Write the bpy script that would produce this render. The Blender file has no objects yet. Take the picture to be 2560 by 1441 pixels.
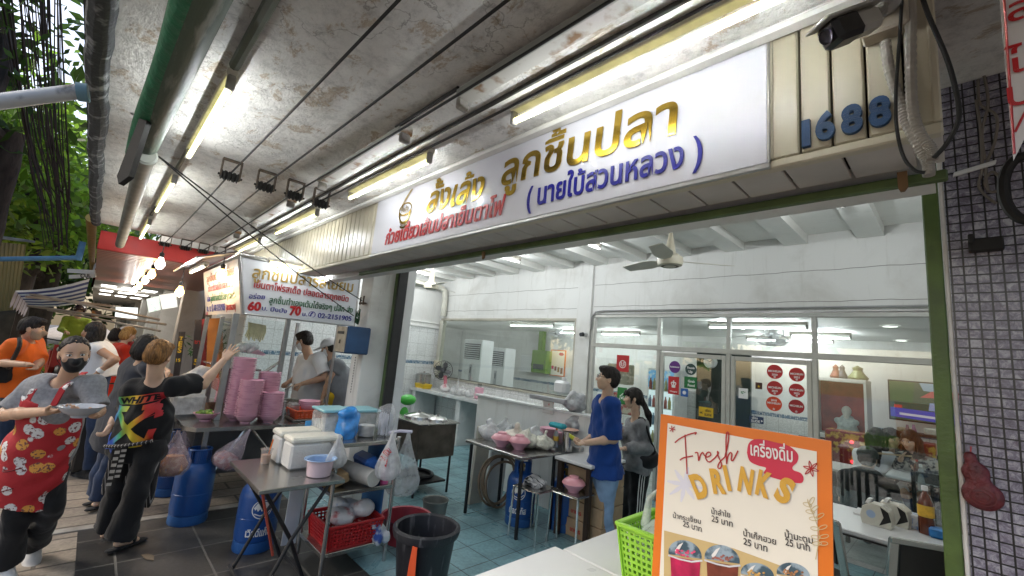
import bpy, bmesh, math, random
import numpy as np
from mathutils import Vector, Matrix
random.seed(7); rng=np.random.default_rng(7)
sc=bpy.context.scene; COL=sc.collection
# ---------------------------------------------------------------- camera, world, light, exposure
YAW,PITCH,ROLL,FOC,HCAM=-0.8117019,0.1569340,0.0896892,1078.51,1.65
_f=np.array([math.sin(YAW)*math.cos(PITCH),math.cos(YAW)*math.cos(PITCH),math.sin(PITCH)])
_r=np.array([math.cos(YAW),-math.sin(YAW),0.0]); _u=np.cross(_r,_f)
RT=math.cos(ROLL)*_r+math.sin(ROLL)*_u; UP=-math.sin(ROLL)*_r+math.cos(ROLL)*_u; FW=_f
CAM=np.array([0,0,HCAM])
cd=bpy.data.cameras.new('camera'); cam=bpy.data.objects.new('camera',cd); COL.objects.link(cam)
cd.sensor_fit='HORIZONTAL'; cd.sensor_width=36; cd.lens=FOC/2560*36; cd.clip_start=.05; cd.clip_end=600
cam.matrix_world=Matrix(((RT[0],UP[0],-FW[0],0),(RT[1],UP[1],-FW[1],0),(RT[2],UP[2],-FW[2],HCAM),(0,0,0,1)))
sc.camera=cam
w=bpy.data.worlds.new('World'); sc.world=w; w.use_nodes=True
nt=w.node_tree; bg=nt.nodes['Background']; sky=nt.nodes.new('ShaderNodeTexSky'); sky.sky_type='NISHITA'; sky.sun_disc=False
SUN_EL,SUN_ROT=math.radians(38),math.radians(215)
sky.sun_elevation=SUN_EL; sky.sun_rotation=SUN_ROT; sky.dust_density=4; sky.air_density=1.0
nt.links.new(sky.outputs[0],bg.inputs[0]); bg.inputs[1].default_value=.21
sl=bpy.data.lights.new('sun','SUN'); sl.energy=2.0; sl.angle=math.radians(20); sl.color=(1,.95,.88)
so=bpy.data.objects.new('sun',sl); COL.objects.link(so)
_sd=Vector((math.sin(SUN_ROT)*math.cos(SUN_EL),math.cos(SUN_ROT)*math.cos(SUN_EL),math.sin(SUN_EL)))
so.rotation_euler=_sd.to_track_quat('Z','Y').to_euler(); so.location=(-6,-6,12)
sc.view_settings.view_transform='Standard'; sc.view_settings.look='None'; sc.view_settings.exposure=0.7; sc.view_settings.gamma=1
sc.render.engine='CYCLES'; sc.cycles.use_denoising=True; sc.cycles.max_bounces=7; sc.cycles.diffuse_bounces=4; sc.cycles.glossy_bounces=3
sc.cycles.transmission_bounces=6; sc.cycles.transparent_max_bounces=16; sc.cycles.caustics_reflective=False; sc.cycles.caustics_refractive=False
sc.cycles.sample_clamp_indirect=4
LAMP=1.0   # common factor of every fluorescent lamp
# ---------------------------------------------------------------- helpers
def ray(u,v): return FW+RT*((u-1280)/FOC)-UP*((v-720.5)/FOC)
def P(u,v,x=None,y=None,z=None,d=None):
    """point of the place seen at photo pixel (u,v) on the plane x=, y=, z= or at forward distance d"""
    r=ray(u,v)
    if d is None:
        if x is not None: d=(x-CAM[0])/r[0]
        elif y is not None: d=(y-CAM[1])/r[1]
        else: d=(z-CAM[2])/r[2]
    return CAM+r*d
def depth(p): return float((np.asarray(p,float)-CAM)@FW)
V=lambda *a: np.array(a,float)
def nrm(a): a=np.asarray(a,float); return a/(np.linalg.norm(a)+1e-12)
MATS={}
def mat(name,col,rough=.55,metal=0,var=.12,scale=6,bump=.0,bscale=None,spec=.5,emit=None,es=1,alpha=1,trans=0,ior=1.45,col2=None,thr=None,detail=5,coat=0,sub=0,stretch=None):
    """principled material with noise variation; col2/thr gives patches of a second colour (stains, wear)"""
    if name in MATS: return MATS[name]
    m=bpy.data.materials.new(name); m.use_nodes=True; n=m.node_tree.nodes; L=m.node_tree.links; b=n['Principled BSDF']
    c=(*col,1) if len(col)==3 else col
    tc=n.new('ShaderNodeTexCoord'); src=tc.outputs['Object']
    if stretch:
        mp=n.new('ShaderNodeMapping'); mp.inputs['Scale'].default_value=stretch; L.new(src,mp.inputs[0]); src=mp.outputs[0]
    if var or bump or col2:
        nz=n.new('ShaderNodeTexNoise'); nz.inputs['Scale'].default_value=scale; nz.inputs['Detail'].default_value=detail; L.new(src,nz.inputs['Vector'])
        rp=n.new('ShaderNodeValToRGB'); e=rp.color_ramp.elements
        if col2 is not None:
            t=thr or .55; e[0].position=t-.06; e[1].position=t+.06; e[0].color=c; e[1].color=(*col2,1)
        else:
            e[0].position=.3; e[1].position=.7; e[0].color=tuple(max(0,x*(1-var)) for x in c[:3])+(1,); e[1].color=tuple(min(1,x*(1+var)) for x in c[:3])+(1,)
        L.new(nz.outputs['Fac'],rp.inputs[0]); L.new(rp.outputs[0],b.inputs['Base Color'])
        if bump:
            bp=n.new('ShaderNodeBump'); bp.inputs['Strength'].default_value=bump; bp.inputs['Distance'].default_value=.02
            if bscale:
                n2=n.new('ShaderNodeTexNoise'); n2.inputs['Scale'].default_value=bscale; n2.inputs['Detail'].default_value=6; L.new(src,n2.inputs['Vector']); L.new(n2.outputs['Fac'],bp.inputs['Height'])
            else: L.new(nz.outputs['Fac'],bp.inputs['Height'])
            L.new(bp.outputs[0],b.inputs['Normal'])
        mr=n.new('ShaderNodeMapRange'); mr.inputs[3].default_value=max(0,rough-.08); mr.inputs[4].default_value=min(1,rough+.1); L.new(nz.outputs['Fac'],mr.inputs[0]); L.new(mr.outputs[0],b.inputs['Roughness'])
    else:
        b.inputs['Base Color'].default_value=c; b.inputs['Roughness'].default_value=rough
    b.inputs['Metallic'].default_value=metal; b.inputs['Specular IOR Level'].default_value=spec; b.inputs['IOR'].default_value=ior
    b.inputs['Alpha'].default_value=alpha; b.inputs['Transmission Weight'].default_value=trans; b.inputs['Coat Weight'].default_value=coat
    if sub: b.inputs['Subsurface Weight'].default_value=sub; b.inputs['Subsurface Radius'].default_value=(.012,.005,.003)
    if emit is not None: b.inputs['Emission Color'].default_value=(*emit,1); b.inputs['Emission Strength'].default_value=es
    MATS[name]=m; return m
def nodes(name):
    m=bpy.data.materials.new(name); m.use_nodes=True; MATS[name]=m; t=m.node_tree; return m,t.nodes,t.links,t.nodes['Principled BSDF']
def ramp(n,L,src,stops):
    r=n.new('ShaderNodeValToRGB'); e=r.color_ramp.elements
    while len(e)<len(stops): e.new(.5)
    for k,(p,c) in enumerate(stops): e[k].position=p; e[k].color=(*c,1) if len(c)==3 else c
    if src is not None: L.new(src,r.inputs[0])
    return r
def mixc(n,L,f,a,b,mode='MIX'):
    x=n.new('ShaderNodeMix'); x.data_type='RGBA'; x.blend_type=mode
    for s,k in((f,0),(a,6),(b,7)):
        if hasattr(s,'is_linked'): L.new(s,x.inputs[k])
        elif k==0: x.inputs[0].default_value=s
        else: x.inputs[k].default_value=(*s,1) if len(s)==3 else s
    return x.outputs[2]
def noise(n,L,vec,scale,detail=5,rough=.55,dist=0):
    z=n.new('ShaderNodeTexNoise'); z.inputs['Scale'].default_value=scale; z.inputs['Detail'].default_value=detail; z.inputs['Roughness'].default_value=rough; z.inputs['Distortion'].default_value=dist
    if vec is not None: L.new(vec,z.inputs['Vector'])
    return z.outputs['Fac']
def bumpn(n,L,h,b,strength=.4,dist=.01):
    x=n.new('ShaderNodeBump'); x.inputs['Strength'].default_value=strength; x.inputs['Distance'].default_value=dist; L.new(h,x.inputs['Height']); L.new(x.outputs[0],b.inputs['Normal'])
def mapping(n,L,src,scale=(1,1,1),rot=(0,0,0),loc=(0,0,0)):
    mp=n.new('ShaderNodeMapping'); mp.inputs['Scale'].default_value=scale; mp.inputs['Rotation'].default_value=rot; mp.inputs['Location'].default_value=loc; L.new(src,mp.inputs[0]); return mp.outputs[0]
class MB:
    """collects geometry of ONE mesh (world coordinates)"""
    def __init__(s): s.v=[]; s.f=[]; s.mi=[]; s.n=0; s.m=0
    def add(s,v,f,m=None):
        v=np.asarray(v,float).reshape(-1,3); s.v.append(v); o=s.n; s.n+=len(v)
        k=s.m if m is None else m
        for q in f: s.f.append([i+o for i in q]); s.mi.append(k)
        return s
    def quad(s,a,b,c,d): return s.add([a,b,c,d],[(0,1,2,3)])
    def poly(s,pts): return s.add(pts,[tuple(range(len(pts)))])
    def box(s,a,b,bev=0):
        a=np.minimum(a,b).astype(float); b=np.maximum(np.asarray(a),np.asarray(b,float)) if False else np.maximum(a,np.asarray(b,float)); return s._box(a,b,bev)
    def _box(s,a,b,bev=0,M=None):
        bev=min(bev,*( (b-a)*.45))
        if bev<=0:
            v=np.array([[x,y,z] for x in(a[0],b[0]) for y in(a[1],b[1]) for z in(a[2],b[2])]); f=[(0,1,3,2),(4,6,7,5),(0,4,5,1),(2,3,7,6),(0,2,6,4),(1,5,7,3)]
        else:
            v=[];c=(a+b)/2;h=(b-a)/2
            for sx in(-1,1):
                for sy in(-1,1):
                    for sz in(-1,1):
                        S=np.array([sx,sy,sz])
                        for k in range(3):
                            q=h-bev; q=q.copy(); q[k]=h[k]; v.append(c+S*q)
            v=np.array(v); I=lambda x,y,z,k:((x*2+y)*2+z)*3+k
            f=[]
            for k in range(3):
                i,j=(k+1)%3,(k+2)%3
                for sg in(0,1):
                    q=[]
                    for p,r in((0,0),(1,0),(1,1),(0,1)):
                        t=[0,0,0]; t[k]=sg;t[i]=p;t[j]=r; q.append(I(*t,k))
                    f.append(q if sg else q[::-1])
                    # edges parallel to axis k handled below
                for p in(0,1):
                    for r in(0,1):
                        t0=[0,0,0];t0[i]=p;t0[j]=r;t0[k]=0;t1=list(t0);t1[k]=1
                        q=[I(*t0,i),I(*t1,i),I(*t1,j),I(*t0,j)]; f.append(q if (p^r) else q[::-1])
            for x in(0,1):
                for y in(0,1):
                    for z in(0,1):
                        q=[I(x,y,z,0),I(x,y,z,1),I(x,y,z,2)]; f.append(q if (x+y+z)%2==1 else q[::-1])
        if M is not None: v=v@M[0].T+M[1]
        return s.add(v,f)
    def obox(s,c,ax,ay,az,bev=0):
        """oriented box: centre and three half-extent vectors"""
        ax,ay,az=map(lambda t:np.asarray(t,float),(ax,ay,az)); h=np.array([np.linalg.norm(ax),np.linalg.norm(ay),np.linalg.norm(az)])
        R=np.stack([ax/h[0],ay/h[1],az/h[2]],1); return s._box(-h,h,bev,(R,np.asarray(c,float)))
    def cyl(s,a,b,r0,r1=None,n=12,caps=True):
        a=np.asarray(a,float);b=np.asarray(b,float); r1=r0 if r1 is None else r1
        d=nrm(b-a); t=np.cross(d,[0,0,1] if abs(d[2])<.9 else [1,0,0]); t=nrm(t); q=np.cross(d,t)
        an=np.linspace(0,2*np.pi,n,endpoint=False); C=np.cos(an)[:,None]*t+np.sin(an)[:,None]*q
        v=np.vstack([a+C*r0,b+C*r1]); f=[(i,(i+1)%n,n+(i+1)%n,n+i) for i in range(n)]
        if caps: f+= [tuple(range(n))[::-1],tuple(range(n,2*n))]
        return s.add(v,f)
    def tube(s,pts,r,n=8,caps=True,closed=False):
        p=np.asarray(pts,float); N=len(p); r=np.full(N,r) if np.isscalar(r) else np.asarray(r,float)
        T=np.gradient(p,axis=0) if not closed else np.roll(p,-1,0)-np.roll(p,1,0); T/=np.linalg.norm(T,axis=1)[:,None]+1e-12
        u=np.cross(T[0],[0,0,1] if abs(T[0][2])<.9 else [1,0,0]); u=nrm(u); vs=[]; an=np.linspace(0,2*np.pi,n,endpoint=False)
        for i in range(N):
            u=u-T[i]*(u@T[i]); u=nrm(u); q=np.cross(T[i],u); vs.append(p[i]+(np.cos(an)[:,None]*u+np.sin(an)[:,None]*q)*r[i])
        f=[]
        for i in range(N if closed else N-1):
            j=(i+1)%N
            for k in range(n): f.append((i*n+k,i*n+(k+1)%n,j*n+(k+1)%n,j*n+k))
        if caps and not closed: f+=[tuple(range(n))[::-1],tuple(range((N-1)*n,N*n))]
        return s.add(np.vstack(vs),f)
    def lathe(s,prof,c=(0,0,0),n=24,ax=None,wob=None):
        """prof: list of (radius,height); revolves about z (or axis vectors ax=(x,y,z))"""
        c=np.asarray(c,float); X,Y,Z=(V(1,0,0),V(0,1,0),V(0,0,1)) if ax is None else ax
        an=np.linspace(0,2*np.pi,n,endpoint=False); vs=[]
        for k,(r,h) in enumerate(prof):
            rr=max(r,1e-4)*(1 if wob is None else 1+wob(an,k)); rr=np.broadcast_to(rr,an.shape)
            vs.append(c+np.cos(an)[:,None]*X*rr[:,None]+np.sin(an)[:,None]*Y*rr[:,None]+Z*h)
        f=[]
        for i in range(len(prof)-1):
            for k in range(n): f.append((i*n+k,i*n+(k+1)%n,(i+1)*n+(k+1)%n,(i+1)*n+k))
        if prof[0][0]<=1e-3: pass
        return s.add(np.vstack(vs),f)
    def ell(s,c,r,n=12,M=None):
        r=np.broadcast_to(np.asarray(r,float),(3,)); vs=[];m=max(4,n//2+1)
        for i in range(m+1):
            t=math.pi*i/m
            for k in range(n): vs.append((math.sin(t)*math.cos(2*math.pi*k/n)*r[0],math.sin(t)*math.sin(2*math.pi*k/n)*r[1],-math.cos(t)*r[2]))
        v=np.array(vs)
        if M is not None: v=v@np.asarray(M).T
        f=[(i*n+k,i*n+(k+1)%n,(i+1)*n+(k+1)%n,(i+1)*n+k) for i in range(m) for k in range(n)]
        return s.add(v+np.asarray(c,float),f)
    def prism(s,poly,o,X,Y,t):
        """2-D outline on origin o, axes X,Y, extruded by vector t"""
        p=np.asarray(poly,float); o,X,Y,t=map(lambda q:np.asarray(q,float),(o,X,Y,t)); a=o+p[:,:1]*X+p[:,1:]*Y; n=len(p)
        return s.add(np.vstack([a,a+t]),[tuple(range(n))[::-1],tuple(range(n,2*n))]+[(i,(i+1)%n,n+(i+1)%n,n+i) for i in range(n)])
    def plate(s,c4,t):
        """slab between the quad c4 and the same quad moved by t"""
        a=np.asarray(c4,float); t=np.asarray(t,float); return s.add(np.vstack([a,a+t]),[(3,2,1,0),(4,5,6,7),(0,1,5,4),(1,2,6,5),(2,3,7,6),(3,0,4,7)])
    def ribbon(s,pts,wd,o,X,Y,lift=0):
        """flat pen stroke on plane o,X,Y"""
        p=np.asarray(pts,float); T=np.gradient(p,axis=0); T/=np.linalg.norm(T,axis=1)[:,None]+1e-12; N=np.stack([-T[:,1],T[:,0]],1)
        wd=np.full(len(p),wd) if np.isscalar(wd) else np.asarray(wd)
        a=p+N*wd[:,None]/2; b=p-N*wd[:,None]/2; q=np.vstack([a,b]); n=len(p); Z=np.cross(X,Y)
        return s.add(np.asarray(o)+q[:,:1]*X+q[:,1:]*Y+Z*lift,[(i,n+i,n+i+1,i+1) for i in range(n-1)])
WOFF={}
def woff(o):
    return WOFF.get(o.name,np.zeros(3)) if o is not None else np.zeros(3)
def O(name,mb,mats,parent=None,smooth=35,label=None,recalc=True):
    """link the collected geometry as ONE mesh object (child of parent)"""
    off=woff(parent); v=np.vstack(mb.v); 
    if parent is None and False: pass
    me=bpy.data.meshes.new(name); me.from_pydata((v-off).tolist(),[],mb.f); me.update()
    for m in (mats if isinstance(mats,(list,tuple)) else [mats]): me.materials.append(m)
    me.polygons.foreach_set('material_index',mb.mi)
    if recalc:
        b=bmesh.new(); b.from_mesh(me); bmesh.ops.recalc_face_normals(b,faces=b.faces); b.to_mesh(me); b.free()
    if smooth:
        me.shade_smooth(); me.set_sharp_from_angle(angle=math.radians(smooth))
    o=bpy.data.objects.new(name,me); COL.objects.link(o); o.parent=parent; WOFF[o.name]=off
    if label: o['label']=label
    return o
def tag(o,label,cat,group=None,kind=None):
    if label: o['label']=label
    if cat: o['category']=cat
    if group: o['group']=group
    if kind: o['kind']=kind
    return o
def T(name,label,cat,loc=(0,0,0),group=None):
    o=bpy.data.objects.new(name,None); COL.objects.link(o); o.empty_display_size=.1; o.location=[float(x) for x in loc]; WOFF[o.name]=np.array(loc,float); return tag(o,label,cat,group)
def one(name,mb,mats,label,cat,group=None,kind=None,**k):
    return tag(O(name,mb,mats,**k),label,cat,group,kind)
def struct(name,mb,mats,**k): return tag(O(name,mb,mats,**k),None,None,None,'structure')
def kids(o): return [c for c in bpy.data.objects if c.parent==o]
def dup(o,loc=None,label=None,rotz=None,parent=None):
    c=o.copy(); COL.objects.link(c); c.parent=parent
    if loc is not None: c.location=[float(x) for x in loc]
    if rotz is not None: c.rotation_euler=(0,0,rotz)
    if label: c['label']=label
    for k in list(o.children): dup(k,parent=c)
    return c
# ---------------------------------------------------------------- lettering
TONE='่้๊๋์'; UPV='ิีึืั็ํ'
_tc={}
def _fill(s,off):
    k=(s,off)
    if k in _tc: return _tc[k]
    c=bpy.data.curves.new('lettering','FONT'); c.body=s; c.size=1; c.offset=off; c.resolution_u=4
    o=bpy.data.objects.new('lettering',c); COL.objects.link(o); dg=bpy.context.evaluated_depsgraph_get(); me=bpy.data.meshes.new_from_object(o.evaluated_get(dg))
    v=np.array([p.co[:2] for p in me.vertices]).reshape(-1,2); f=[tuple(p.vertices) for p in me.polygons]
    bpy.data.objects.remove(o); bpy.data.curves.remove(c); bpy.data.meshes.remove(me); _tc[k]=(v,f); return v,f
def _adv(s): 
    if not s: return 0.0
    return _fill(s+'|',0)[0][:,0].max()-_fill('|',0)[0][:,0].max()
def lettering(s,off=0):
    """2-D vertices, faces of a line of writing; tone marks raised over upper vowels"""
    base=''; extra=[]
    for i,ch in enumerate(s):
        if ch in TONE and i and (s[i-1] in UPV or (i+1<len(s) and s[i+1]=='ำ')): extra.append((base,ch,.11))
        elif i and (ch in UPV or ch in TONE or ch in 'ุู'): extra.append((base,ch,0))
        else: base+=ch
    v,f=_fill(base,off); v=[v]; F=list(f); n=len(v[0])
    for pre,ch,dy in extra:
        a,b=_fill(ch,off); 
        if len(a)==0: continue
        x=_adv(pre)
        up_=a[:,1].min()>.3; v.append(np.stack([a[:,0]+x,(.617+(a[:,1]-.617)*.78+dy) if up_ else a[:,1]],1)); F+=[tuple(i+n for i in q) for q in b]; n+=len(a)
    return np.vstack(v),F
def write(mb,s,o,X,Y,width=None,size=None,off=.0,thick=0,lift=.002,shear=0,center=False,m=None,arc=0):
    """letters on the plane (o,X,Y unit vectors); o = baseline left end. width fits the line, size = em height"""
    v,F=lettering(s,off); x0,x1=v[:,0].min(),v[:,0].max(); sx=(width/(x1-x0)) if width else size; sy=size or sx
    q=np.stack([(v[:,0]-x0)*sx,v[:,1]*sy],1); q[:,0]+=shear*q[:,1]
    if center: q[:,0]-=(x1-x0)*sx/2
    # islands get slightly different heights so that overlapping strokes never lie in one plane
    par=list(range(len(v)))
    def fd(a):
        while par[a]!=a: par[a]=par[par[a]]; a=par[a]
        return a
    for g in F:
        for k in g[1:]: par[fd(k)]=fd(g[0])
    roots={}; isl=np.array([roots.setdefault(fd(k),len(roots)) for k in range(len(v))]); Z=nrm(np.cross(X,Y))
    h=lift+thick+(isl%7)*.0003
    X=np.asarray(X,float);Y=np.asarray(Y,float)
    top=np.asarray(o)+q[:,:1]*X+q[:,1:]*Y+h[:,None]*Z
    tv=[];tf=[]
    for i,g in enumerate(F): tf.append(tuple(range(len(tv),len(tv)+len(g)))); tv+=[top[k]+Z*.00004*(i%6) for k in g]
    mb.add(np.array(tv),tf,m)
    if thick:
        ec={}
        for g in F:
            for a,b in zip(g,g[1:]+g[:1]): ec[(a,b)]=1
        bd=[(a,b) for a,b in ec if (b,a) not in ec]; bot=top-Z*(thick+.001); n=len(top)
        mb.add(np.vstack([top,bot]),[(a,n+a,n+b,b) for a,b in bd],m)
    return (x1-x0)*sx
# ================================================================ SETTING: ground
XE,YE,ZE=V(1,0,0),V(0,1,0),V(0,0,1)
def tile_mat(name,c1,c2,mortar,wd,ht,ms=.012,rough=.4,bump=.5,rot=0,offset=.0,dirt=.5,dirtc=(.05,.045,.04),loc=(0,0,0),plane='xy',wet=0,spec=.5):
    m,n,L,b=nodes(name); tc=n.new('ShaderNodeTexCoord')
    src=tc.outputs['Object']
    if plane!='xy':
        sp=n.new('ShaderNodeSeparateXYZ'); cb=n.new('ShaderNodeCombineXYZ'); L.new(src,sp.inputs[0])
        i,j=('XYZ'.index(plane[0].upper()),'XYZ'.index(plane[1].upper())); L.new(sp.outputs[i],cb.inputs[0]); L.new(sp.outputs[j],cb.inputs[1]); src=cb.outputs[0]
    mv=mapping(n,L,src,(1,1,1),(0,0,rot),loc)
    br=n.new('ShaderNodeTexBrick'); br.inputs['Scale'].default_value=1; br.inputs['Brick Width'].default_value=wd; br.inputs['Row Height'].default_value=ht; br.inputs['Mortar Size'].default_value=ms; br.inputs['Mortar Smooth'].default_value=.1
    br.offset=offset; br.inputs['Color1'].default_value=(*c1,1); br.inputs['Color2'].default_value=(*c2,1); br.inputs['Mortar'].default_value=(*mortar,1); L.new(mv,br.inputs['Vector'])
    d=noise(n,L,mv,1.7,7,.65,.6); r=ramp(n,L,d,[(.42,(0,0,0)),(.75,(dirt,dirt,dirt))])
    d2=noise(n,L,mv,38,4); r2=ramp(n,L,d2,[(.3,(.8,.8,.8)),(.7,(1.15,1.15,1.15))])
    c=mixc(n,L,r.outputs[0],br.outputs['Color'],dirtc); c=mixc(n,L,1.0,c,r2.outputs[0],'MULTIPLY'); L.new(c,b.inputs['Base Color'])
    rr=ramp(n,L,d,[(.35,(rough,)*3),(.7,(min(1,rough+.25),)*3)]); L.new(rr.outputs[0],b.inputs['Roughness']); b.inputs['Specular IOR Level'].default_value=spec
    iv=n.new('ShaderNodeMath'); iv.operation='SUBTRACT'; iv.inputs[0].default_value=1; L.new(br.outputs['Fac'],iv.inputs[1])
    ad=n.new('ShaderNodeMath'); ad.operation='MULTIPLY_ADD'; L.new(d2,ad.inputs[0]); ad.inputs[1].default_value=.35; L.new(iv.outputs[0],ad.inputs[2])
    bumpn(n,L,ad.outputs[0],b,bump,.004); return m
M_brick=tile_mat('grey_pavers',(.27,.225,.18),(.31,.265,.215),(.10,.085,.07),.9,.24,.012,.7,.7,rot=math.pi/2,offset=.5,dirt=.45)
M_slate=tile_mat('dark_slate_tile',(.026,.025,.024),(.043,.041,.039),(.15,.14,.125),.5,.5,.007,.36,.5,loc=(.15,.1,0),dirt=.7,dirtc=(.075,.068,.06))
M_blue=tile_mat('teal_floor_tile',(.19,.35,.39),(.22,.39,.43),(.035,.055,.06),.3,.3,.0045,.24,.25,loc=(.05,.06,0),dirt=.7,dirtc=(.04,.06,.062))
M_dinefl=tile_mat('pale_floor_tile',(.5,.5,.48),(.55,.55,.52),(.3,.3,.28),.3,.3,.005,.25,.2)
M_asph=mat('asphalt',(.055,.055,.058),.85,0,.25,9,.3,90)
def sheet(x0,x1,y0,y1,z): 
    b=MB(); b.quad((x0,y0,z),(x1,y0,z),(x1,y1,z),(x0,y1,z)); return b
struct('road',sheet(-120,60,-90,-3.6,-.16),M_asph)
b=MB(); b.box((-120,-3.6,-.3),(30,2.2,-.006)); struct('pavement',b,M_brick)
struct('shopfront_paving',sheet(-4.9,2.5,.2,1.745,0),M_slate)
b=MB(); b.box((-4.985,-.3,-.005),(-4.9,1.745,.006),.003); struct('paving_edge_strip',b,mat('worn_concrete',(.3,.28,.25),.8,0,.25,7,.3))
struct('shop_floor',sheet(-8.1,.2,1.745,5.52,.004),M_blue)
struct('dining_floor',sheet(-13,4.2,5.52,10.2,.006),M_dinefl)
b=MB(); b.box((-13,2.2,-.3),(4.2,10.2,-.001)); struct('foundation_ground',b,M_asph)
b=MB(); b.box((-120,-3.74,-.3),(30,-3.6,.004),.02); struct('kerb',b,mat('kerb_stone',(.32,.31,.29),.85,0,.2,5,.3))
# ---------------------------------------------------------------- walls of the shop
def plaster(name,col,stain=(.3,.27,.22),amt=.35,rough=.6):
    m,n,L,b=nodes(name); tc=n.new('ShaderNodeTexCoord'); s=tc.outputs['Object']
    a=noise(n,L,s,1.1,8,.65,.5); r=ramp(n,L,a,[(.5,(0,0,0)),(.72,(amt,)*3)]); c=mixc(n,L,r.outputs[0],col,stain)
    st=noise(n,L,mapping(n,L,s,(5,5,.5)),2.2,6,.7); r3=ramp(n,L,st,[(.55,(0,0,0)),(.72,(amt*.8,)*3)]); c=mixc(n,L,r3.outputs[0],c,stain)
    L.new(c,b.inputs['Base Color']); b.inputs['Roughness'].default_value=rough; h=noise(n,L,s,26,7,.7); bumpn(n,L,h,b,.18,.004); return m
M_white=plaster('white_wall_paint',(.7,.7,.675),(.42,.40,.35),.5)
M_ceil_in=plaster('white_ceiling_paint',(.78,.78,.74),(.5,.49,.46),.3)
M_dirtyw=plaster('dirty_white_paint',(.72,.71,.68),(.25,.22,.18),.65,.75)
M_tilew=tile_mat('white_wall_tile',(.66,.67,.66),(.7,.71,.7),(.38,.38,.36),.2,.25,.003,.16,.15,plane='yz',dirt=.1,dirtc=(.4,.38,.33))
M_tilewx=tile_mat('white_wall_tile_front',(.66,.67,.66),(.7,.71,.7),(.38,.38,.36),.2,.25,.003,.16,.15,plane='xz',dirt=.1,dirtc=(.4,.38,.33))
M_border=tile_mat('blue_border_tile',(.62,.64,.64),(.04,.12,.2),(.05,.12,.2),.028,.031,.004,.2,.1,plane='yz',dirt=.05)
M_borderx=tile_mat('blue_border_tile_front',(.62,.64,.64),(.04,.12,.2),(.05,.12,.2),.028,.031,.004,.2,.1,plane='xz',dirt=.05)
YB=5.5; ZC=3.27
b=MB(); b.box((-8.1,1.76,ZC),(-.01,YB+.1,ZC+.12))
b.box((-8.1,1.86,2.62),(-.02,2.06,ZC-.002))                     # header beam behind the shutter
for k in range(12): b.box((-7.82+k*.648,2.062,ZC-.10),(-7.60+k*.648,YB-.002,ZC-.001))
one('shop_ceiling',b,M_ceil_in,'white shop ceiling with ribs of beams running to the back wall','ceiling')
t=T('back_wall','white painted upper wall over the glass partition and the long window, cracked across','wall',(-3.4,YB,0))
b=MB(); b.box((-8.0,YB,2.41),(.05,YB+.12,ZC)); O('upper_wall',b,M_white,t)
b=MB(); b.box((-4.22,YB-.035,.005),(-3.95,YB+.1,ZC-.003),.006); O('column',b,M_white,t)
b=MB(); b.box((-8.0,YB,.005),(-4.22,YB+.1,1.09)); O('lower_wall',b,M_tilewx,t)
b=MB()
for z,dx in((2.84,.0),(2.50,.05)):
    x=np.linspace(-7.9,-4.25,40); b.ribbon(np.stack([x,z+.004*np.sin(x*9)+.003*np.sin(x*23)],1),.006,(0,YB-.002,0),XE,ZE)
    x=np.linspace(-3.92,-.05,40); b.ribbon(np.stack([x,z+.02+.004*np.sin(x*9)+.003*np.sin(x*23)],1),.006,(0,YB-.002,0),XE,ZE)
O('crack',b,mat('crack_grey',(.2,.19,.17),.9,0,0),t,recalc=False)
t=T('left_party_wall','white tiled side wall with a blue patterned border row behind the noodle cart','wall',(-8,3,0))
b=MB(); b.box((-8.1,1.76,.005),(-8.0,YB+.1,2.12)); O('tiled_face',b,M_tilew,t)
b=MB(); b.box((-8.1,1.76,2.14),(-7.995,YB+.1,ZC)); O('painted_face',b,M_white,t)
b=MB(); b.box((-8.0,1.78,1.33),(-7.995,YB-.01,1.395)); O('border_row',b,M_border,t)
b=MB(); b.box((-8.0,1.78,2.1),(-7.96,YB-.03,2.14),.006); b.box((-8.0,1.78,2.2),(-7.97,YB-.03,2.225),.006); O('trim',b,M_white,t)
b=MB(); b.box((.02,2.34,.005),(.15,YB,ZC)); one('right_party_wall',b,M_white,'white party wall behind the green post','wall')
# dining room shell
ZD=2.43
b=MB(); b.box((-13,YB+.13,ZD),(4.2,10.2,ZD+.1)); one('dining_ceiling',b,mat('dining_ceiling_paint',(.74,.74,.71),.6,0,.04),'flat white ceiling of the dining room behind the glass','ceiling')
t=T('dining_back_wall','white wall at the far end of the dining room with a blue border row','wall',(-2,9.3,0))
b=MB(); b.box((-13,9.3,1.05),(4.2,9.4,ZD)); O('painted_face',b,M_white,t)
b=MB(); b.box((-13,9.295,.006),(4.2,9.4,.98)); O('tiled_face',b,M_tilewx,t)
b=MB(); b.box((-13,9.292,.982),(4.2,9.4,1.048)); O('border_row',b,M_borderx,t)
b=MB(); b.box((4.1,5.52,.006),(4.2,9.3,ZD)); one('dining_side_wall',b,M_white,'white side wall of the dining room beyond the television','wall')
b=MB(); b.box((-12.2,YB+.1,.006),(-12.1,9.29,ZD-.001)); b.box((-13,YB+.0,.006),(-8.11,YB+.1,ZD)); one('dining_left_wall',b,M_white,'white side wall beside the air conditioners in the dining room','wall')
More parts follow.
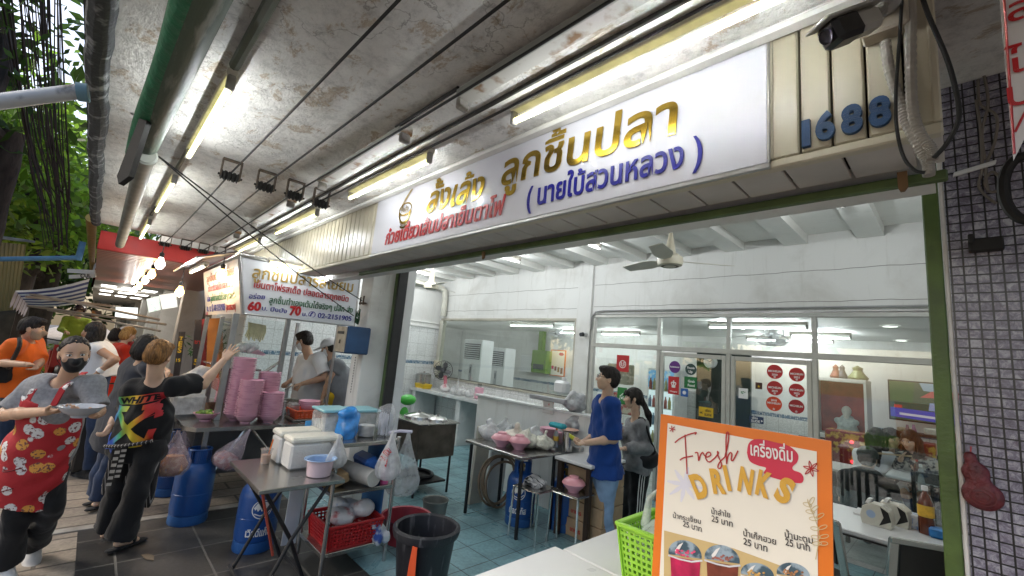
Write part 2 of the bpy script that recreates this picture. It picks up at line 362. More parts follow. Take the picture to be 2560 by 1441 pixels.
# ---------------------------------------------------------------- canopy over the pavement
m,n,L,bs=nodes('stained_canopy_plaster'); tc=n.new('ShaderNodeTexCoord'); s=tc.outputs['Object']; s2=mapping(n,L,s,(1,1.6,1))
sp=n.new('ShaderNodeSeparateXYZ'); L.new(s,sp.inputs[0])
mr=n.new('ShaderNodeMapRange'); mr.inputs[1].default_value=-4.2; mr.inputs[2].default_value=-.4; mr.inputs[3].default_value=-.16; mr.inputs[4].default_value=.085; L.new(sp.outputs[0],mr.inputs[0])
a=noise(n,L,s2,1.9,10,.72,.35); ad=n.new('ShaderNodeMath'); ad.operation='ADD'; L.new(a,ad.inputs[0]); L.new(mr.outputs[0],ad.inputs[1])
c=mixc(n,L,ramp(n,L,ad.outputs[0],[(.34,(0,0,0)),(.72,(.5,)*3)]).outputs[0],(.80,.79,.765),(.58,.565,.53))
e=noise(n,L,s2,3.3,14,.74,.35); ae=n.new('ShaderNodeMath'); ae.operation='ADD'; L.new(e,ae.inputs[0]); L.new(mr.outputs[0],ae.inputs[1])
rs=ramp(n,L,ae.outputs[0],[(.635,(0,0,0)),(.68,(.7,)*3),(.74,(.3,)*3)]); c=mixc(n,L,rs.outputs[0],c,(.36,.25,.13))
g=noise(n,L,s,9,9,.8); rg=ramp(n,L,g,[(.33,(.62,)*3),(.5,(1,)*3),(.66,(1.10,)*3)]); c=mixc(n,L,1.0,c,rg.outputs[0],'MULTIPLY')
vo=n.new('ShaderNodeTexVoronoi'); vo.feature='DISTANCE_TO_EDGE'; vo.inputs['Scale'].default_value=2.6; ds=n.new('ShaderNodeVectorMath'); ds.operation='ADD'; nv=n.new('ShaderNodeTexNoise'); nv.inputs['Scale'].default_value=4; nv.inputs['Detail'].default_value=8; L.new(s,nv.inputs['Vector']); L.new(nv.outputs['Color'],ds.inputs[0]); L.new(s,ds.inputs[1]); L.new(ds.outputs[0],vo.inputs['Vector'])
ck=ramp(n,L,vo.outputs['Distance'],[(.0,(1,1,1)),(.018,(0,0,0))]); km=ramp(n,L,noise(n,L,s,.9,3),[(.5,(0,0,0)),(.6,(.6,)*3)]); c=mixc(n,L,mixc(n,L,1.0,ck.outputs[0],km.outputs[0],'MULTIPLY'),c,(.09,.075,.06))
L.new(c,bs.inputs['Base Color']); bs.inputs['Roughness'].default_value=.8
f1=noise(n,L,s,16,10,.75); f2=noise(n,L,s2,3.3,14,.74,.35); mm=n.new('ShaderNodeMath'); mm.operation='MULTIPLY_ADD'; L.new(f2,mm.inputs[0]); mm.inputs[1].default_value=2.4; L.new(f1,mm.inputs[2]); bumpn(n,L,mm.outputs[0],bs,.85,.025)
M_canopy=m
ZK=2.82
t=T('canopy','concrete canopy slab over the pavement with peeling rust stained plaster','canopy',(-3,.7,ZK))
b=MB(); b.box((-7.3,-.17,ZK),(1.6,2.195,ZK+.16)); O('slab',b,M_canopy,t)
b=MB(); x=np.linspace(-7.3,1.6,60); b.tube(np.stack([x,-.185+.006*np.sin(x*5)+.004*np.sin(x*17),0*x+2.815],1),.045,10); b.box((-7.3,-.24,2.86),(1.6,-.175,2.98)); O('edge_beam',b,mat('black_mould_concrete',(.05,.055,.06),.85,0,.5,14,.6,40,col2=(.28,.29,.3),thr=.6),t)
b=MB(); b.box((-1.6,-.05,ZK-.012),(-3.2,-.03,ZK+.002)); O('plaster_ridge',b,M_canopy,t)
b=MB(); b.box((-7.2,1.44,ZK-.03),(.1,1.5,ZK-.002),.01); O('cornice_strip',b,mat('off_white_paint',(.62,.61,.58),.6,0,.15,5),t)
# fascia box with cladding
M_clad=mat('beige_cladding_paint',(.47,.43,.33),.32,0,.1,3,.04,col2=None); M_cladt=mat('beige_trim_paint',(.5,.46,.36),.4,0,.12,4)
M_cladd=mat('grey_soffit_strip',(.5,.47,.44),.5,0,.15,4)
ZF=2.345
t=T('fascia','beige ribbed metal cladding box along the shop front above the opening','fascia',(-3.5,1.55,ZF))
def strips(x0,x1,w,y,z0,z1,gap=.012):
    b=MB(); k=x0
    while k<x1-.01:
        e=min(k+w,x1); b.box((k+gap/2,y-.012,z0),(e-gap/2,y+.02,z1),.005); k=e
    return b
O('right_cladding',strips(-.405,-.005,.083,1.52,ZF+.02,ZK-.002,.006),M_clad,t)
O('left_cladding',strips(-7.1,-3.255,.09,1.52,ZF+.02,ZK-.002,.01),M_clad,t)
b=MB(); b.box((-7.1,1.505,ZF-.012),(-.002,1.545,ZF+.018),.005); b.box((-.02,1.5,ZF+.019),(-.002,1.545,ZK-.003),.004); b.box((-.425,1.5,ZF+.019),(-.398,1.54,ZK-.003),.004); O('trim',b,M_cladt,t)
b=MB(); k=-7.1
while k<-.02: b.box((k+.004,1.546,ZF-.008),(min(k+.156,-.004),1.735,ZF+.008),.003); k+=.16
O('soffit_strips',b,M_cladd,t)
b=MB(); b.box((-7.1,1.56,ZF+.03),(-.003,1.74,ZK-.004)); O('box_core',b,mat('dark_void',(.03,.03,.03),.9,0,0),t)
M_green=mat('green_gloss_paint',(.075,.125,.026),.42,0,.25,9,.12,60)
M_greend=mat('green_rail_paint',(.07,.11,.035),.5,0,.4,6,.15)
t=T('shutter_frame','dark green steel shutter rail under the fascia soffit','shutter frame',(-1.6,1.77,2.3))
b=MB(); b.box((-4.0,1.75,2.29),(-.0,1.78,2.322),.004); O('head_rail',b,M_greend,t)
b=MB(); b.box((-8.0,1.79,2.322),(-.03,1.859,3.2)); b.box((-8.0,1.79,2.3),(-.03,1.90,2.321)); O('shutter_box',b,M_white,t)
b=MB(); b.box((-4.11,2.2,.006),(-4.06,2.235,3.2),.003); O('side_rail',b,M_greend,t)
b=MB(); b.box((-4.058,2.202,.006),(-4.024,2.3,3.2),.002); O('dark_channel',b,mat('shutter_channel_black',(.02,.02,.02),.6,0,.3,8),t)
b=MB(); b.box((-.076,2.2,.0),(-.03,2.3,3.22),.004); one('green_post',b,M_green,'green painted steel post between the opening and the mosaic pillar','post')
t=T('white_pillar','chipped white square pillar between the noodle cart and the shop opening','pillar',(-4.23,2.1,0))
b=MB(); b.box((-4.365,1.96,0),(-4.12,2.23,2.65),.008); O('shaft',b,M_dirtyw,t)
b=MB(); b.box((-4.36,2.302,.005),(-4.03,2.40,3.2),.004); O('inner_jamb',b,mat('gloss_white_panel',(.68,.69,.68),.25,0,.04,3),t)
# mosaic pillar
m,n,L,bs=nodes('purple_mosaic_tile'); tc=n.new('ShaderNodeTexCoord'); sp=n.new('ShaderNodeSeparateXYZ'); cb=n.new('ShaderNodeCombineXYZ'); L.new(tc.outputs['Object'],sp.inputs[0]); L.new(sp.outputs[0],cb.inputs[0]); L.new(sp.outputs[2],cb.inputs[1])
br=n.new('ShaderNodeTexBrick'); br.inputs['Scale'].default_value=1; br.inputs['Brick Width'].default_value=.0315; br.inputs['Row Height'].default_value=.0325; br.inputs['Mortar Size'].default_value=.0026; br.inputs['Mortar Smooth'].default_value=.1; br.offset=0
for k,c in(('Color1',(.21,.21,.245)),('Color2',(.09,.08,.11)),('Mortar',(.012,.012,.013))): br.inputs[k].default_value=(*c,1)
L.new(cb.outputs[0],br.inputs['Vector'])
z=noise(n,L,tc.outputs['Object'],34,10,.8,.8); r=ramp(n,L,z,[(.33,(.05,.028,.055)),(.48,(.20,.185,.25)),(.6,(.50,.50,.55))])
c=mixc(n,L,.75,br.outputs['Color'],r.outputs[0]); c=mixc(n,L,br.outputs['Fac'],c,(.012,.012,.013)); L.new(c,bs.inputs['Base Color']); bs.inputs['Roughness'].default_value=.3
iv=n.new('ShaderNodeMath'); iv.operation='SUBTRACT'; iv.inputs[0].default_value=1; L.new(br.outputs['Fac'],iv.inputs[1]); bumpn(n,L,iv.outputs[0],bs,.8,.004); M_mosaic=m
t=T('mosaic_pillar','street pillar faced with purple grey marbled mosaic tiles and dark joints','pillar',(.4,2.25,0))
b=MB(); b.box((-.014,2.2,0),(1.6,2.32,3.25)); O('tiled_face',b,M_mosaic,t)
b=MB(); b.box((-.028,2.203,0),(-.015,2.26,3.2),.003); O('plaster_edge',b,M_dirtyw,t)
# ---------------------------------------------------------------- fluorescent fittings (their light included)
M_batten=mat('aged_lamp_batten',(.5,.47,.4),.5,.0,.25,12,.1)
M_cap=mat('grey_lamp_holder',(.25,.24,.22),.5,0,.3,14)
M_tube=mat('lit_tube_warm',(1,1,.9),.3,0,0,emit=(1,.95,.38),es=1.75)
M_tubew=mat('lit_tube_white',(1,1,1),.3,0,0,emit=(.97,.98,1),es=3.0)
M_rustb=mat('rusty_lamp_batten',(.62,.61,.57),.45,0,.1,9,.2,col2=(.24,.12,.04),thr=.62)
def lamp_points(a,b,n,e,col):
    for k in range(n):
        l=bpy.data.lights.new('tube_light','POINT'); l.energy=e*LAMP/n; l.shadow_soft_size=0; l.color=col
        o=bpy.data.objects.new('tube_light',l); COL.objects.link(o); o.location=a+(b-a)*(k+.5)/n
def tube_lamp(name,label,a,b,lit=True,group='fluorescent tubes under the canopy',up=ZE,e=18,col=(.93,.97,1),n=5,warm=True,wide=.045,tube=True,holder=True,r=.014,drop=.05):
    """batten between a and b (at the mounting surface), tube hanging drop below it"""
    a,b=np.asarray(a,float),np.asarray(b,float); d=nrm(b-a); up=np.asarray(up,float); sd=np.cross(d,up); c=(a+b)/2
    t=T(name,label,'fluorescent lamp',c,group)
    mb=MB(); mb.obox(c-up*.018,(b-a)/2,sd*wide/2,up*.017,.004); O('batten',mb,M_batten if lit else M_rustb,t)
    for q,s in((a,1),(b,-1)):
        mb=MB(); mb.obox(q-up*(.035+drop/2)+d*s*.012,d*.012,sd*.017,up*(drop/2+.012),.006); O('holder',mb,M_cap,t)
    if tube:
        mb=MB(); mb.cyl(a-up*(.03+drop)+d*.022,b-up*(.03+drop)-d*.022,r,n=12); O('tube',mb,(M_tube if warm else M_tubew) if lit else mat('dead_tube',(.6,.6,.58),.2,0,.05),t)
    if lit: 
        k=.05
        lamp_points(a-up*(.03+drop+k)+d*.05,b-up*(.03+drop+k)-d*.05,n,e,col)
    return t
zc=ZK-.003; G='fluorescent tubes under the canopy'
tube_lamp('fluorescent_lamp','lit tube lamp beside the green pipe, nearest the street',(-2.14,.25,zc-.04),(-3.3,.25,zc-.04),e=7)
tube_lamp('fluorescent_lamp','lit tube lamp second along the street side row, past the pulley wires',(-3.95,.25,zc-.04),(-5.2,.25,zc-.04),e=4.5)
tube_lamp('fluorescent_lamp','dim thin tube lamp farthest along the street side row near the red beam',(-5.9,.25,zc-.04),(-7.1,.25,zc-.04),e=3)
tube_lamp('fluorescent_lamp','long bright tube right above the shop sign',(-1.42,1.25,zc),(-.15,1.25,zc),e=6.0,n=8)
tube_lamp('fluorescent_lamp','lit tube lamp left of the sign, before the four pulleys',(-3.22,1.245,zc),(-2.1,1.245,zc),e=5.5,n=6)
tube_lamp('fluorescent_lamp','lit tube lamp above the cart sign, past the pulleys',(-5.12,1.255,zc),(-3.9,1.255,zc),e=6,n=6)
tube_lamp('fluorescent_lamp','farthest lit tube lamp of the sign side row by the ribbed fascia',(-7.05,1.265,zc),(-5.8,1.265,zc),e=5)
for x0,x1,lab in((-1.5,-.2,'unlit rust spotted lamp trough next to the bright tube over the sign'),(-3.15,-2.0,'unlit grey lamp batten beside the lit tube left of the sign'),(-5.0,-3.85,'unlit lamp batten hanging over the cart sign beside a lit tube'),(-6.95,-5.75,'unlit lamp batten farthest along, near the red beam')):
    t=T('lamp_trough',lab,'lamp batten',((x0+x1)/2,1.02,zc),'unlit lamp battens under the canopy')
    b=MB(); b.box((x0,.985,zc-.05),(x1,1.06,zc-.002),.006); O('batten',b,M_rustb,t)
    b=MB(); b.box((x0,.975,zc-.056),(x1,.99,zc-.02),.003); O('side_flange',b,mat('grey_metal_flange',(.36,.37,.34),.45,.3,.15,8),t)
    for xx in(x0,x1):
        b=MB(); b.box((xx-.014,.985,zc-.105),(xx+.014,1.045,zc-.05),.008); O('holder',b,M_cap,t)
# lamps on the shop ceiling
for k,(u,v,lab) in enumerate(((1478,612,'short lit tube on the shop ceiling nearest the hanging fan'),(1278,648,'short lit tube on the shop ceiling above the long window'),(1060,683,'lit tube at the far left of the shop ceiling by the grey duct'))):
    c=P(u,v,z=ZC-.15); tube_lamp('ceiling_tube',lab,c+V(0,-1.0,.07),c+V(0,.2,.07),group='tubes on the shop ceiling',warm=False,e=20,n=4)
c=P(2107,511,z=ZC-.15); t=tube_lamp('ceiling_tube','tube seen end on at the right of the shop ceiling',c+V(0,-1.1,.07),c+V(0,.02,.07),group='tubes on the shop ceiling',warm=False,e=14,n=4)
tube_lamp('ceiling_tube','added tube over the cook behind the cart, unseen behind the shop header',(-5.7,2.5,ZC-.15),(-5.7,3.7,ZC-.15),group='tubes on the shop ceiling',warm=False,e=34,n=5)  # unseen tube, added to brighten the cook and the left bay
# dining room lamps
zd=ZD-.004
for (u0,v0,u1,v1,lab) in((1770,815,2020,817,'long lit tube on the dining ceiling in the middle transom panes'),(1865,847,2085,852,'second lit tube on the dining ceiling behind the wall fan'),(1975,868,2130,874,'third lit tube on the dining ceiling, lowest behind the transom'),(1502,850,1600,852,'lit tube on the dining ceiling in the first transom pane'),(1275,812,1385,814,'lit tube on the dining ceiling behind the long window'),(1402,830,1445,833,'lit tube on the dining ceiling at the right end of the long window')):
    a=P(u0,v0,z=zd-.06); b_=P(u1,v1,z=zd-.06)
    if a[1]>9.1 or a[1]<5.7: a=P(u0,v0,y=(8.9 if v0<845 else 8.4 if v0<860 else 7.9) if a[1]>9.1 else 5.8); a[2]=zd
    b_=V(b_[0],a[1],zd); a[2]=zd
    if abs(b_[0]-a[0])>3.2: b_[0]=a[0]+2.4
    b_[0]=P(u1,v1,y=a[1])[0]
    tube_lamp('dining_tube',lab,a,b_,group='tubes on the dining room ceiling',warm=False,e=16,n=4)
tube_lamp('dining_tube','added unseen tube on the dining ceiling above the air conditioners',(-10.6,6.4,ZD-.004),(-9.4,6.4,ZD-.004),group='tubes on the dining room ceiling',warm=False,e=20,n=4)  # added tube out of view, brightens the left end of the dining room
M_dl=mat('downlight_glow',(1,1,1),.3,0,0,emit=(1,1,.97),es=3)
for (u,v,lab) in((2225,815,'round downlight nearest, high in the right transom pane'),(2254,851,'round downlight second of three in the right transom pane'),(2277,877,'round downlight lowest of three in the right transom pane'),(1598,839,'small round downlight in the first transom pane'),(1686,857,'small round downlight low in the second transom pane')):
    c=P(u,v,z=ZD-.003); 
    if c[1]>9.2: continue
    t=T('downlight',lab,'downlight',c,'downlights in the dining ceiling'); b=MB(); b.lathe([(.0,0),(.075,0)],c-V(0,0,.006),20); O('glow_disc',b,M_dl,t); b=MB(); b.lathe([(.075,-.012),(.095,-.008),(.1,0)],c,20); O('rim',b,mat('white_plastic',(.75,.75,.73),.35,0,.03),t)
# ================================================================ organic surfaces: smooth unions of tapered limbs, meshed by surface nets
def cap(a,b,ra,rb=None,flat=0,sq=None,k=.02):
    """tapered limb a->b; sq=(axis,factor) squashes the section; flat=1 cuts end b square, 2 both ends"""
    return ('c',np.asarray(a,float),np.asarray(b,float),ra,ra if rb is None else rb,flat,sq,k)
def ell(c,r,R=None,k=.02): return ('e',np.asarray(c,float),np.broadcast_to(np.asarray(r,float),(3,)),np.eye(3) if R is None else np.asarray(R,float),k)
def sub(p): return ('-',p)
def _dist(p,G):
    if p[0]=='c':
        _,a,b,ra,rb,flat,sq,k=p; ba=b-a; L2=ba@ba+1e-12; q=G-a; t=(q@ba)/L2; tc=np.clip(t,0,1); w=q-tc[...,None]*ba
        if sq is not None:
            n=nrm(sq[0]); wn=w@n; w=w+ (wn*(1/sq[1]-1))[...,None]*n
        d=np.sqrt((w*w).sum(-1))-(ra+(rb-ra)*tc)
        L=math.sqrt(L2)
        if flat: d=np.maximum(d,(t-1)*L)
        if flat==2: d=np.maximum(d,-t*L)
        return d
    if p[0]=='e':
        _,c,r,R,k=p; q=(G-c)@R; l=np.sqrt(((q/r)**2).sum(-1)); g=np.sqrt(((q/(r*r))**2).sum(-1))+1e-9; return l*(l-1)/g
def _bb(p):
    if p[0]=='c':
        r=max(p[3],p[4]); return np.minimum(p[1],p[2])-r,np.maximum(p[1],p[2])+r
    r=max(p[2]); return p[1]-r,p[1]+r
def _k(p): return p[-1] 
def smin(a,b,k):
    h=np.maximum(k-np.abs(a-b),0)/k; return np.minimum(a,b)-h*h*k*.25
def sdf(prims,h=.008,clips=(),wr=0,wf=40,seed=1,post=None,keep=None):
    """mesh of the union; clips: (point, outward normal) half-spaces kept inside; wr: cloth wrinkle depth"""
    bbs=[_bb(p) for p in prims if p[0]!='-']; lo=np.min([b[0] for b in bbs],0)-3*h; hi=np.max([b[1] for b in bbs],0)+3*h
    n=np.ceil((hi-lo)/h).astype(int)+1; F=np.full(n,1.0)
    ax=[lo[i]+h*np.arange(n[i]) for i in range(3)]
    for p in prims:
        neg=p[0]=='-'; q=p[1] if neg else p; k=_k(q); a,b=_bb(q); mg=max(k*1.2,.03)
        i0=np.clip(np.floor((a-mg-lo)/h).astype(int),0,n-1); i1=np.clip(np.ceil((b+mg-lo)/h).astype(int)+1,1,n)
        if np.any(i1<=i0): continue
        sl=tuple(slice(i0[i],i1[i]) for i in range(3)); G=np.stack(np.meshgrid(*[ax[i][sl[i]] for i in range(3)],indexing='ij'),-1)
        d=_dist(q,G)
        F[sl]=-smin(-F[sl],d,k) if neg else smin(F[sl],d,k)
    if wr:
        r=np.random.default_rng(seed); G=np.meshgrid(*ax,indexing='ij',sparse=True); W=0
        for _ in range(7):
            d=r.normal(size=3); d/=np.linalg.norm(d); fq=wf*r.uniform(.5,1.5); W=W+np.sin(fq*(d[0]*G[0]+d[1]*G[1]+d[2]*G[2])+r.uniform(0,6.3)+1.5*np.sin(fq*.4*(d[1]*G[0]-d[0]*G[2]+d[2]*G[1])))
        F=F+wr*W/3
    for c in clips:
        pt,nn=np.asarray(c[0],float),nrm(c[1]); G=np.meshgrid(*ax,indexing='ij',sparse=True)
        F=np.maximum(F,(G[0]-pt[0])*nn[0]+(G[1]-pt[1])*nn[1]+(G[2]-pt[2])*nn[2])
    if post is not None:
        G=np.stack(np.meshgrid(*ax,indexing='ij'),-1); F=post(F,G)
    F[0]=F[-1]=1;F[:,0]=F[:,-1]=1;F[:,:,0]=F[:,:,-1]=1
    return nets(F,lo,h)
def nets(F,lo,h):
    S=F<0; c=[S[i:S.shape[0]-1+i,j:S.shape[1]-1+j,k:S.shape[2]-1+k] for i in(0,1) for j in(0,1) for k in(0,1)]
    tot=sum(x.astype(np.int8) for x in c); act=(tot>0)&(tot<8); idx=np.full(act.shape,-1); I=np.argwhere(act); idx[act]=np.arange(len(I))
    acc=np.zeros((len(I),3)); cnt=np.zeros(len(I)); off=[(i,j,k) for i in(0,1) for j in(0,1) for k in(0,1)]
    for a in range(8):
        for b in range(a+1,8):
            dv=np.array(off[b])-np.array(off[a])
            if np.abs(dv).sum()!=1: continue
            fa=F[I[:,0]+off[a][0],I[:,1]+off[a][1],I[:,2]+off[a][2]]; fb=F[I[:,0]+off[b][0],I[:,1]+off[b][1],I[:,2]+off[b][2]]
            x=(fa<0)!=(fb<0); t=np.where(x,fa/(fa-fb+1e-12),0); p=np.array(off[a])+t[:,None]*dv; acc[x]+=p[x]; cnt[x]+=1
    Vv=lo+h*(I+acc/cnt[:,None]); faces=[]
    for ax in range(3):
        o=[1 if i==ax else 0 for i in range(3)]; A=S[:S.shape[0]-o[0],:S.shape[1]-o[1],:S.shape[2]-o[2]]; B=S[o[0]:,o[1]:,o[2]:]
        E=np.argwhere(A!=B); i1,i2=[(1,2),(2,0),(0,1)][ax]
        E=E[(E[:,i1]>0)&(E[:,i2]>0)&(E[:,i1]<F.shape[i1]-1)&(E[:,i2]<F.shape[i2]-1)]
        q=[]
        for d1,d2 in((0,0),(1,0),(1,1),(0,1)):
            C=E.copy(); C[:,i1]-=d1; C[:,i2]-=d2; q.append(idx[C[:,0],C[:,1],C[:,2]])
        q=np.stack(q,1); fl=A[E[:,0],E[:,1],E[:,2]]; q=np.where(fl[:,None],q[:,::1],q[:,::-1]); faces.append(q)
    f=np.vstack(faces); f=f[(f>=0).all(1)]; return Vv,f
def org(name,prims,m,parent=None,h=.008,smooth=180,label=None,parts=None,**k):
    """SDF object linked as ONE mesh; parts: further (vertices, faces, slot)"""
    b=MB(); v,f=sdf(prims,h,**k); b.add(v,f.tolist(),0)
    for q in parts or []: b.add(*q)
    o=O(name,b,m,parent,smooth=0,label=label,recalc=False); o.data.shade_smooth()
    if smooth and smooth<180: o.data.set_sharp_from_angle(angle=math.radians(smooth))
    return o
# ---------------------------------------------------------------- people
def frame(fwd,up=ZE):
    f=nrm(fwd); r=nrm(np.cross(f,up)); u=np.cross(r,f); return r,f,u
def head_prims(c,fwd,up,s=1.0,jaw=1.0):
    r,f,u=frame(fwd,up); R=np.stack([r,f,u],1); q=lambda x,y,z:c+(r*x+f*y+u*z)*s     # x right, y forward, z up
    pr=[ell(q(0,-.012,.03),V(.074,.094,.088)*s,R),ell(q(0,.03,-.035),V(.059*jaw,.062,.072)*s,R,.03),ell(q(0,.052,-.092),V(.026,.024,.02)*s,R,.03),
        cap(q(0,.088,.002),q(0,.103,-.03),.007*s,.0125*s,k=.012),ell(q(.013,.094,-.034),.008*s,k=.008),ell(q(-.013,.094,-.034),.008*s,k=.008),
        ell(q(0,.082,-.058),V(.021,.010,.0055)*s,R,.006),ell(q(0,.08,-.067),V(.018,.010,.006)*s,R,.006),
        ell(q(.042,.062,-.022),V(.018,.016,.016)*s,R,.03),ell(q(-.042,.062,-.022),V(.018,.016,.016)*s,R,.03)]
    for x in(-1,1):
        pr.append(sub(ell(q(x*.031,.093,.006),V(.017,.014,.011)*s,R,.012)))
        pr+= [ell(q(x*.075,-.008,-.01),V(.009,.017,.029)*s,R,.01),sub(ell(q(x*.086,0,-.008),V(.006,.009,.016)*s,R,.006))]
    return pr,q,R
def eyes(q,R,s,shut=False,gaze=0,bro=1.0):
    out=[]
    def e(c,r,slot,n=10):
        b=MB(); b.ell((0,0,0),r,n); v=b.v[0]@np.asarray(R).T+c; out.append((v,b.f,slot))
    for x in(-1,1):
        e(q(x*.031,.0735,.006),V(.0135,.0135,.0085 if not shut else .004)*s,1); e(q(x*.031+gaze,.083,.006),V(.0062,.006,.0065)*s,2)
        b=MB(); pts=[q(x*.031+t*.019,.0865-abs(t)*.009,.0155-.004*t*t) for t in np.linspace(-1,1,7)]; b.tube(pts,.0016*s,5); out.append((b.v[0],b.f,2))
        b=MB(); pts=[q(x*.033+t*.021,.0905-abs(t)*.010,.029-.005*t*t) for t in np.linspace(-1,1,7)]; b.tube(pts,np.array([.0015,.003,.0035,.0035,.003,.0025,.0012])*s*bro,6); out.append((b.v[0],b.f,2))
    b=MB(); pts=[q(t*.02,.0905-abs(t)*.007,-.0625+.0015*t*t) for t in np.linspace(-1,1,7)]; b.tube(pts,np.array([.001,.003,.0042,.0045,.0042,.003,.001])*s,6); out.append((b.v[0],b.f,3))
    return out
def hand_prims(w,d,n,t,curl=.5,s=1.0,spread=.12,thumb=.5,fan=None):
    """w wrist, d finger direction, n palm normal (palm side), t thumb side"""
    d,n=nrm(d),None if n is None else nrm(n); n=nrm(n-d*(n@d)); t=nrm(np.asarray(t,float)-d*(d@t)-n*(n@t)); S=.01*s*100/100
    pr=[cap(w-d*.02*s,w+d*.03*s,.024*s,.027*s,sq=(n,.6),k=.012)]
    for x in(-.026,-.009,.009,.026): pr.append(cap(w+d*.03*s+t*x*.7*s,w+d*.082*s+t*x*s,.0145*s,.0115*s,sq=(n,.85),k=.012))
    for i,(x,L,rr) in enumerate(((.027,.068,.0085),(.0095,.078,.009),(-.009,.072,.0086),(-.026,.056,.0076))):
        c=curl*(1+.12*i); a=w+d*.082*s+t*x*s; sp=t*spread*(x/.027)
        for k,(l,th) in enumerate(((.46,c),(.32,c*2.1),(.24,c*2.9))):
            dd=nrm(d*math.cos(th)+n*math.sin(th)+sp); b=a+dd*L*l*s; pr.append(cap(a,b,rr*s*(1-.08*k),rr*s*(.92-.08*k),k=.004)); a=b
    a=w+d*.022*s+t*.022*s+n*.006*s; dd=nrm(t*.75+d*.75+n*thumb); b=a+dd*.04*s; pr.append(cap(a,b,.0135*s,.0105*s,k=.012)); c=b+nrm(d*.9+t*.25+n*thumb*1.3)*.034*s; pr.append(cap(b,c,.0103*s,.0085*s,k=.004))
    return pr
SKIN={}
def skin(k='a'):
    c={'a':(.47,.29,.19),'b':(.56,.37,.26),'c':(.36,.205,.125),'d':(.30,.165,.10)}[k]
    if k not in SKIN: SKIN[k]=mat('skin_'+k,c,.48,0,.07,18,.05,220,sub=.12)
    return SKIN[k]
M_eye=mat('eye_white',(.72,.7,.68),.25,0,0); M_dark=mat('dark_brow',(.016,.012,.011),.5,0,0); M_lip=mat('lip',(.36,.13,.11),.4,0,0)
def hairmat(name,c,c2): 
    m,n,L,b=nodes(name); tc=n.new('ShaderNodeTexCoord'); z=noise(n,L,mapping(n,L,tc.outputs['Object'],(90,90,9)),1,5,.6,.4); r=ramp(n,L,z,[(.35,c),(.65,c2)]); L.new(r.outputs[0],b.inputs['Base Color']); b.inputs['Roughness'].default_value=.55; b.inputs['Specular IOR Level'].default_value=.22; bumpn(n,L,z,b,.6,.006); return m
M_hair=hairmat('black_hair',(.006,.005,.005),(.028,.023,.02)); M_hairb=hairmat('dyed_brown_hair',(.05,.024,.009),(.30,.145,.045)); M_haird=hairmat('blonde_dyed_hair',(.2,.1,.03),(.5,.3,.11))
def cloth(name,c,var=.1,sc_=5,rough=.85,bump=.25,c2=None,thr=None):
    if name in MATS: return MATS[name]
    m=mat(name,c,rough,0,var,sc_,0,None,col2=c2,thr=thr,spec=.25); n=m.node_tree.nodes; L=m.node_tree.links; b=n['Principled BSDF']; tc=n.new('ShaderNodeTexCoord'); s=tc.outputs['Object']
    f=noise(n,L,mapping(n,L,s,(1,1,.5)),8,2,.5,1.0); w=noise(n,L,s,420,2,.5); mm=n.new('ShaderNodeMath'); mm.operation='MULTIPLY_ADD'; L.new(w,mm.inputs[0]); mm.inputs[1].default_value=.05; L.new(f,mm.inputs[2]); bumpn(n,L,mm.outputs[0],b,.42,.03); b.inputs['Sheen Weight'].default_value=.12; b.inputs['Sheen Roughness'].default_value=.5
    return m
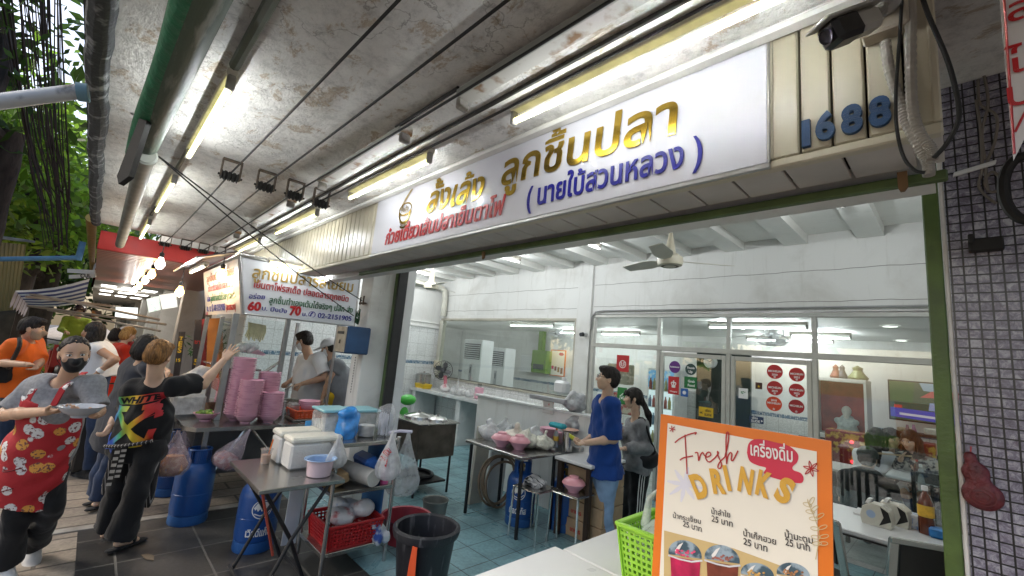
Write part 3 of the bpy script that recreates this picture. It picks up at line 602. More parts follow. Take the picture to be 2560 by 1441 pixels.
class Person:
    """joints in world metres; R/L are the person's own right and left"""
    def __init__(s,label,base,J,fwd,hf=None,hup=ZE,sex='m',k=1.0,tone='a',h=.009,group=None,jaw=1.0,hs=None,bw=1.0):
        s.bw=bw
        s.J={a:np.asarray(b,float) for a,b in J.items()}; J=s.J; s.k=k; s.sex=sex; s.h=h; s.fwd=nrm(np.asarray(fwd,float)*V(1,1,0)); s.hf=nrm(fwd if hf is None else hf); s.hup=hup; s.tone=tone; s.hs=hs or .95*k
        s.root=T('person',label,'person',base,group)
        s.up=nrm((J['SL']+J['SR'])/2-(J['HL']+J['HR'])/2); s.side=nrm(J['SR']-J['SL']); s.ft=nrm(np.cross(s.up,s.side))
        if s.ft@s.fwd<0: s.ft=-s.ft
    def torso(s,e=0.0,lo=0.0,w=1.0):
        J=s.J;k=s.k; sm=(J['SL']+J['SR'])/2; hm=(J['HL']+J['HR'])/2; R=np.stack([s.side,s.ft,s.up],1); L=np.linalg.norm(sm-hm); f=s.sex=='f'
        sw=np.linalg.norm(J['SR']-J['SL'])/2; hw=np.linalg.norm(J['HR']-J['HL'])/2
        c1=hm+(sm-hm)*.72; c2=hm+(sm-hm)*.38; c3=hm+(sm-hm)*.02
        pr=[ell(c1+s.ft*.005*k,V(sw*.86*w+e,.105*k+e,L*.36+e),R,.06),ell(c2,V((sw*.74 if f else sw*.8)*w+e,.095*k+e,L*.34+e),R,.08),ell(c3,V((hw+.075*k)*w+e,.112*k+e,L*.27+e),R,.07),
            cap(J['SL'],J['SR'],.05*k+e,.05*k+e,sq=(s.ft,1.0),k=.06)]
        if f: 
            for x in(-1,1): pr.append(ell(c1+s.side*x*sw*.42+s.ft*.075*k-s.up*.015,V(.06,.055,.06)*k+e*.7,R,.05))
        return pr
    def arm(s,x,e=0.0,frac=1.0,e2=None,fore=True):
        J=s.J;k=s.k; S,E,W=J['S'+x],J['E'+x],J['W'+x]; e2=e if e2 is None else e2
        r=(.047,.040,.036,.026) if s.sex=='m' else (.042,.036,.032,.0235); r=[q*k for q in r]
        if frac<=1.0 and not fore: 
            B=S+(E-S)*frac; return [cap(S,B,r[0]+e*.9,r[1]+(r[0]-r[1])*(1-frac)+e2,flat=1,k=.05)]
        pr=[cap(S,E,r[0]+e,r[1]+e,k=.03)]
        M_=E+(W-E)*.35
        if frac>=2 or frac==1.0: pr+= [cap(E,M_,r[1]*.97+e,r[2]*1.05+e,k=.025),cap(M_,W,r[2]*1.05+e,r[3]+e2,flat=1 if frac>=2 else 0,k=.02)]
        else:
            B=E+(W-E)*(frac-1); pr+=[cap(E,B,r[1]+e,r[2]+e2,flat=1,k=.025)]
        return pr
    def leg(s,x,e=0.0,e2=None,frac=2.0):
        J=s.J;k=s.k; Hh,K,A=J['H'+x],J['K'+x],J['A'+x]; e2=e if e2 is None else e2; r=[q*k*s.bw**.5 for q in (.088,.06,.055,.036)]
        C=K+(A-K)*.3; B=K+(A-K)*min(1,frac-1)
        if frac<2: return [cap(Hh,K,r[0]+e,r[1]+e,k=.05),cap(K,B,r[1]+e,r[2]+e2,flat=1,k=.03)]
        return [cap(Hh,K,r[0]*.92+min(e,.008),r[1]+e,k=.05),cap(K,C-(s.fwd*.012),r[1]*.95+e,r[2]+e*.9,k=.03),cap(C-(s.fwd*.012),A,r[2]+e*.9,r[3]+e2,flat=1 if e else 0,k=.03)]
    def foot_dir(s,x): return nrm(s.J.get('T'+x,s.J['A'+x]+s.fwd*.1)-s.J['A'+x])
    def body(s,hands=None,mask=False,legs=True,shut=False,detail=True,gaze=0):
        J=s.J;k=s.k; n0=(J['SL']+J['SR'])/2; pr=s.torso(-.006,w=s.bw)
        for x in 'LR':
            pr+=s.arm(x)
            if legs:
                pr+=s.leg(x,-.012); A=J['A'+x]; t=s.foot_dir(x); pr+=[cap(A-nrm(ZE-t*(t@ZE))*.035*k,A+t*.12*k-nrm(ZE-t*(t@ZE))*.056*k,.034*k,.028*k,sq=(ZE,.7),k=.03)]
        hc=J['head']; pr.append(cap(n0+s.up*.0,hc-nrm(s.hup)*.06*k-s.hf*.012,.056*k if s.sex=='m' else .048*k,.05*k if s.sex=='m' else .044*k,k=.05))
        v,f=sdf(pr,s.h); b=MB(); b.add(v,f.tolist(),0)
        hp,q,R=head_prims(hc,s.hf,s.hup,s.hs,.9 if s.sex=='f' else 1.0); hp.append(cap(n0+(hc-n0)*.3,hc-s.hf*.02-nrm(s.hup)*.04*k,.05*k if s.sex=='m' else .043*k,.047*k if s.sex=='m' else .042*k,k=.03)); s.q=q; s.R=R
        v,f=sdf(hp,min(s.h*.6,.0055)); b.add(v,f.tolist(),0)
        for p in eyes(q,R,s.hs,shut,gaze,.55 if s.sex=='f' else .9): b.add(*p)
        for x in 'LR':
            hh=(hands or {}).get(x,{}); d=hh.get('d',nrm(J['W'+x]-J['E'+x])); n=hh.get('n',-s.ft if abs(s.ft@d)<.8 else -s.up); t=hh.get('t',s.ft)
            v,f=sdf(hand_prims(J['W'+x],d,n,t,hh.get('curl',.45),s.k*(.94 if s.sex=='m' else .86),hh.get('spread',.12),hh.get('thumb',.5)),min(.0042,s.h*.5) if s.h<.011 else .006); b.add(v,f.tolist(),0)
        o=O('body',b,[skin(s.tone),M_eye,M_dark,M_lip],s.root,smooth=0,recalc=False); o.data.shade_smooth(); s.bodyo=o
    def hair(s,style='short',m=None,len_=.0,back=V(0,0,-1),seed=3):
        q,R,S=s.q,s.R,s.hs; m=m or M_hair
        pr=[ell(q(0,-.018,.04),V(.083,.103,.094)*S,R,.02),ell(q(0,-.06,-.02),V(.072,.052,.06)*S,R,.04)]
        if style=='short': pr+=[ell(q(0,.055,.092),V(.058,.045,.026)*S,R,.03),ell(q(.03,.07,.085),V(.035,.028,.02)*S,R,.03)]
        cut=[]
        if style in('short','cap'): cut=[sub(ell(q(0,.115,-.02),V(.075,.075,.075)*S,R,.012)),sub(ell(q(0,.03,-.10),V(.1,.085,.07)*S,R,.012)),sub(ell(q(0,-.03,-.14),V(.1,.1,.07)*S,R,.015))]
        elif style=='bun':
            pr=[ell(q(0,-.016,.034),V(.078,.098,.089)*S,R,.02),ell(q(0,-.055,-.02),V(.068,.05,.058)*S,R,.04)]; cut=[sub(ell(q(0,.03,-.13),V(.1,.09,.07)*S,R,.012)),sub(ell(q(0,.03,-.10),V(.1,.09,.072)*S,R,.012))]
        else: cut=[sub(ell(q(0,.118,-.03),V(.058,.07,.088)*S,R,.012)),sub(ell(q(0,.07,-.13),V(.06,.06,.09)*S,R,.02))]
        if style=='bob': pr+=[ell(q(0,-.045,-.05),V(.085,.065,.075)*S,R,.04)]
        pr=pr+cut
        if style=='bun': pr.append(ell(q(0,-.115,.01),V(.04,.034,.04)*S,R,.02))
        if style=='long':
            for x in(-.055,-.02,.02,.055):
                a=q(x,-.055,-.02); pr.append(cap(a,a+back*len_*.5+s.side*x*.2,.042*S,.04*S,k=.03)); pr.append(cap(a+back*len_*.5+s.side*x*.2,a+back*len_,.04*S,.016*S,k=.03))
            for x in(-1,1): pr.append(cap(q(x*.07,.0,.02),q(x*.074,.01,.0)+back*min(len_*.5,.12),.022*S,.012*S,k=.02))
        if style=='tail':
            pr.append(cap(q(0,-.1,0),q(0,-.13,-.04)+back*len_*.5,.03*S,.035*S,k=.03)); pr.append(cap(q(0,-.13,-.04)+back*len_*.5,q(0,-.1,-.05)+back*len_,.035*S,.01,k=.03)); 
            pr+=[cap(q(-.05,.078,.075),q(-.03,.098,.03),.016*S,.008*S,k=.02),cap(q(.0,.085,.075),q(.01,.104,.034),.018*S,.008*S,k=.02),cap(q(.045,.078,.075),q(.04,.093,.03),.016*S,.008*S,k=.02)]
            for x in(-1,1): pr.append(cap(q(x*.072,.03,.03),q(x*.072,.035,-.06),.016*S,.008*S,k=.02))
        def strands(F,G):
            L=(G-q(0,0,0))@R; a=np.arctan2(L[...,0],L[...,1]+.02); return F+.0022*np.sin(a*34+3*np.sin(a*7)+L[...,2]*40)+.0018*np.sin(a*71+L[...,2]*30)
        o=org('hair',pr,m,s.root,h=min(s.h*.75,.0065),post=strands,clips=[(q(0,.050,.076),R[:,1]*.8-R[:,2]*.6)] if style=='bun' else ()); return o
    def shirt(s,m,name='shirt',e=.016,sleeve=.62,drop=.1,w=1.0,seed=1,wr=.005,le=.016,long=False,extra=None,skirt=.0,neck=True,parent=None,clips=()):
        J=s.J; sm=(J['SL']+J['SR'])/2; hm=(J['HL']+J['HR'])/2; pr=s.torso(e,w=w); hw=np.linalg.norm(J['HR']-J['HL'])/2
        low=cap(hm+s.up*.16,hm-s.up*drop,(hw+.092*s.k)*w+e,(hw+.110*s.k)*w+e+skirt,flat=1,sq=(s.ft,.8),k=.08); pr=[pr[0],pr[1],low]+pr[3:]
        if sleeve:
            for x in 'LR': pr+= s.arm(x,e=le,frac=sleeve,e2=le+(.010 if not long else -.002),fore=sleeve>1)
        if extra: pr+=extra
        if neck: n0=sm+s.up*.03; pr.append(sub(cap(n0+s.up*.03+s.ft*.03,n0+s.up*.12+s.ft*.05,.055*s.k,.07*s.k,k=.012)))
        s.shirto=org(name,pr,m,s.root if parent is None else parent,h=s.h*.85,wr=wr,seed=seed,clips=clips); return s.shirto
    def trousers(s,m,name='trousers',e=.014,e2=.02,frac=2.0,seed=2,wr=.005,waist=.07,legs='LR'):
        J=s.J; hm=(J['HL']+J['HR'])/2; pr=[s.torso(-.004,w=s.bw)[2]]+[cap(J['HL'],J['HR'],.085*s.k,k=.06)]
        for x in legs: pr+=s.leg(x,e,e2,frac)
        return org(name,pr,m,s.root,h=s.h,clips=[(hm+s.up*waist,s.up)],wr=wr,seed=seed,wf=34)
    def shoes(s,m,name='shoe',sole=None,flip=False,legs='LR'):
        J=s.J;k=s.k
        for x in legs:
            A=J['A'+x]; t=s.foot_dir(x); up=nrm(ZE-t*(t@ZE)); a=A-up*.055*k-t*.05*k; b=A-up*.062*k+t*.15*k
            if flip: pr=[cap(a-up*.012,b-up*.012+t*.02,.036*k,.042*k,sq=(up,.32),k=.02),cap(A+t*.07*k-up*.01*k,A+t*.09*k-up*.03*k,.045*k,.045*k,sq=(t,.4),k=.01)]
            else: pr=[cap(a,b,.042*k,.04*k,sq=(up,.75),k=.03),cap(A-up*.0,A+t*.07*k-up*.04*k,.043*k,.04*k,k=.04)]
            cl=[(A-up*.088*k,-up)]; o=org(name,pr,m,s.root,h=.007,clips=cl)
    def facemask(s,m):
        q,R,S=s.q,s.R,s.hs; g=.007
        pr=[ell(q(0,.03,-.035),V(.059+g,.062+g,.072+g)*S,R,.03),ell(q(0,.052,-.09),V(.028+g,.026+g,.022+g)*S,R,.03),cap(q(0,.09,-.012),q(0,.106,-.035),(.01+g)*S,(.016+g)*S,k=.03)]
        r,f,u=R[:,0],R[:,1],R[:,2]
        o=org('face_mask',pr,m,s.root,h=.0045,clips=[(q(0,.1,-.012),u*1+f*.05),(q(0,.012,0),-f),(q(0,.0,-.118),-u)]); 
        b=MB()
        for x in(-1,1):
            b.tube([q(x*.062,.03,-.03),q(x*.078,.0,-.0),q(x*.083,-.02,.012)],.0015,5); b.tube([q(x*.058,.03,-.08),q(x*.078,.0,-.045),q(x*.083,-.022,-.02)],.0015,5)
        O('ear_loop',b,m,o)
        return o
# ================================================================ signs
from mathutils.bvhtree import BVHTree
def decal(name,mb,mats,parent,target,direction,lift=.003,fine=.012):
    """lay flat artwork on the surface of target (a print on cloth, a mark on a cylinder)"""
    bm=bmesh.new(); vs=[bm.verts.new(v) for v in np.vstack(mb.v)]
    for f,mi in zip(mb.f,mb.mi):
        try: q=bm.faces.new([vs[i] for i in f]); q.material_index=mi
        except ValueError: pass
    for _ in range(5):
        e=[x for x in bm.edges if x.calc_length()>fine]
        if not e: break
        bmesh.ops.subdivide_edges(bm,edges=e,cuts=1); bmesh.ops.triangulate(bm,faces=bm.faces)
    tg=target if isinstance(target,list) else [target]; tv=[];tf=[]
    for t in tg:
        o=woff(t.parent); n=len(tv); tv+=[Vector(np.array(v.co)+o) for v in t.data.vertices]; tf+=[[i+n for i in p.vertices] for p in t.data.polygons]
    bv=BVHTree.FromPolygons(tv,tf); d=Vector(nrm(direction)); dead=[]
    for v in bm.verts:
        h=bv.ray_cast(v.co-d*.5,d)
        if h[0] is None: h=bv.find_nearest(v.co)
        v.co=h[0]-d*lift
    off=woff(parent); 
    for v in bm.verts: v.co-=Vector(off)
    me=bpy.data.meshes.new(name); bm.to_mesh(me); bm.free()
    for m in (mats if isinstance(mats,(list,tuple)) else [mats]): me.materials.append(m)
    o=bpy.data.objects.new(name,me); COL.objects.link(o); o.parent=parent; WOFF[o.name]=off; return o
def line(mb,s,l,r,top,off=.02,thick=0,lift=.003,ratio=.56,X=XE,Y=ZE,m=None,shear=0,**pl):
    """writing between photo points l and r on the given plane; top = point at consonant height over l"""
    a=P(*l,**pl); b=P(*r,**pl); h=abs((P(*top,**pl)-a)@Y); w_=(b-a)@X; rise=((b-a)@Y)/w_
    return write(mb,s,a,nrm(np.asarray(X)+np.asarray(Y)*rise),Y,width=w_,size=h/ratio,off=off,thick=thick,lift=lift,m=m,shear=shear)
m,n,L,b_=nodes('gold_mirror_letter'); b_.inputs['Base Color'].default_value=(.66,.45,.09,1); b_.inputs['Metallic'].default_value=1; b_.inputs['Roughness'].default_value=.16; M_gold=m
M_red=mat('red_acrylic',(.42,.012,.015),.3,0,.05,5); M_blue_l=mat('blue_acrylic',(.012,.012,.24),.3,0,.05,5); M_greenl=mat('green_acrylic',(.01,.12,.04),.35,0,.05,5)
M_board=mat('white_gloss_board',(.58,.58,.64),.4,0,.02,2,spec=.5,coat=1.0)
YS=1.497
t=T('shop_sign','long glossy white shop sign with gold, red and blue Thai letters and bowl emblem','sign',(-1.8,YS,2.57))
b=MB(); b.box((-3.252,YS,2.352),(-.412,1.53,2.808),.004); O('board',b,M_board,t)
b=MB(); b.box((-3.262,YS-.004,2.335),(-.405,1.53,2.351),.002); b.box((-.41,YS-.004,2.352),(-.404,1.53,2.81),.002); O('board_trim',b,mat('aluminium',(.55,.55,.55),.35,.9,.05,8),t)
b=MB(); line(b,'ลั้งเล้ง',(1066,533),(1203,497),(1070,486),.018,.003,y=YS,shear=.25); O('gold_shop_name',b,M_gold,t,smooth=0,recalc=False)
b=MB(); line(b,'ลูกชิ้นปลา',(1254,466),(1690,334),(1258,408),.018,.003,y=YS,shear=.06); O('gold_letters',b,M_gold,t,smooth=0,recalc=False)
b=MB(); line(b,'ก๋วยเตี๋ยวเส้นปลาเย็นตาโฟ',(963,613),(1258,536),(962,588),.020,.003,y=YS,shear=.12); O('red_letters',b,M_red,t,smooth=0,recalc=False)
b=MB(); line(b,'( นายใบ้สวนหลวง )',(1318,520),(1757,405),(1340,472),.018,.003,y=YS,ratio=.6); O('blue_letters',b,M_blue_l,t,smooth=0,recalc=False)
b=MB(); o=P(1014,532,y=YS); an=np.linspace(0,2*np.pi,40)
def rib(pts,wd,lift=.006): b.ribbon(np.array(pts),wd,o,XE,ZE,lift)
rib(np.stack([.085*np.cos(an),.025+.045*np.sin(an)],1),.010); a2=np.linspace(np.pi*1.02,np.pi*1.98,24); rib(np.stack([.083*np.cos(a2),.02+.095*np.sin(a2)],1),.012,.0065); rib(np.stack([.07*np.cos(a2),-.0+.085*np.sin(a2)],1),.010,.007)
for k in range(9): q=np.pi*(1.1+.1*k); rib([(.072*math.cos(q),.0+.086*math.sin(q)),(.063*math.cos(q),-.022+.088*math.sin(q))],.009,.0075)
rib(np.stack([.045*np.cos(a2),-.095+.02*np.sin(a2)],1),.014); 
for dx in(0,.018): rib([(-.075+dx,.03),(-.02+dx,.1),(.055+dx,.165)],.009,.008)
write(b,'ลั้งเล้ง',o+V(-.05,0,.005),XE,ZE,width=.1,size=.055,off=.02,lift=.009)
O('bowl_emblem',b,M_gold,t,smooth=0,recalc=False)
# house number
M_num=mat('blue_painted_numeral',(.012,.05,.13),.55,0,.3,12,.2)
for s,u0,u1,v,lab in(('1',2007,2028,369,'blue numeral 1 of the house number on the beige cladding'),('6',2041,2090,354,'blue numeral 6 of the house number between the 1 and the first 8'),('8',2105,2160,339,'blue numeral 8 next to the 6 on the beige cladding'),('8',2174,2231,321,'blue numeral 8 beside the grey conduits, end of the house number')):
    o=P(u0,v,y=1.507); b=MB(); write(b,s,o,XE,ZE,width=P(u1,v,y=1.507)[0]-o[0],size=.116,off=.045,thick=.014,lift=.0); one('house_numeral',b,M_num,lab,'house number','numerals of the house number',smooth=0,recalc=False)
# cart signs
XC=-4.97
tl,tr,br_,bl=[P(u,v,x=XC) for u,v in((601,641),(900,699),(886,817),(609,785))]
c=(tl+tr+br_+bl)/4; t=T('cart_sign','white noodle cart sign with gold, red and green Thai letters, prices and phone number','sign',c)
b=MB(); b.plate([tl,tr,br_,bl],(-.05,0,0)); O('board',b,mat('white_cart_board',(.64,.66,.7),.3,0,.03,3),t)
b=MB()
for p,q in((tl,tr),(tr,br_),(br_,bl),(bl,tl)): b.tube([p+V(.004,0,0),q+V(.004,0,0)],.01,6)
O('steel_edge',b,mat('brushed_steel',(.42,.42,.42),.3,.95,.12,14,stretch=(1,1,12)),t)
def cl(mat_,items,name):
    b=MB()
    for s,l,r,tp,off in items: line(b,s,l,r,tp,off,.004,X=YE,x=XC)
    O(name,b,mat_,t,smooth=0,recalc=False)
R1=lambda x,y:(600+x/4.804,480+y/4.804); R2=lambda x,y:(400+x/4,700+y/4)
cl(mat('gold_paint',(.36,.24,.06),.4,.3,.1,8),[('ลูกชิ้นปลารสเยี่ยม',R1(140,1030),R1(1350,1205),R1(140,915),.012)],'gold_letters')
cl(M_red,[('เย็นตาโฟรสเด็ด ปลอดสารทุกชนิด',R2(935,75),R2(1880,220),R2(935,20),.010)],'red_letters')
cl(M_blue_l,[('อร่อย',R2(885,185),R2(1045,195),R2(885,146),.008),('บ. ปิงปัง',R2(1015,303),R2(1265,335),R2(1015,268),.008),('บ.',R2(1420,360),R2(1465,365),R2(1420,328),.008),('✆ 02-2151905',R2(1480,368),R2(1910,412),R2(1480,328),.012)],'blue_letters')
cl(M_greenl,[('ลูกชิ้นทำเองเต้นได้จริงๆ ปลีก-ส่ง',R2(1088,230),R2(1922,330),R2(1088,178),.006)],'green_letters')
cl(M_red,[('60',R2(870,302),R2(1003,307),R2(870,235),.05),('70',R2(1288,350),R2(1403,355),R2(1288,280),.05)],'price_figures')
# street side sign of the cart, lit orange by the bulbs
y1,y0=tl[1],bl[1]; z1,z0=tl[2],bl[2]; XF=-6.9
a=V(XC-.05,y1-.01,z1-.02); d_=V(XC-.05,y0-.015,z0); e_=V(XF,y0-.015,z0); f_=V(XF,y1-.01,z1-.02)
ny=nrm(np.cross(XE,a-d_)); SX,SY=XE,nrm(a-d_)
t2=T('cart_side_sign','slanted street side sign of the noodle cart glowing orange under a bulb','sign',(a+e_)/2); b=MB(); b.plate([f_,a,d_,e_],-ny*.03); O('board',b,mat('orange_white_board',(.6,.55,.5),.4,0,.04,3),t2)
H=np.linalg.norm(a-d_)
for mt_,nm,it in((mat('brown_red_paint',(.25,.06,.02),.4,0,.1),'brown_letters',[('ลูกชิ้นปลารสเยี่ยม',.22,.74,1.5,.14)]),(M_red,'red_letters',[('เย็นตาโฟรสเด็ด ปลอดสาร',.3,.52,1.3,.13),('(สวนหลวง)',1.25,.08,.45,.12)]),(M_greenl,'green_letters',[('ลูกชิ้นทำเองเต้นได้จริงๆ ปลีก-ส่ง',.42,.30,1.28,.12)]),(M_blue_l,'blue_letters',[('อร่อย',.2,.30,.18,.12),('บ.  บ. ✆ 02-2151905',.15,.08,1.05,.13)])):
    b=MB()
    for s,x,y,w_,hh in it: write(b,s,e_+SX*x+SY*(y*H),SX,SY,width=w_,size=hh*.85,off=.008,lift=.004,thick=.002)
    O(nm,b,mt_,t2,smooth=0,recalc=False)
b=MB(); b.box(V(0,0,0)+e_+SX*.04-V(0,.008,0),e_+SX*.15+V(0,.001,.4)); O('red_panel',b,M_red,t2)
# ---------------------------------------------------------------- drinks poster board standing on the front table
a=P(1652,1040,y=1.56); b2=P(2078,1098,y=1.60); BX=nrm((b2-a)*V(1,1,0)); BW=np.linalg.norm((b2-a)*V(1,1,0)); BZ=nrm(V(0,.05,1)); N=nrm(np.cross(BX,BZ)); Zt=(a[2]+b2[2])/2; BH=(Zt-.745)/BZ[2]
o0=V(a[0],a[1],Zt)-BZ*BH      # bottom left corner, front face
t=T('poster_board','orange framed drinks poster board with red script, yellow capitals and four cup pictures','poster board',o0+BX*BW/2)
bp=lambda x,y,l=0: o0+BX*x+BZ*y+N*l
b=MB(); b.plate([bp(0,0),bp(BW,0),bp(BW,BH),bp(0,BH)],-N*.018); O('frame',b,mat('orange_print',(.70,.17,.015),.4,0,.04,4),t)
b=MB(); b.quad(*[bp(x,y,.002) for x,y in((.028,.02),(BW-.035,.02),(BW-.035,BH-.036),(.028,BH-.028))]); O('cream_panel',b,mat('cream_print',(.76,.71,.61),.38,0,.03,2),t)
iv=lambda u,v: (lambda p:((p-o0)@BX,(p-o0)@BZ))(_hit(u,v))
def _hit(u,v):
    r=ray(u,v); d=((o0-CAM)@N)/(r@N); return CAM+r*d
Q=lambda x,y: iv(1500+x/2.844,1020+y/2.844)
def pts(l): return [Q(*p) for p in l]
def smooth(l,n=60):
    p=np.array(l,float); k=len(p); x=np.linspace(0,k-1,n); i=np.clip(x.astype(int),0,k-2); f=(x-i)[:,None]; g=lambda j:p[np.clip(j,0,k-1)]
    p0,p1,p2,p3=g(i-1),g(i),g(i+1),g(i+2); return .5*((2*p1)+(-p0+p2)*f+(2*p0-5*p1+4*p2-p3)*f**2+(-p0+3*p1-3*p2+p3)*f**3)
M_scr=mat('red_script_print',(.40,.02,.02),.4,0,0)
b=MB()
for l in([(530,248),(560,222),(610,196),(660,180),(682,176),(672,190)],[(602,190),(606,260),(612,360),(618,470)],[(566,372),(590,356),(640,345),(660,342)],[(672,320),(690,318),(696,345),(700,375),(712,335),(728,318),(740,340)],[(740,340),(760,350),(785,335),(775,315),(755,325),(750,360),(775,385),(815,355)],[(815,355),(838,325),(832,310),(838,345),(862,400),(850,432),(835,420),(850,385),(885,350)],[(885,350),(905,260),(912,190),(900,175),(893,215),(893,300),(897,400)],[(897,400),(905,350),(922,320),(934,330),(930,370),(945,370),(978,305)]): b.ribbon(smooth(pts(l),40),.0042,o0,BX,BZ,.0045)
for cx,cy,r,k in((512,150,24,6),(1495,435,58,6)):
    for i in range(k):
        q=math.pi*2*i/k+.3; p0=np.array(Q(cx,cy)); 
        if r>40:
            for sgn in(-1,1): b.ribbon(smooth(pts([(cx,cy),(cx+r*.5*math.cos(q+.28*sgn),cy+r*.5*math.sin(q+.28*sgn)),(cx+r*math.cos(q),cy+r*math.sin(q))]),10),.0025,o0,BX,BZ,.0045+i*.0002)
        else: b.ribbon(pts([(cx,cy),(cx+r*math.cos(q),cy+r*math.sin(q))]),.003,o0,BX,BZ,.0045+i*.0002)
O('red_script',b,M_scr,t,smooth=0)
b=MB(); blob=smooth(pts([(1040,320),(1050,260),(1085,228),(1150,226),(1250,250),(1340,275),(1400,330),(1398,385),(1365,420),(1370,445),(1420,465),(1442,500),(1430,535),(1380,535),(1300,520),(1200,490),(1160,465),(1175,428),(1120,412),(1060,380),(1040,320)]),80)[:-1]
b.poly([bp(x,y,.0035) for x,y in blob]); O('red_blob',b,mat('crimson_print',(.55,.025,.06),.4,0,.04),t)
b=MB(); p,q=Q(1068,335),Q(1366,388); ang=math.atan2(q[1]-p[1],q[0]-p[0]); X_=BX*math.cos(ang)+BZ*math.sin(ang); write(b,'เครื่องดื่ม',bp(*p),X_,np.cross(N,X_),width=math.hypot(q[0]-p[0],q[1]-p[1]),size=.055,off=.018,lift=.0055); O('white_word',b,mat('white_print',(.75,.73,.7),.4,0,0),t,smooth=0)
b=MB()
for ch,(x0,y0),(x1,y1),hh in(('D',(690,640),(775,600),130),('R',(805,598),(890,572),140),('I',(905,578),(935,578),140),('N',(975,575),(1075,605),130),('K',(1100,600),(1200,618),140),('S',(1245,655),(1345,640),140)):
    p,q=np.array(Q(x0,y0)),np.array(Q(x1,y1)); e=q-p; L_=np.hypot(*e); 
    if ch=='D': e=np.array([L_*.9,L_*.46])
    if ch=='S': e=np.array([L_*.93,-L_*.36]); p=np.array(Q(1228,628))
    if ch=='R': e=np.array([L_*.96,L_*.22])
    if ch=='K': e=np.array([L_,-L_*.16])
    if ch=='N': e=np.array([L_,-L_*.12])
    e=e/np.hypot(*e); X_=BX*e[0]+BZ*e[1]; write(b,ch,bp(*p),X_,np.cross(N,X_),width=L_,size=.098,off=.055,lift=.007)
O('yellow_word',b,mat('amber_print',(.62,.34,.045),.4,0,0),t,smooth=0)
b=MB()
for q in range(8): a_=math.pi*q/4+.2; b.poly([bp(*np.array(Q(600+x*math.cos(a_)-y*math.sin(a_),545+x*math.sin(a_)+y*math.cos(a_))),.0025+q*.0002) for x,y in((0,-10),(70,-16),(128,-4),(125,6),(60,16),(0,10))])
O('pale_star',b,mat('lilac_print',(.66,.64,.7),.4,0,0),t,smooth=0)
for s,l,r,hh in(('น้ำกระเจี๊ยบ',(520,778),(718,825),.026),('25 บาท',(590,838),(722,882),.03),('น้ำลำใย',(792,752),(925,780),.028),('25 บาท',(793,804),(942,848),.032),('น้ำเก็กฮวย',(1018,908),(1250,975),.03),('25 บาท',(1018,968),(1188,1025),.033),('น้ำมะตูม',(1312,920),(1512,968),.03),('25 บาท',(1316,975),(1490,1022),.033)):
    p,q=np.array(Q(*l)),np.array(Q(*r)); e=q-p; L_=np.hypot(*e); e/=L_; X_=BX*e[0]+BZ*e[1]; b=MB(); write(b,s,bp(*p),X_,np.cross(N,X_),width=L_,size=hh*.82,off=.012,lift=.005); O('menu_words',b,mat('dark_print',(.03,.02,.02),.4,0,0),t,smooth=0)
b=MB(); st=smooth(pts([(1530,1080),(1548,960),(1550,880),(1520,780),(1480,690),(1470,650)]),30); b.ribbon(st,.002,o0,BX,BZ,.004)
for k,(cx,cy,a_) in enumerate(((1470,690,200),(1500,665,-60),(1490,740,190),(1520,720,-40),(1515,790,185),(1560,770,-30),(1525,860,190),(1580,850,-20),(1530,920,190),(1590,915,-10),(1540,965,180),(1585,965,0))):
    e=math.radians(a_); l=[(cx+32*math.cos(q)*math.cos(e)-13*math.sin(q)*math.sin(e),cy+32*math.cos(q)*math.sin(e)+13*math.sin(q)*math.cos(e)) for q in np.linspace(0,6.283,14)]; b.ribbon(pts(l),.0018,o0,BX,BZ,.0045+k*.0002)
O('leaf_drawing',b,mat('pale_gold_print',(.55,.43,.22),.4,0,0),t,smooth=0)
b=MB(); b.poly([bp(*Q(x,y),.003) for x,y in((455,870),(950,1000),(1300,1130),(1640,1260),(1640,1500),(455,1500))]); O('tan_band',b,mat('tan_print',(.55,.40,.18),.4,0,.03),t,smooth=0)
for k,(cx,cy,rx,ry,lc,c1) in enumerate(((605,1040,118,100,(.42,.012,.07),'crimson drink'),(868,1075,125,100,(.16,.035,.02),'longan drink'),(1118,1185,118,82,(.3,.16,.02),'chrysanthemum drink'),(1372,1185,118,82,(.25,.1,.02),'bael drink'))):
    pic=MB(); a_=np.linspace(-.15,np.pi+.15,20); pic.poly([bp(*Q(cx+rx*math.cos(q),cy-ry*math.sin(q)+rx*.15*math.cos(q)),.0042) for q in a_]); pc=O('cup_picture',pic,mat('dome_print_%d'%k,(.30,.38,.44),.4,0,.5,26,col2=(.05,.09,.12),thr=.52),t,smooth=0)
    q_=MB(); q_.poly([bp(*Q(cx+x*rx,cy+y),.0048) for x,y in((-.88,12),(.92,50),(.8,420),(-.7,420))]); O('drink',q_,mat('drink_print_%d'%k,lc,.4,0,.4,22),pc,smooth=0)
    q_=MB(); q_.ribbon(pts([(cx-rx,cy+5),(cx-rx*.3,cy+34),(cx+rx*.4,cy+52),(cx+rx*1.05,cy+45)]),.005,o0,BX,BZ,.0056); O('lid_rim',q_,mat('rim_print',(.6,.6,.62),.4,0,.1),pc,smooth=0)
    q_=MB()
    for i in range(16): x,y=random.uniform(-.55,.6),random.uniform(-30,14); q_.poly([bp(*Q(cx+x*rx+11*math.cos(e),cy+y+x*14+9*math.sin(e)),.006+i*.0001) for e in np.linspace(0,6.28,6)[:-1]])
    O('topping',q_,mat('topping_print_%d'%k,tuple(min(1,c*1.6+.06) for c in lc),.4,0,.5,60),pc,smooth=0)
    q_=MB(); q_.poly([bp(*Q(cx+x*rx,cy+y*ry),.0062) for x,y in((-.6,-.3),(-.35,-.7),(-.1,-.85),(-.3,-.4),(-.5,.0))]); O('lid_glint',q_,mat('white_print',(.75,.73,.7),.4,0,0),pc,smooth=0)
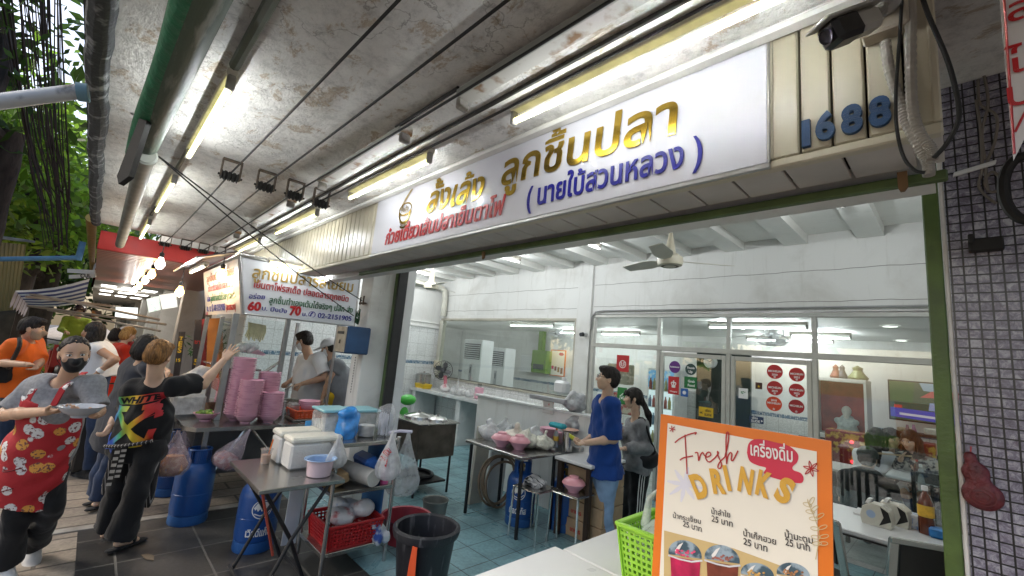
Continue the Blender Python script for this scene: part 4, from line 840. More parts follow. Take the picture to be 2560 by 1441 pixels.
# ================================================================ glass partition, long window, dining room
def glassmat(name,tint=(.93,.97,.95),gl=.2):
    m=bpy.data.materials.new(name); m.use_nodes=True; n=m.node_tree.nodes; L=m.node_tree.links; n.remove(n['Principled BSDF']); o=n['Material Output']
    t=n.new('ShaderNodeBsdfTransparent'); t.inputs[0].default_value=(*tint,1); g=n.new('ShaderNodeBsdfGlossy'); g.inputs['Roughness'].default_value=.02; g.inputs[0].default_value=(1,1,1,1)
    fr=n.new('ShaderNodeLayerWeight'); pw=n.new('ShaderNodeMath'); pw.operation='POWER'; L.new(fr.outputs['Facing'],pw.inputs[0]); pw.inputs[1].default_value=4; mu=n.new('ShaderNodeMath'); mu.operation='MULTIPLY_ADD'; L.new(pw.outputs[0],mu.inputs[0]); mu.inputs[1].default_value=.6; mu.inputs[2].default_value=gl*.35
    x=n.new('ShaderNodeMixShader'); L.new(mu.outputs[0],x.inputs[0]); L.new(t.outputs[0],x.inputs[1]); L.new(g.outputs[0],x.inputs[2]); L.new(x.outputs[0],o.inputs[0]); MATS[name]=m; return m
M_glass=glassmat('clear_glass'); M_frame=mat('grey_aluminium_frame',(.42,.42,.385),.4,.25,.08,9)
px=lambda u,v: P(u,v,y=YB)
zt=px(2318,781)[2]; zm1=px(1494,857)[2]-.005; zm0=zm1-.06
XS=[px(1490,800)[0],px(1649,830)[0],px(1822,840)[0],px(2036,840)[0],-.02]
t=T('glass_partition','grey aluminium glass partition with transom panes in front of the dining room','partition',(-1.6,YB,0))
b=MB(); b.box((XS[0]-.06,YB-.02,zt-.045),(-.02,YB+.04,zt),.004); b.box((XS[0]-.06,YB-.022,zm0),(-.02,YB+.042,zm1),.004); b.box((XS[0]-.06,YB-.021,.006),(XS[0],YB+.041,zt-.045),.004)
for x in XS[1:4]: b.box((x-.024,YB-.018,.006),(x+.024,YB+.038,zt-.046),.004)
O('frame',b,M_frame,t)
for k in range(4):
    x0,x1=XS[k]+.024,XS[k+1]-.024; b=MB(); b.box((x0,YB+.006,zm1),(x1,YB+.012,zt-.045)); O('transom_pane',b,M_glass,t)
    if k in(1,2):
        d=MB(); s=.05; y0,y1=YB-.012,YB+.03; z1=zm0-.02
        d.box((x0+.004,y0,.03),(x0+s,y1,z1),.004); d.box((x1-s,y0,.03),(x1-.004,y1,z1),.004); d.box((x0+s+.001,y0,z1-s),(x1-s-.001,y1,z1),.004); d.box((x0+s+.001,y0,.03),(x1-s-.001,y1,.13),.004); dd=O('sliding_door',d,M_frame,t)
        d=MB(); d.box((x0+s,YB+.006,.13),(x1-s,YB+.012,z1-s)); O('pane',d,M_glass,dd)
    else:
        b=MB(); b.box((x0,YB+.006,.05),(x1,YB+.012,zm0)); O('fixed_pane',b,M_glass,t)
# stickers on the glass
YG=YB-.002
def sticker(lab,u,v,w,h,shape,m,texts=(),cat='sticker',group=None,y=None,m2=None):
    yy=YG if y is None else y; c=P(u,v,y=yy); p1=P(u+w/2,v,y=yy); p0=P(u-w/2,v,y=yy); ww=(p1-p0)[0]; hh=ww*h/w; c=(p0+p1)/2+V(0,0,(P(u,v,y=yy)-(p0+p1)/2)[2])
    b=MB(); 
    if shape=='disc': a=np.linspace(0,6.2832,28)[:-1]; b.poly([c+V(ww/2*math.cos(q),0,hh/2*math.sin(q)) for q in a])
    else: b.quad(*[c+V(x*ww/2,0,z*hh/2) for x,z in((-1,-1),(1,-1),(1,1),(-1,1))])
    sz=[m]; root=None
    for k,(s,x,z,wd,mm) in enumerate(texts):
        if mm not in sz: sz.append(mm)
        write(b,s,c+V(x*ww,0,z*hh),XE,ZE,width=wd*ww,off=.03,lift=.002,center=True,m=sz.index(mm))
    return one('sticker',b,sz,lab,cat,group,smooth=0,recalc=False)
M_w=mat('white_sticker_print',(.72,.72,.7),.4,0,0); M_mich=mat('red_sticker',(.40,.018,.02),.4,0,.05,9); M_blk=mat('black_sticker',(.015,.018,.02),.4,0,0)
for u,v,yr,lab,m_ in((1937,930,'2020','2020 round red award sticker, upper left of six on the sliding door',M_mich),(1992,937,'2021','2021 round red award sticker, upper right of six on the sliding door',M_mich),(1937,971,'2019','2019 round red award sticker, middle left of six on the sliding door',M_mich),(1992,977,'2022','2022 round red award sticker, middle right of six on the sliding door',M_mich),(1935,1010,'2018','orange red 2018 award sticker, lowest left of six on the sliding door',mat('orange_red_sticker',(.55,.05,.015),.4,0,.04)),(1991,1017,'','dark red award sticker without a year, lowest right of six',mat('dark_red_sticker',(.3,.012,.02),.4,0,.04))):
    sticker(lab,u,v,40,40,'disc',m_,[('MICHELIN',0,-.02,.8,M_w)]+([(yr,0,-.26,.36,M_w)] if yr not in('','2018') else [('2018',0,.18,.36,M_w)] if yr else [])+[('✻',0,-.42,.14,M_w)],group='award stickers on the sliding door')
M_pur=mat('purple_sticker',(.10,.02,.17),.4,0,.1); M_grn=mat('green_sticker',(.02,.16,.035),.4,0,.1); M_yel=mat('yellow_sticker',(.6,.38,.02),.4,0,.03)
sticker('red square sticker with a white bowl of food above the blue shirt man',1557,909,31,36,'quad',M_mich,[('☺',0,-.2,.55,M_w)])
sticker('round purple sticker on the left door glass',1687,918,28,29,'disc',M_pur,[('Robinhood',0,-.05,.8,M_w)])
sticker('round dark green sticker beside the purple one',1727,924,28,28,'disc',mat('dark_green_sticker',(.02,.05,.045),.4,0,.05),[('Thumb',0,.05,.7,M_w),('Up',0,-.3,.35,M_w)])
sticker('red rectangular delivery sticker under the purple one',1684,964,27,42,'quad',M_mich,[('Wongnai',0,-.38,.7,M_w),('♔',0,-.1,.5,M_w)])
sticker('green Grab Food sticker under the dark green disc',1726,957,31,28,'quad',mat('grab_green',(.005,.12,.03),.4,0,.03),[('Grab',.08,.02,.55,M_w),('Food',.08,-.34,.55,M_w)])
sticker('small blue square sticker on the left door',1711,982,18,19,'quad',mat('mid_blue_sticker',(.02,.10,.35),.4,0,.05),[('◉',0,-.2,.5,M_w)])
sticker('bright green flyer sticker behind the grey sweater woman',1555,990,24,36,'quad',M_grn,[('☕',0,-.2,.6,M_w)])
sticker('yellow SLIDE sign with a black arrow on the left door',1765,1031,36,24,'quad',M_yel,[('≪',-.33,-.25,.22,M_blk),('เลื่อน',.15,.08,.4,M_blk),('SLIDE',.15,-.36,.5,M_blk)])
sticker('dark blue SLIDE sign on the right door',1891,1050,36,18,'quad',mat('navy_sticker',(.01,.03,.08),.4,0,.05),[('SLIDE',-.05,-.38,.6,M_w),('เลื่อน',-.1,.1,.4,M_w),('▶',.4,-.2,.14,M_w)])
sticker('small shield shaped dark sticker on the door glass',1897,965,17,18,'quad',mat('bronze_sticker',(.05,.02,.015),.4,0,.2,40),[('★',0,-.25,.5,M_yel)])
sticker('white laurel certificate sticker on the right door',1858,984,23,27,'quad',M_w,[('❦',0,-.2,.5,M_grn)])
# long window in the lower wall
W0,W1=px(1108,800),px(1446,800); zw1,zw0=px(1448,803)[2],px(1110,942)[2]; W1[0]=-4.22
t=T('long_window','long interior window of four glass panes above the kitchen shelf','window',(-6,YB,zw0))
b=MB(); fr=.03
b.box((W0[0]-fr,YB-.03,zw1-.005),(W1[0],YB+.1,zw1+.04),.004); b.box((W0[0]-fr,YB-.03,zw0-.04),(W1[0],YB+.1,zw0),.004); b.box((W0[0]-fr,YB-.03,zw0),(W0[0],YB+.1,zw1-.006),.003); b.box((W1[0]-.035,YB-.029,zw0),(W1[0],YB+.1,zw1-.006),.003); O('frame',b,mat('beige_window_frame',(.40,.38,.31),.5,0,.1,8),t)
b=MB(); b.box((W0[0],YB-.033,zw0-.001),(W1[0]-.04,YB-.01,zw0+.008)); O('dark_gasket',b,mat('gasket_black',(.02,.02,.02),.7,0,0),t)
us=[W0[0],px(1168,870)[0],px(1245,870)[0],px(1341,870)[0],W1[0]-.035]
for k in range(4): b=MB(); b.box((us[k]+.002,YB+.01,zw0+.009),(us[k+1]-.002,YB+.018,zw1-.006)); O('pane',b,M_glass,t)
t=T('filler_wall','strip of white wall between the long window and its header','wall',(-5,YB,2.2)); b=MB(); b.box((-8.0,YB+.002,zw1+.041),(-4.221,YB+.1,2.41)); b.box((-8.0,YB+.002,1.091),(W0[0]-fr-.001,YB+.1,zw1+.04)); O('painted_face',b,M_white,t)
# ---------------------------------------------------------------- air conditioners, boxes, poster behind the window
M_wp=mat('white_appliance',(.66,.67,.67),.3,0,.02,3); M_grl=mat('dark_grille',(.05,.055,.06),.5,0,.3,40)
def aircon(lab,u0,u1,vt,y):
    p0,p1=P(u0,vt,y=y),P(u1,vt,y=y); x0,x1=p0[0],p1[0]; z1=p0[2]; dp=.38
    t=T('air_conditioner',lab,'air conditioner',((x0+x1)/2,y+dp/2,0.006),'floor standing air conditioners')
    b=MB(); b.box((x0,y,.006),(x1,y+dp,z1),.015); O('cabinet',b,M_wp,t)
    b=MB(); b.box((x0+.05,y-.006,z1-.47),(x1-.05,y+.001,z1-.1)); g=O('air_grille',b,M_grl,t)
    b=MB()
    for k in range(7): z=z1-.44+k*.05; b.obox(((x0+x1)/2,y-.014,z),((x1-x0)/2-.06,0,0),(0,.012,.006),(0,-.001,.004))
    O('louvre',b,M_wp,g)
    b=MB(); b.box(((x0+x1)/2-.05,y-.008,z1-1.15),((x0+x1)/2+.05,y+.001,z1-.6),.01); pn=O('control_panel',b,mat('silver_plastic',(.4,.41,.43),.35,.3,.03),t)
    b=MB(); b.box(((x0+x1)/2-.018,y-.011,z1-.8),((x0+x1)/2+.018,y-.0075,z1-.66),.003); O('display',b,M_grl,pn)
    return t
aircon('white floor standing air conditioner with open louvres behind the long window',1162,1207,848,6.7)
aircon('grey white air conditioner with dark grille, deeper in the dining room',1225,1265,868,7.7)
def wallbox(nm,lab,u0,v0,u1,v1,y,dp,m,cat,win=None):
    a=P(u0,v0,y=y); c=P(u1,v1,y=y); t=T(nm,lab,cat,((a[0]+c[0])/2,y,(a[2]+c[2])/2)); z1,z0=a[2],c[2]
    b=MB(); b.box((a[0],y,z0),(c[0],y+dp,z1),.008); O('case',b,m,t); b=MB(); b.box((a[0]+.02,y-.008,z0+.02),(c[0]-.02,y-.001,z1-.02),.004); d=O('door',b,m,t)
    b=MB(); b.box((c[0]-.05,y-.02,(z0+z1)/2-.04),(c[0]-.035,y-.009,(z0+z1)/2+.04),.003); O('latch',b,M_grl,d)
    if win: b=MB(); b.box((a[0]+.08,y-.012,z0+.1),(c[0]-.08,y-.0085,z0+.24),.002); O('label_window',b,M_grl,d)
wallbox('control_box','small white electrical cabinet on the dining wall left of the green one',1303,888,1330,932,9.05,.22,M_wp,'electrical box')
wallbox('control_box','tall green electrical cabinet on the dining wall',1331,875,1363,935,9.02,.25,mat('green_cabinet_paint',(.14,.24,.03),.45,0,.08,6),'electrical box',1)
b=MB(); a=P(1352,838,y=9.2); b.box((a[0],9.12,1.75),(a[0]+.16,9.25,ZD-.002)); one('cable_duct',b,mat('green_cabinet_paint',(.14,.24,.03)),'green cable trunking running up from the green cabinet','cable duct')
a=P(1378,874,y=9.25); c=P(1411,943,y=9.25); t=T('wall_poster','small orange framed copy of the drinks poster on the dining wall','poster',(a+c)/2); b=MB(); b.box((a[0],9.25,c[2]),(c[0],9.265,a[2])); O('frame',b,mat('orange_print',(1,1,1)),t)
b=MB(); w_=c[0]-a[0]; h_=a[2]-c[2]; b.quad(*[(a[0]+x*w_,9.247,c[2]+z*h_) for x,z in((.07,.03),(.93,.03),(.93,.96),(.07,.96))]); O('cream_panel',b,mat('cream_print',(1,1,1)),t)
b=MB(); q=np.linspace(0,6.28,16)[:-1]; b.poly([(a[0]+w_*(.72+.16*math.cos(e)),9.244,c[2]+h_*(.84+.06*math.sin(e))) for e in q]); O('red_blob',b,mat('crimson_print',(1,1,1)),t)
for k in range(4): b=MB(); b.box((a[0]+w_*(.12+.2*k),9.241,c[2]+h_*(.1+.05*(3-k))),(a[0]+w_*(.26+.2*k),9.2445,c[2]+h_*(.38-.02*k))); O('drink_picture',b,mat('drink_print_%d'%k,(1,1,1)),t)
# ---------------------------------------------------------------- ceiling fans, wall fan
M_fan=mat('cream_fan_enamel',(.66,.61,.48),.35,0,.08,5)
def ceiling_fan(lab,u,v,y,rz,R_=.5):
    c=P(u,v,y=y); t=T('ceiling_fan',lab,'ceiling fan',c,'ceiling fans'); b=MB(); b.cyl(c+V(0,0,.08),(c[0],c[1],ZC-.002),.012,n=10); b.lathe([(.012,.32),(.022,.26),(.05,.1),(.055,.07)],c,20); O('stem',b,M_fan,t)
    b=MB(); b.lathe([(0,-.06),(.08,-.06),(.115,-.05),(.125,-.015),(.12,.03),(.08,.062),(0,.07)],c,28); mo=O('motor',b,M_fan,t); b=MB(); b.lathe([(.06,-.0605),(.075,-.064),(.085,-.061)],c,24); O('motor_ring',b,mat('dark_ring',(.12,.1,.06),.5),mo)
    for k in range(3):
        a=rz+k*2.0944; d=V(math.cos(a),math.sin(a),0); s=V(-d[1],d[0],.22); b=MB(); x=[.11,.2,.3,R_*1.05]; w_=[.03,.07,.085,.06]
        vs=[];
        for xx,ww in zip(x,w_): vs+= [c+d*xx+s*ww,c+d*xx-s*ww]
        vs=np.array(vs); n=len(vs); b.add(np.vstack([vs,vs-V(0,0,.006)]),[(2*i,2*i+1,2*i+3,2*i+2) for i in range(3)]+[(n+2*i,n+2*i+2,n+2*i+3,n+2*i+1) for i in range(3)]+[(2*i,2*i+2,n+2*i+2,n+2*i) for i in range(3)]+[(2*i+1,n+2*i+1,n+2*i+3,2*i+3) for i in range(3)]+[(6,7,n+7,n+6),(0,n,n+1,1)]); O('blade',b,mat('fan_blade_paint',(.58,.56,.48),.4,0,.06),t)
ceiling_fan('cream ceiling fan hanging large in the middle of the shop opening',1675,652,4.0,.78,.58)
ceiling_fan('cream ceiling fan hanging small at the left, by the white pillar',1078,715,3.9,-.25,.55)
def cage_fan(nm,lab,c,d,R_,mblade,mcage,group=None,stand=None):
    r,f,u=frame(d); ax=(r,u,f); t=T(nm,lab,'fan',c,group); b=MB()
    for k in range(26):
        a=k*2*math.pi/26; e=r*math.cos(a)+u*math.sin(a); b.tube([c+f*.075+e*.04,c+f*.07+e*R_*.6,c+f*.03+e*R_*.97,c+e*R_,c-f*.05+e*R_*.75,c-f*.07+e*.06],.0022,4)
    b.tube([c+(r*math.cos(a)+u*math.sin(a))*R_ for a in np.linspace(0,2*np.pi,33)[:-1]],.006,6,closed=True); O('guard',b,mcage,t)
    b=MB(); b.lathe([(0,.085),(.035,.082),(.045,.07),(.045,.05)],c,16,(r,u,f)); O('hub_cap',b,mblade,t); b=MB(); b.lathe([(.055,-.04),(.06,-.1),(.04,-.16),(0,-.17)],c,14,(r,u,f)); O('motor',b,mcage,t)
    for k in range(4):
        a=k*1.571+.4; e=r*math.cos(a)+u*math.sin(a); s=-r*math.sin(a)+u*math.cos(a); b=MB(); b.prism([(.04,-.02),(R_*.5,-.06),(R_*.86,-.055),(R_*.9,.01),(R_*.5,.055),(.04,.02)],c,e,nrm(s+f*.35),f*.003); O('blade',b,mblade,t)
    return t
M_dgl=mat('smoky_plastic',(.06,.06,.065),.3,0,.1); c=P(1108,926,y=5.15); t=cage_fan('pedestal_fan','pedestal fan with dark blades and pink stem on the kitchen shelf',c,V(.75,-.66,.05),.185,M_dgl,mat('dark_wire',(.05,.05,.05),.4,.5,0))
b=MB(); b.tube([c-V(-.05,-.03,.1),c-V(-.06,-.05,.28),c-V(-.05,-.05,.52)],.035,10); O('stem',b,mat('pink_plastic',(.55,.17,.22),.35,0,.06),t)
c=P(1391,838,y=8.0); t=cage_fan('wall_fan','white wall fan tilted downwards behind the long window',c,V(.3,-.6,-.75),.2,M_wp,mat('silver_wire',(.5,.5,.52),.3,.6,0)); b=MB(); b.tube([c+V(0,.1,.06),c+V(.0,.2,.16),c+V(0,.25,.28)],.03,8); b.box(c+V(-.07,.2,.2),c+V(.07,.3,.36),.01); O('bracket',b,M_wp,t)
c=P(1931,850,y=7.3); t=cage_fan('wall_fan','white ceiling mounted orbit fan behind the transom pane',c,V(.1,-.35,-.9),.2,M_wp,mat('silver_wire',(1,1,1)),None); b=MB(); b.tube([c+V(0,.08,.08),c+V(0,.1,.2)],.04,10); b.box(c+V(-.14,.0,.19),c+V(.14,.22,.21),.004); b.cyl(c+V(-.12,.1,.05),c+V(-.12,.1,.2),.008); b.cyl(c+V(.12,.1,.05),c+V(.12,.1,.2),.008); O('bracket',b,M_wp,t)
# small security camera by the column
c=P(1457,836,y=YB-.12); t=T('dome_camera','small white security camera on the column with a round black lens','camera',c+V(0,.12,0)); b=MB(); b.cyl(c+V(0,.11,.0),c+V(-.01,.02,0),.03,.035,14); O('body',b,M_wp,t); b=MB(); b.cyl(c+V(-.01,.019,0),c+V(-.02,-.03,-.01),.034,.03,14); O('lens',b,M_grl,t)
# duct and conduits in the kitchen corner
b=MB(); a=P(1050,685,y=YB-.1); b.box((-6.85,YB-.16,2.5),(-6.74,YB-.04,2.6),.01) if False else None
a=V(-6.72,YB-.09,0); b.tube([V(-7.82,2.6,3.0),V(-7.82,YB-.22,3.0),V(-7.80,YB-.11,2.93),V(-7.79,YB-.09,2.75),V(-7.79,YB-.09,2.38)],.06,10); one('duct',b,mat('cream_duct',(.55,.54,.47),.5,0,.1),'cream pipe duct bending down the corner above the long window','duct')
b=MB()
for k in range(4): b.tube([V(-7.95+.03*k,YB-.03,2.3),V(-7.95+.03*k,YB-.035,1.6),V(-7.94+.025*k,YB-.03,1.15)],.01,6)
one('conduit_bundle',b,mat('cream_duct',(1,1,1)),'bundle of thin cream conduits down the tiled corner','conduit')
b=MB(); b.box((-7.97,YB-.07,1.27),(-7.78,YB-.031,1.42),.006); one('switch_box',b,mat('ivory_plastic',(.55,.5,.38),.4,0,.04),'ivory switch box at the foot of the conduits','switch')
b=MB(); a=P(1492,783,y=YB-.03); b.tube([V(-3.93,YB-.04,2.15),V(-3.92,YB-.04,2.35),V(-3.86,YB-.03,2.435),V(-3.7,YB-.03,2.45),V(-.05,YB-.03,2.45)],.012,6); one('cable',b,mat('grey_cable',(.3,.3,.29),.6),'grey cable along the top of the glass partition','cable')
# ---------------------------------------------------------------- dining room contents
M_blackw=mat('black_lacquer_wood',(.014,.013,.013),.3,0,.2,12); M_whitetop=mat('white_laminate',(.66,.66,.65),.3,0,.03,3); M_steel=mat('stainless_steel',(.46,.45,.43),.24,.95,.06,3); M_chrome=mat('chrome',(.6,.6,.6),.12,1,0)
def table(nm,lab,x0,x1,y0,y1,z,mt,ml,th=.03,leg=.02,group=None,edge=None,cat='table'):
    t=T(nm,lab,cat,((x0+x1)/2,(y0+y1)/2,0),group); b=MB(); b.box((x0,y0,z-th),(x1,y1,z),.006); tp=O('table_top',b,mt,t)
    if edge: b=MB(); b.box((x0+.004,y0+.004,z-th-.012),(x1-.004,y1-.004,z-th-.001)); O('edge',b,edge,tp)
    for x in(x0+.05,x1-.05):
        for y in(y0+.05,y1-.05): b=MB(); b.box((x-leg,y-leg,.006),(x+leg,y+leg,z-th-.013),.004); O('leg',b,ml,t)
    return t
def chair(lab,x,y,rz,mt,ms,group,metal=False):
    t=T('dining_chair',lab,'chair',(0,0,0),group)
    b=MB(); b.box((-.2,-.2,.43),(.2,.2,.46),.012); O('seat',b,ms,t)
    for sx in(-1,1):
        b=MB(); b.box((sx*.18-.016,.17,.0),(sx*.18+.016,.2,.428),.004); O('leg',b,mt,t)
        b=MB(); b.box((sx*.18-.016,-.2,.0),(sx*.18+.016,-.165,.428),.004); O('leg',b,mt,t)
        b=MB(); b.obox((sx*.18,-.215,.68),(.016,0,0),(0,.017,0),(0,-.035,.22),.004); O('back_post',b,mt,t)
    b=MB(); b.obox((0,-.243,.86),(.163,0,0),(0,.012,0),(0,-.008,.05),.006); O('top_rail',b,mt,t)
    b=MB()
    for k in range(5): b.obox((-.11+.055*k,-.217,.645),(.012,0,0),(0,.006,0),(0,-.025,.162),.002)
    O('back_slat',b,mt,t)
    t.location=(x,y,.006); t.rotation_euler=(0,0,rz); return t
table('dining_table','white topped dining table behind the poster with tissue boxes on it',-.95,-.05,3.72,4.42,.74,M_whitetop,M_blackw,edge=M_blackw)
table('dining_table','far white dining table where the chopstick girl sits',-.65,1.3,6.5,7.1,.74,M_whitetop,M_blackw,edge=M_blackw)
table('dining_table','white dining table behind the glass beside the man in the black cap',-2.5,-.9,6.15,6.75,.74,M_whitetop,M_blackw,edge=M_blackw)
G='black dining chairs'
proto=chair('black chair with slatted back at the near side of the far table',-.2,6.1,0,M_blackw,M_blackw,G)
for x,y,rz,lab in((.35,6.1,.05,'black chair right of the slatted one, partly behind the green post'),(-2.0,5.8,.0,'black chair with its back to the glass behind the poster board'),(-1.35,5.8,.05,'black chair of the man in the black cap'),(-.35,7.45,math.pi,'black chair under the girl with chopsticks'),(-1.5,7.15,math.pi,'black chair of the women in white behind the glass')): dup(proto,(x,y,.006),lab,rz)
# steel armed chairs, near bottom right corner
def steel_chair(lab,x,y,rz):
    t=T('steel_chair',lab,'chair',(0,0,0),'steel chairs with black seats at the front table')
    b=MB(); b.box((-.21,-.2,.43),(.21,.2,.47),.015); O('seat',b,mat('black_vinyl',(.015,.015,.016),.35,0,.15),t)
    for sx in(-1,1):
        b=MB(); b.obox((sx*.19,-.23,.66),(.022,0,0),(0,.011,0),(0,-.05,.23),.004); O('back_post',b,M_steel,t)
        b=MB(); b.obox((sx*.19,-.19,.215),(.015,0,0),(0,.012,0),(0,.02,.214),.003); O('leg',b,M_steel,t)
        b=MB(); b.obox((sx*.19,.17,.215),(.015,0,0),(0,.012,0),(0,.01,.214),.003); O('leg',b,M_steel,t)
    b=MB(); b.obox((0,-.255,.76),(.165,0,0),(0,.009,0),(0,-.024,.11),.004); O('back_panel',b,M_blackw,t)
    b=MB(); b.obox((0,-.29,.885),(.212,0,0),(0,.014,0),(0,-.003,.014),.004); O('top_rail',b,M_steel,t)
    t.location=(x,y,.005); t.rotation_euler=(0,0,rz)
steel_chair('steel framed chair with a black back nearest the green post, bottom right corner',-.26,3.50,0.5)
steel_chair('steel framed chair left of the one by the post, half behind the poster board',-.60,3.52,-.42)
# tissue dispensers, bottles, menus on the front dining table
def dispenser(lab,u,v,rz):
    c=P(u,v,z=.742); t=T('napkin_dispenser',lab,'napkin dispenser',(0,0,0),'napkin dispensers on the dining table'); pr=[(-.09,0),(.09,0),(.10,.06),(.085,.13),(.04,.165),(-.03,.165),(-.085,.13),(-.10,.06)]
    b=MB(); b.prism(pr,(0,-.06,0),XE,ZE,(0,.12,0)); O('shell',b,mat('cream_plastic',(.60,.58,.50),.25,0,.03),t)
    b=MB(); b.prism([(.02,.012),(.096,.06),(.08,.125),(.03,.155),(.05,.08)],(0,-.064,0),XE,ZE,(0,.128,0)); O('black_side',b,M_blackw,t)
    b=MB(); a=np.linspace(0,6.28,18)[:-1]; b.poly([(-.03+.03*math.cos(q),-.0625,.085+.03*math.sin(q)) for q in a]); O('label_disc',b,mat('pale_blue_label',(.35,.45,.62),.4,0,.1),t)
    b=MB(); b.obox((-.05,0,.175),(.012,0,0),(0,.035,0),(.008,0,.018)); O('tissue',b,mat('white_paper',(.75,.75,.74),.9,0,.03),t); t.location=c; t.rotation_euler=(0,0,rz); t.scale=(.84,.84,.84)
dispenser('cream napkin dispenser with a tissue sticking out, left of the pair',2195,1313,-.1); dispenser('cream napkin dispenser right of the pair, black side showing',2240,1312,-.2)
def bottle(lab,c,h,r,liq,capc,label=None,group=None):
    c=np.asarray(c,float); t=T('bottle',lab,'bottle',c,group); pf=[(0,0),(r,.0),(r*1.02,.02),(r,h*.3),(r*.96,h*.34),(r,h*.38),(r,h*.62),(r*.6,h*.8),(r*.34,h*.86),(r*.34,h*.93)]
    b=MB(); b.lathe(pf,c,16); O('glass',b,liq,t); b=MB(); b.lathe([(r*.38,h*.9),(r*.4,h*.91),(r*.4,h),(0,h)],c,12); O('cap',b,capc,t)
    if label: b=MB(); b.lathe([(r*1.025,h*.36),(r*1.025,h*.6)],c,16); O('label_band',b,label,t)
M_cola=mat('brown_drink',(.10,.02,.006),.1,0,.2,9,coat=.6); M_clr=mat('clear_plastic_bottle',(.5,.54,.56),.15,0,.1,20,alpha=.45); M_whc=mat('white_cap',(.7,.7,.7),.4,0,0); M_redl=mat('red_label',(.42,.03,.02),.4,0,.3,30); M_yl=mat('yellow_label',(.6,.36,.04),.4,0,.3,25)
bottle('brown tea bottle with a yellow and red label and white cap by the green post',P(2318,1335,z=.742),.30,.042,M_cola,M_whc,M_yl)
bottle('empty clear plastic bottle behind the tea bottle',P(2305,1228,z=.742)+V(0,0,0),.24,.032,M_clr,M_whc)
bottle('small red sauce bottle before the chopstick girl',P(2330,1150,y=6.6)*V(1,1,0)+V(-.12,0,.742),.2,.03,M_cola,M_redl)
b=MB(); c=P(2232,1262,z=.742); c[1]=min(c[1],4.3); b.box(c+V(-.16,-.1,0),c+V(.16,.1,.012),.002); one('menu_card',b,mat('white_paper',(1,1,1)),'white menu sheet lying behind the napkin dispensers','menu')
c=P(2290,1236,z=.742); c[1]=min(c[1],4.25); t=T('condiment_tray','white condiment carton with blue print on the dining table','condiment box',c); b=MB(); b.box(c+V(-.11,-.05,0),c+V(.11,.05,.09),.006); O('carton',b,mat('blue_white_carton',(.6,.62,.64),.5,0,.1,30,col2=(.08,.2,.45),thr=.58),t); b=MB(); b.box(c+V(-.10,-.04,.091),c+V(-.02,.04,.13),.004); O('packet',b,mat('cream_print',(1,1,1)),t)
c=P(2345,1345,z=.742); b=MB(); b.box(c+V(-.04,-.04,0),c+V(.06,.05,.06),.01); one('snack_packet',b,mat('blue_packet',(.02,.16,.42),.35,0,.3,30),'small blue packet at the foot of the tea bottle','packet')
# television, rack with hanging bags, altar cabinet, fridge
a=P(2223,952,y=8.9); c=P(2345,1060,y=8.9); t=T('television','flat television showing a bright outdoor broadcast on the dining wall','television',(a+c)/2); b=MB(); b.box((a[0]-.02,8.9,c[2]-.02),(c[0]+.35,8.96,a[2]+.02),.006); O('case',b,M_blackw,t)
sw,sh=c[0]+.33-a[0],a[2]-c[2]; sx=lambda x,z,l=0:(a[0]+sw*x,8.897-l,c[2]+sh*z)
em=lambda nm,cc,e=.45: mat(nm,(.01,.01,.01),.2,0,0,emit=cc,es=e)
b=MB(); b.quad(*[sx(x,z) for x,z in((0,0),(1,0),(1,1),(0,1))]); sc_=O('screen',b,em('tv_green',(.03,.07,.05)),t)
for nm,cc,pl_ in(('tv_sky',(.25,.35,.45),((.45,.8),(1,.75),(1,1),(.4,1))),('tv_roof',(.45,.08,.09),((.4,.62),(.55,.8),(1,.84),(1,.66))),('tv_tree',(.02,.09,.03),((.0,.5),(.3,.45),(.34,1),(0,1))),('tv_band',(.06,.07,.42),((0,.06),(1,.0),(1,.26),(0,.3))),('tv_caption',(.55,.5,.6),((.12,.12),(.6,.1),(.6,.16),(.12,.18))),('tv_van',(.25,.3,.5),((.5,.3),(.68,.3),(.66,.5),(.52,.5))),('tv_logo',(.5,.05,.05),((.05,.3),(.16,.3),(.16,.38),(.05,.38)))):
    b=MB(); b.poly([sx(x,z,.002+.001*len(nm)*.3) for x,z in pl_]); O('picture_patch',b,em(nm,cc),sc_,smooth=0)
x0,x1=a[0]-.05,c[0]+.4; zr=P(2223,1075,y=8.3)[2]
t=T('wall_rack','black slotted metal rack under the television with packets on top','rack',((x0+x1)/2,8.4,.006)); b=MB()
for z in(zr,zr-.3): b.box((x0,8.3,z-.035),(x1,8.6,z),.004)
O('shelf',b,mat('black_perforated_steel',(.04,.035,.03),.5,.4,.4,60),t)
for x in(x0+.02,x1-.02): b=MB(); b.box((x-.018,8.29,.006),(x+.018,8.33,zr-.036),.003); O('post',b,M_blackw,t)
for k in range(4): b=MB(); q=V(x0+.15+.28*k,8.4,zr); b.box(q,q+V(.2,.15,.05+.03*(k%2)),.01); one('packet',b,mat('packet_%d'%k,[(.5,.42,.3),(.6,.58,.5),(.4,.1,.08),(.5,.5,.5)][k],.5,0,.2,25),['tan packet at the left end of the rack under the television','pale packet second on the rack under the television','dark red packet third on the rack under the television','grey packet at the right end of the rack'][k],'packet')
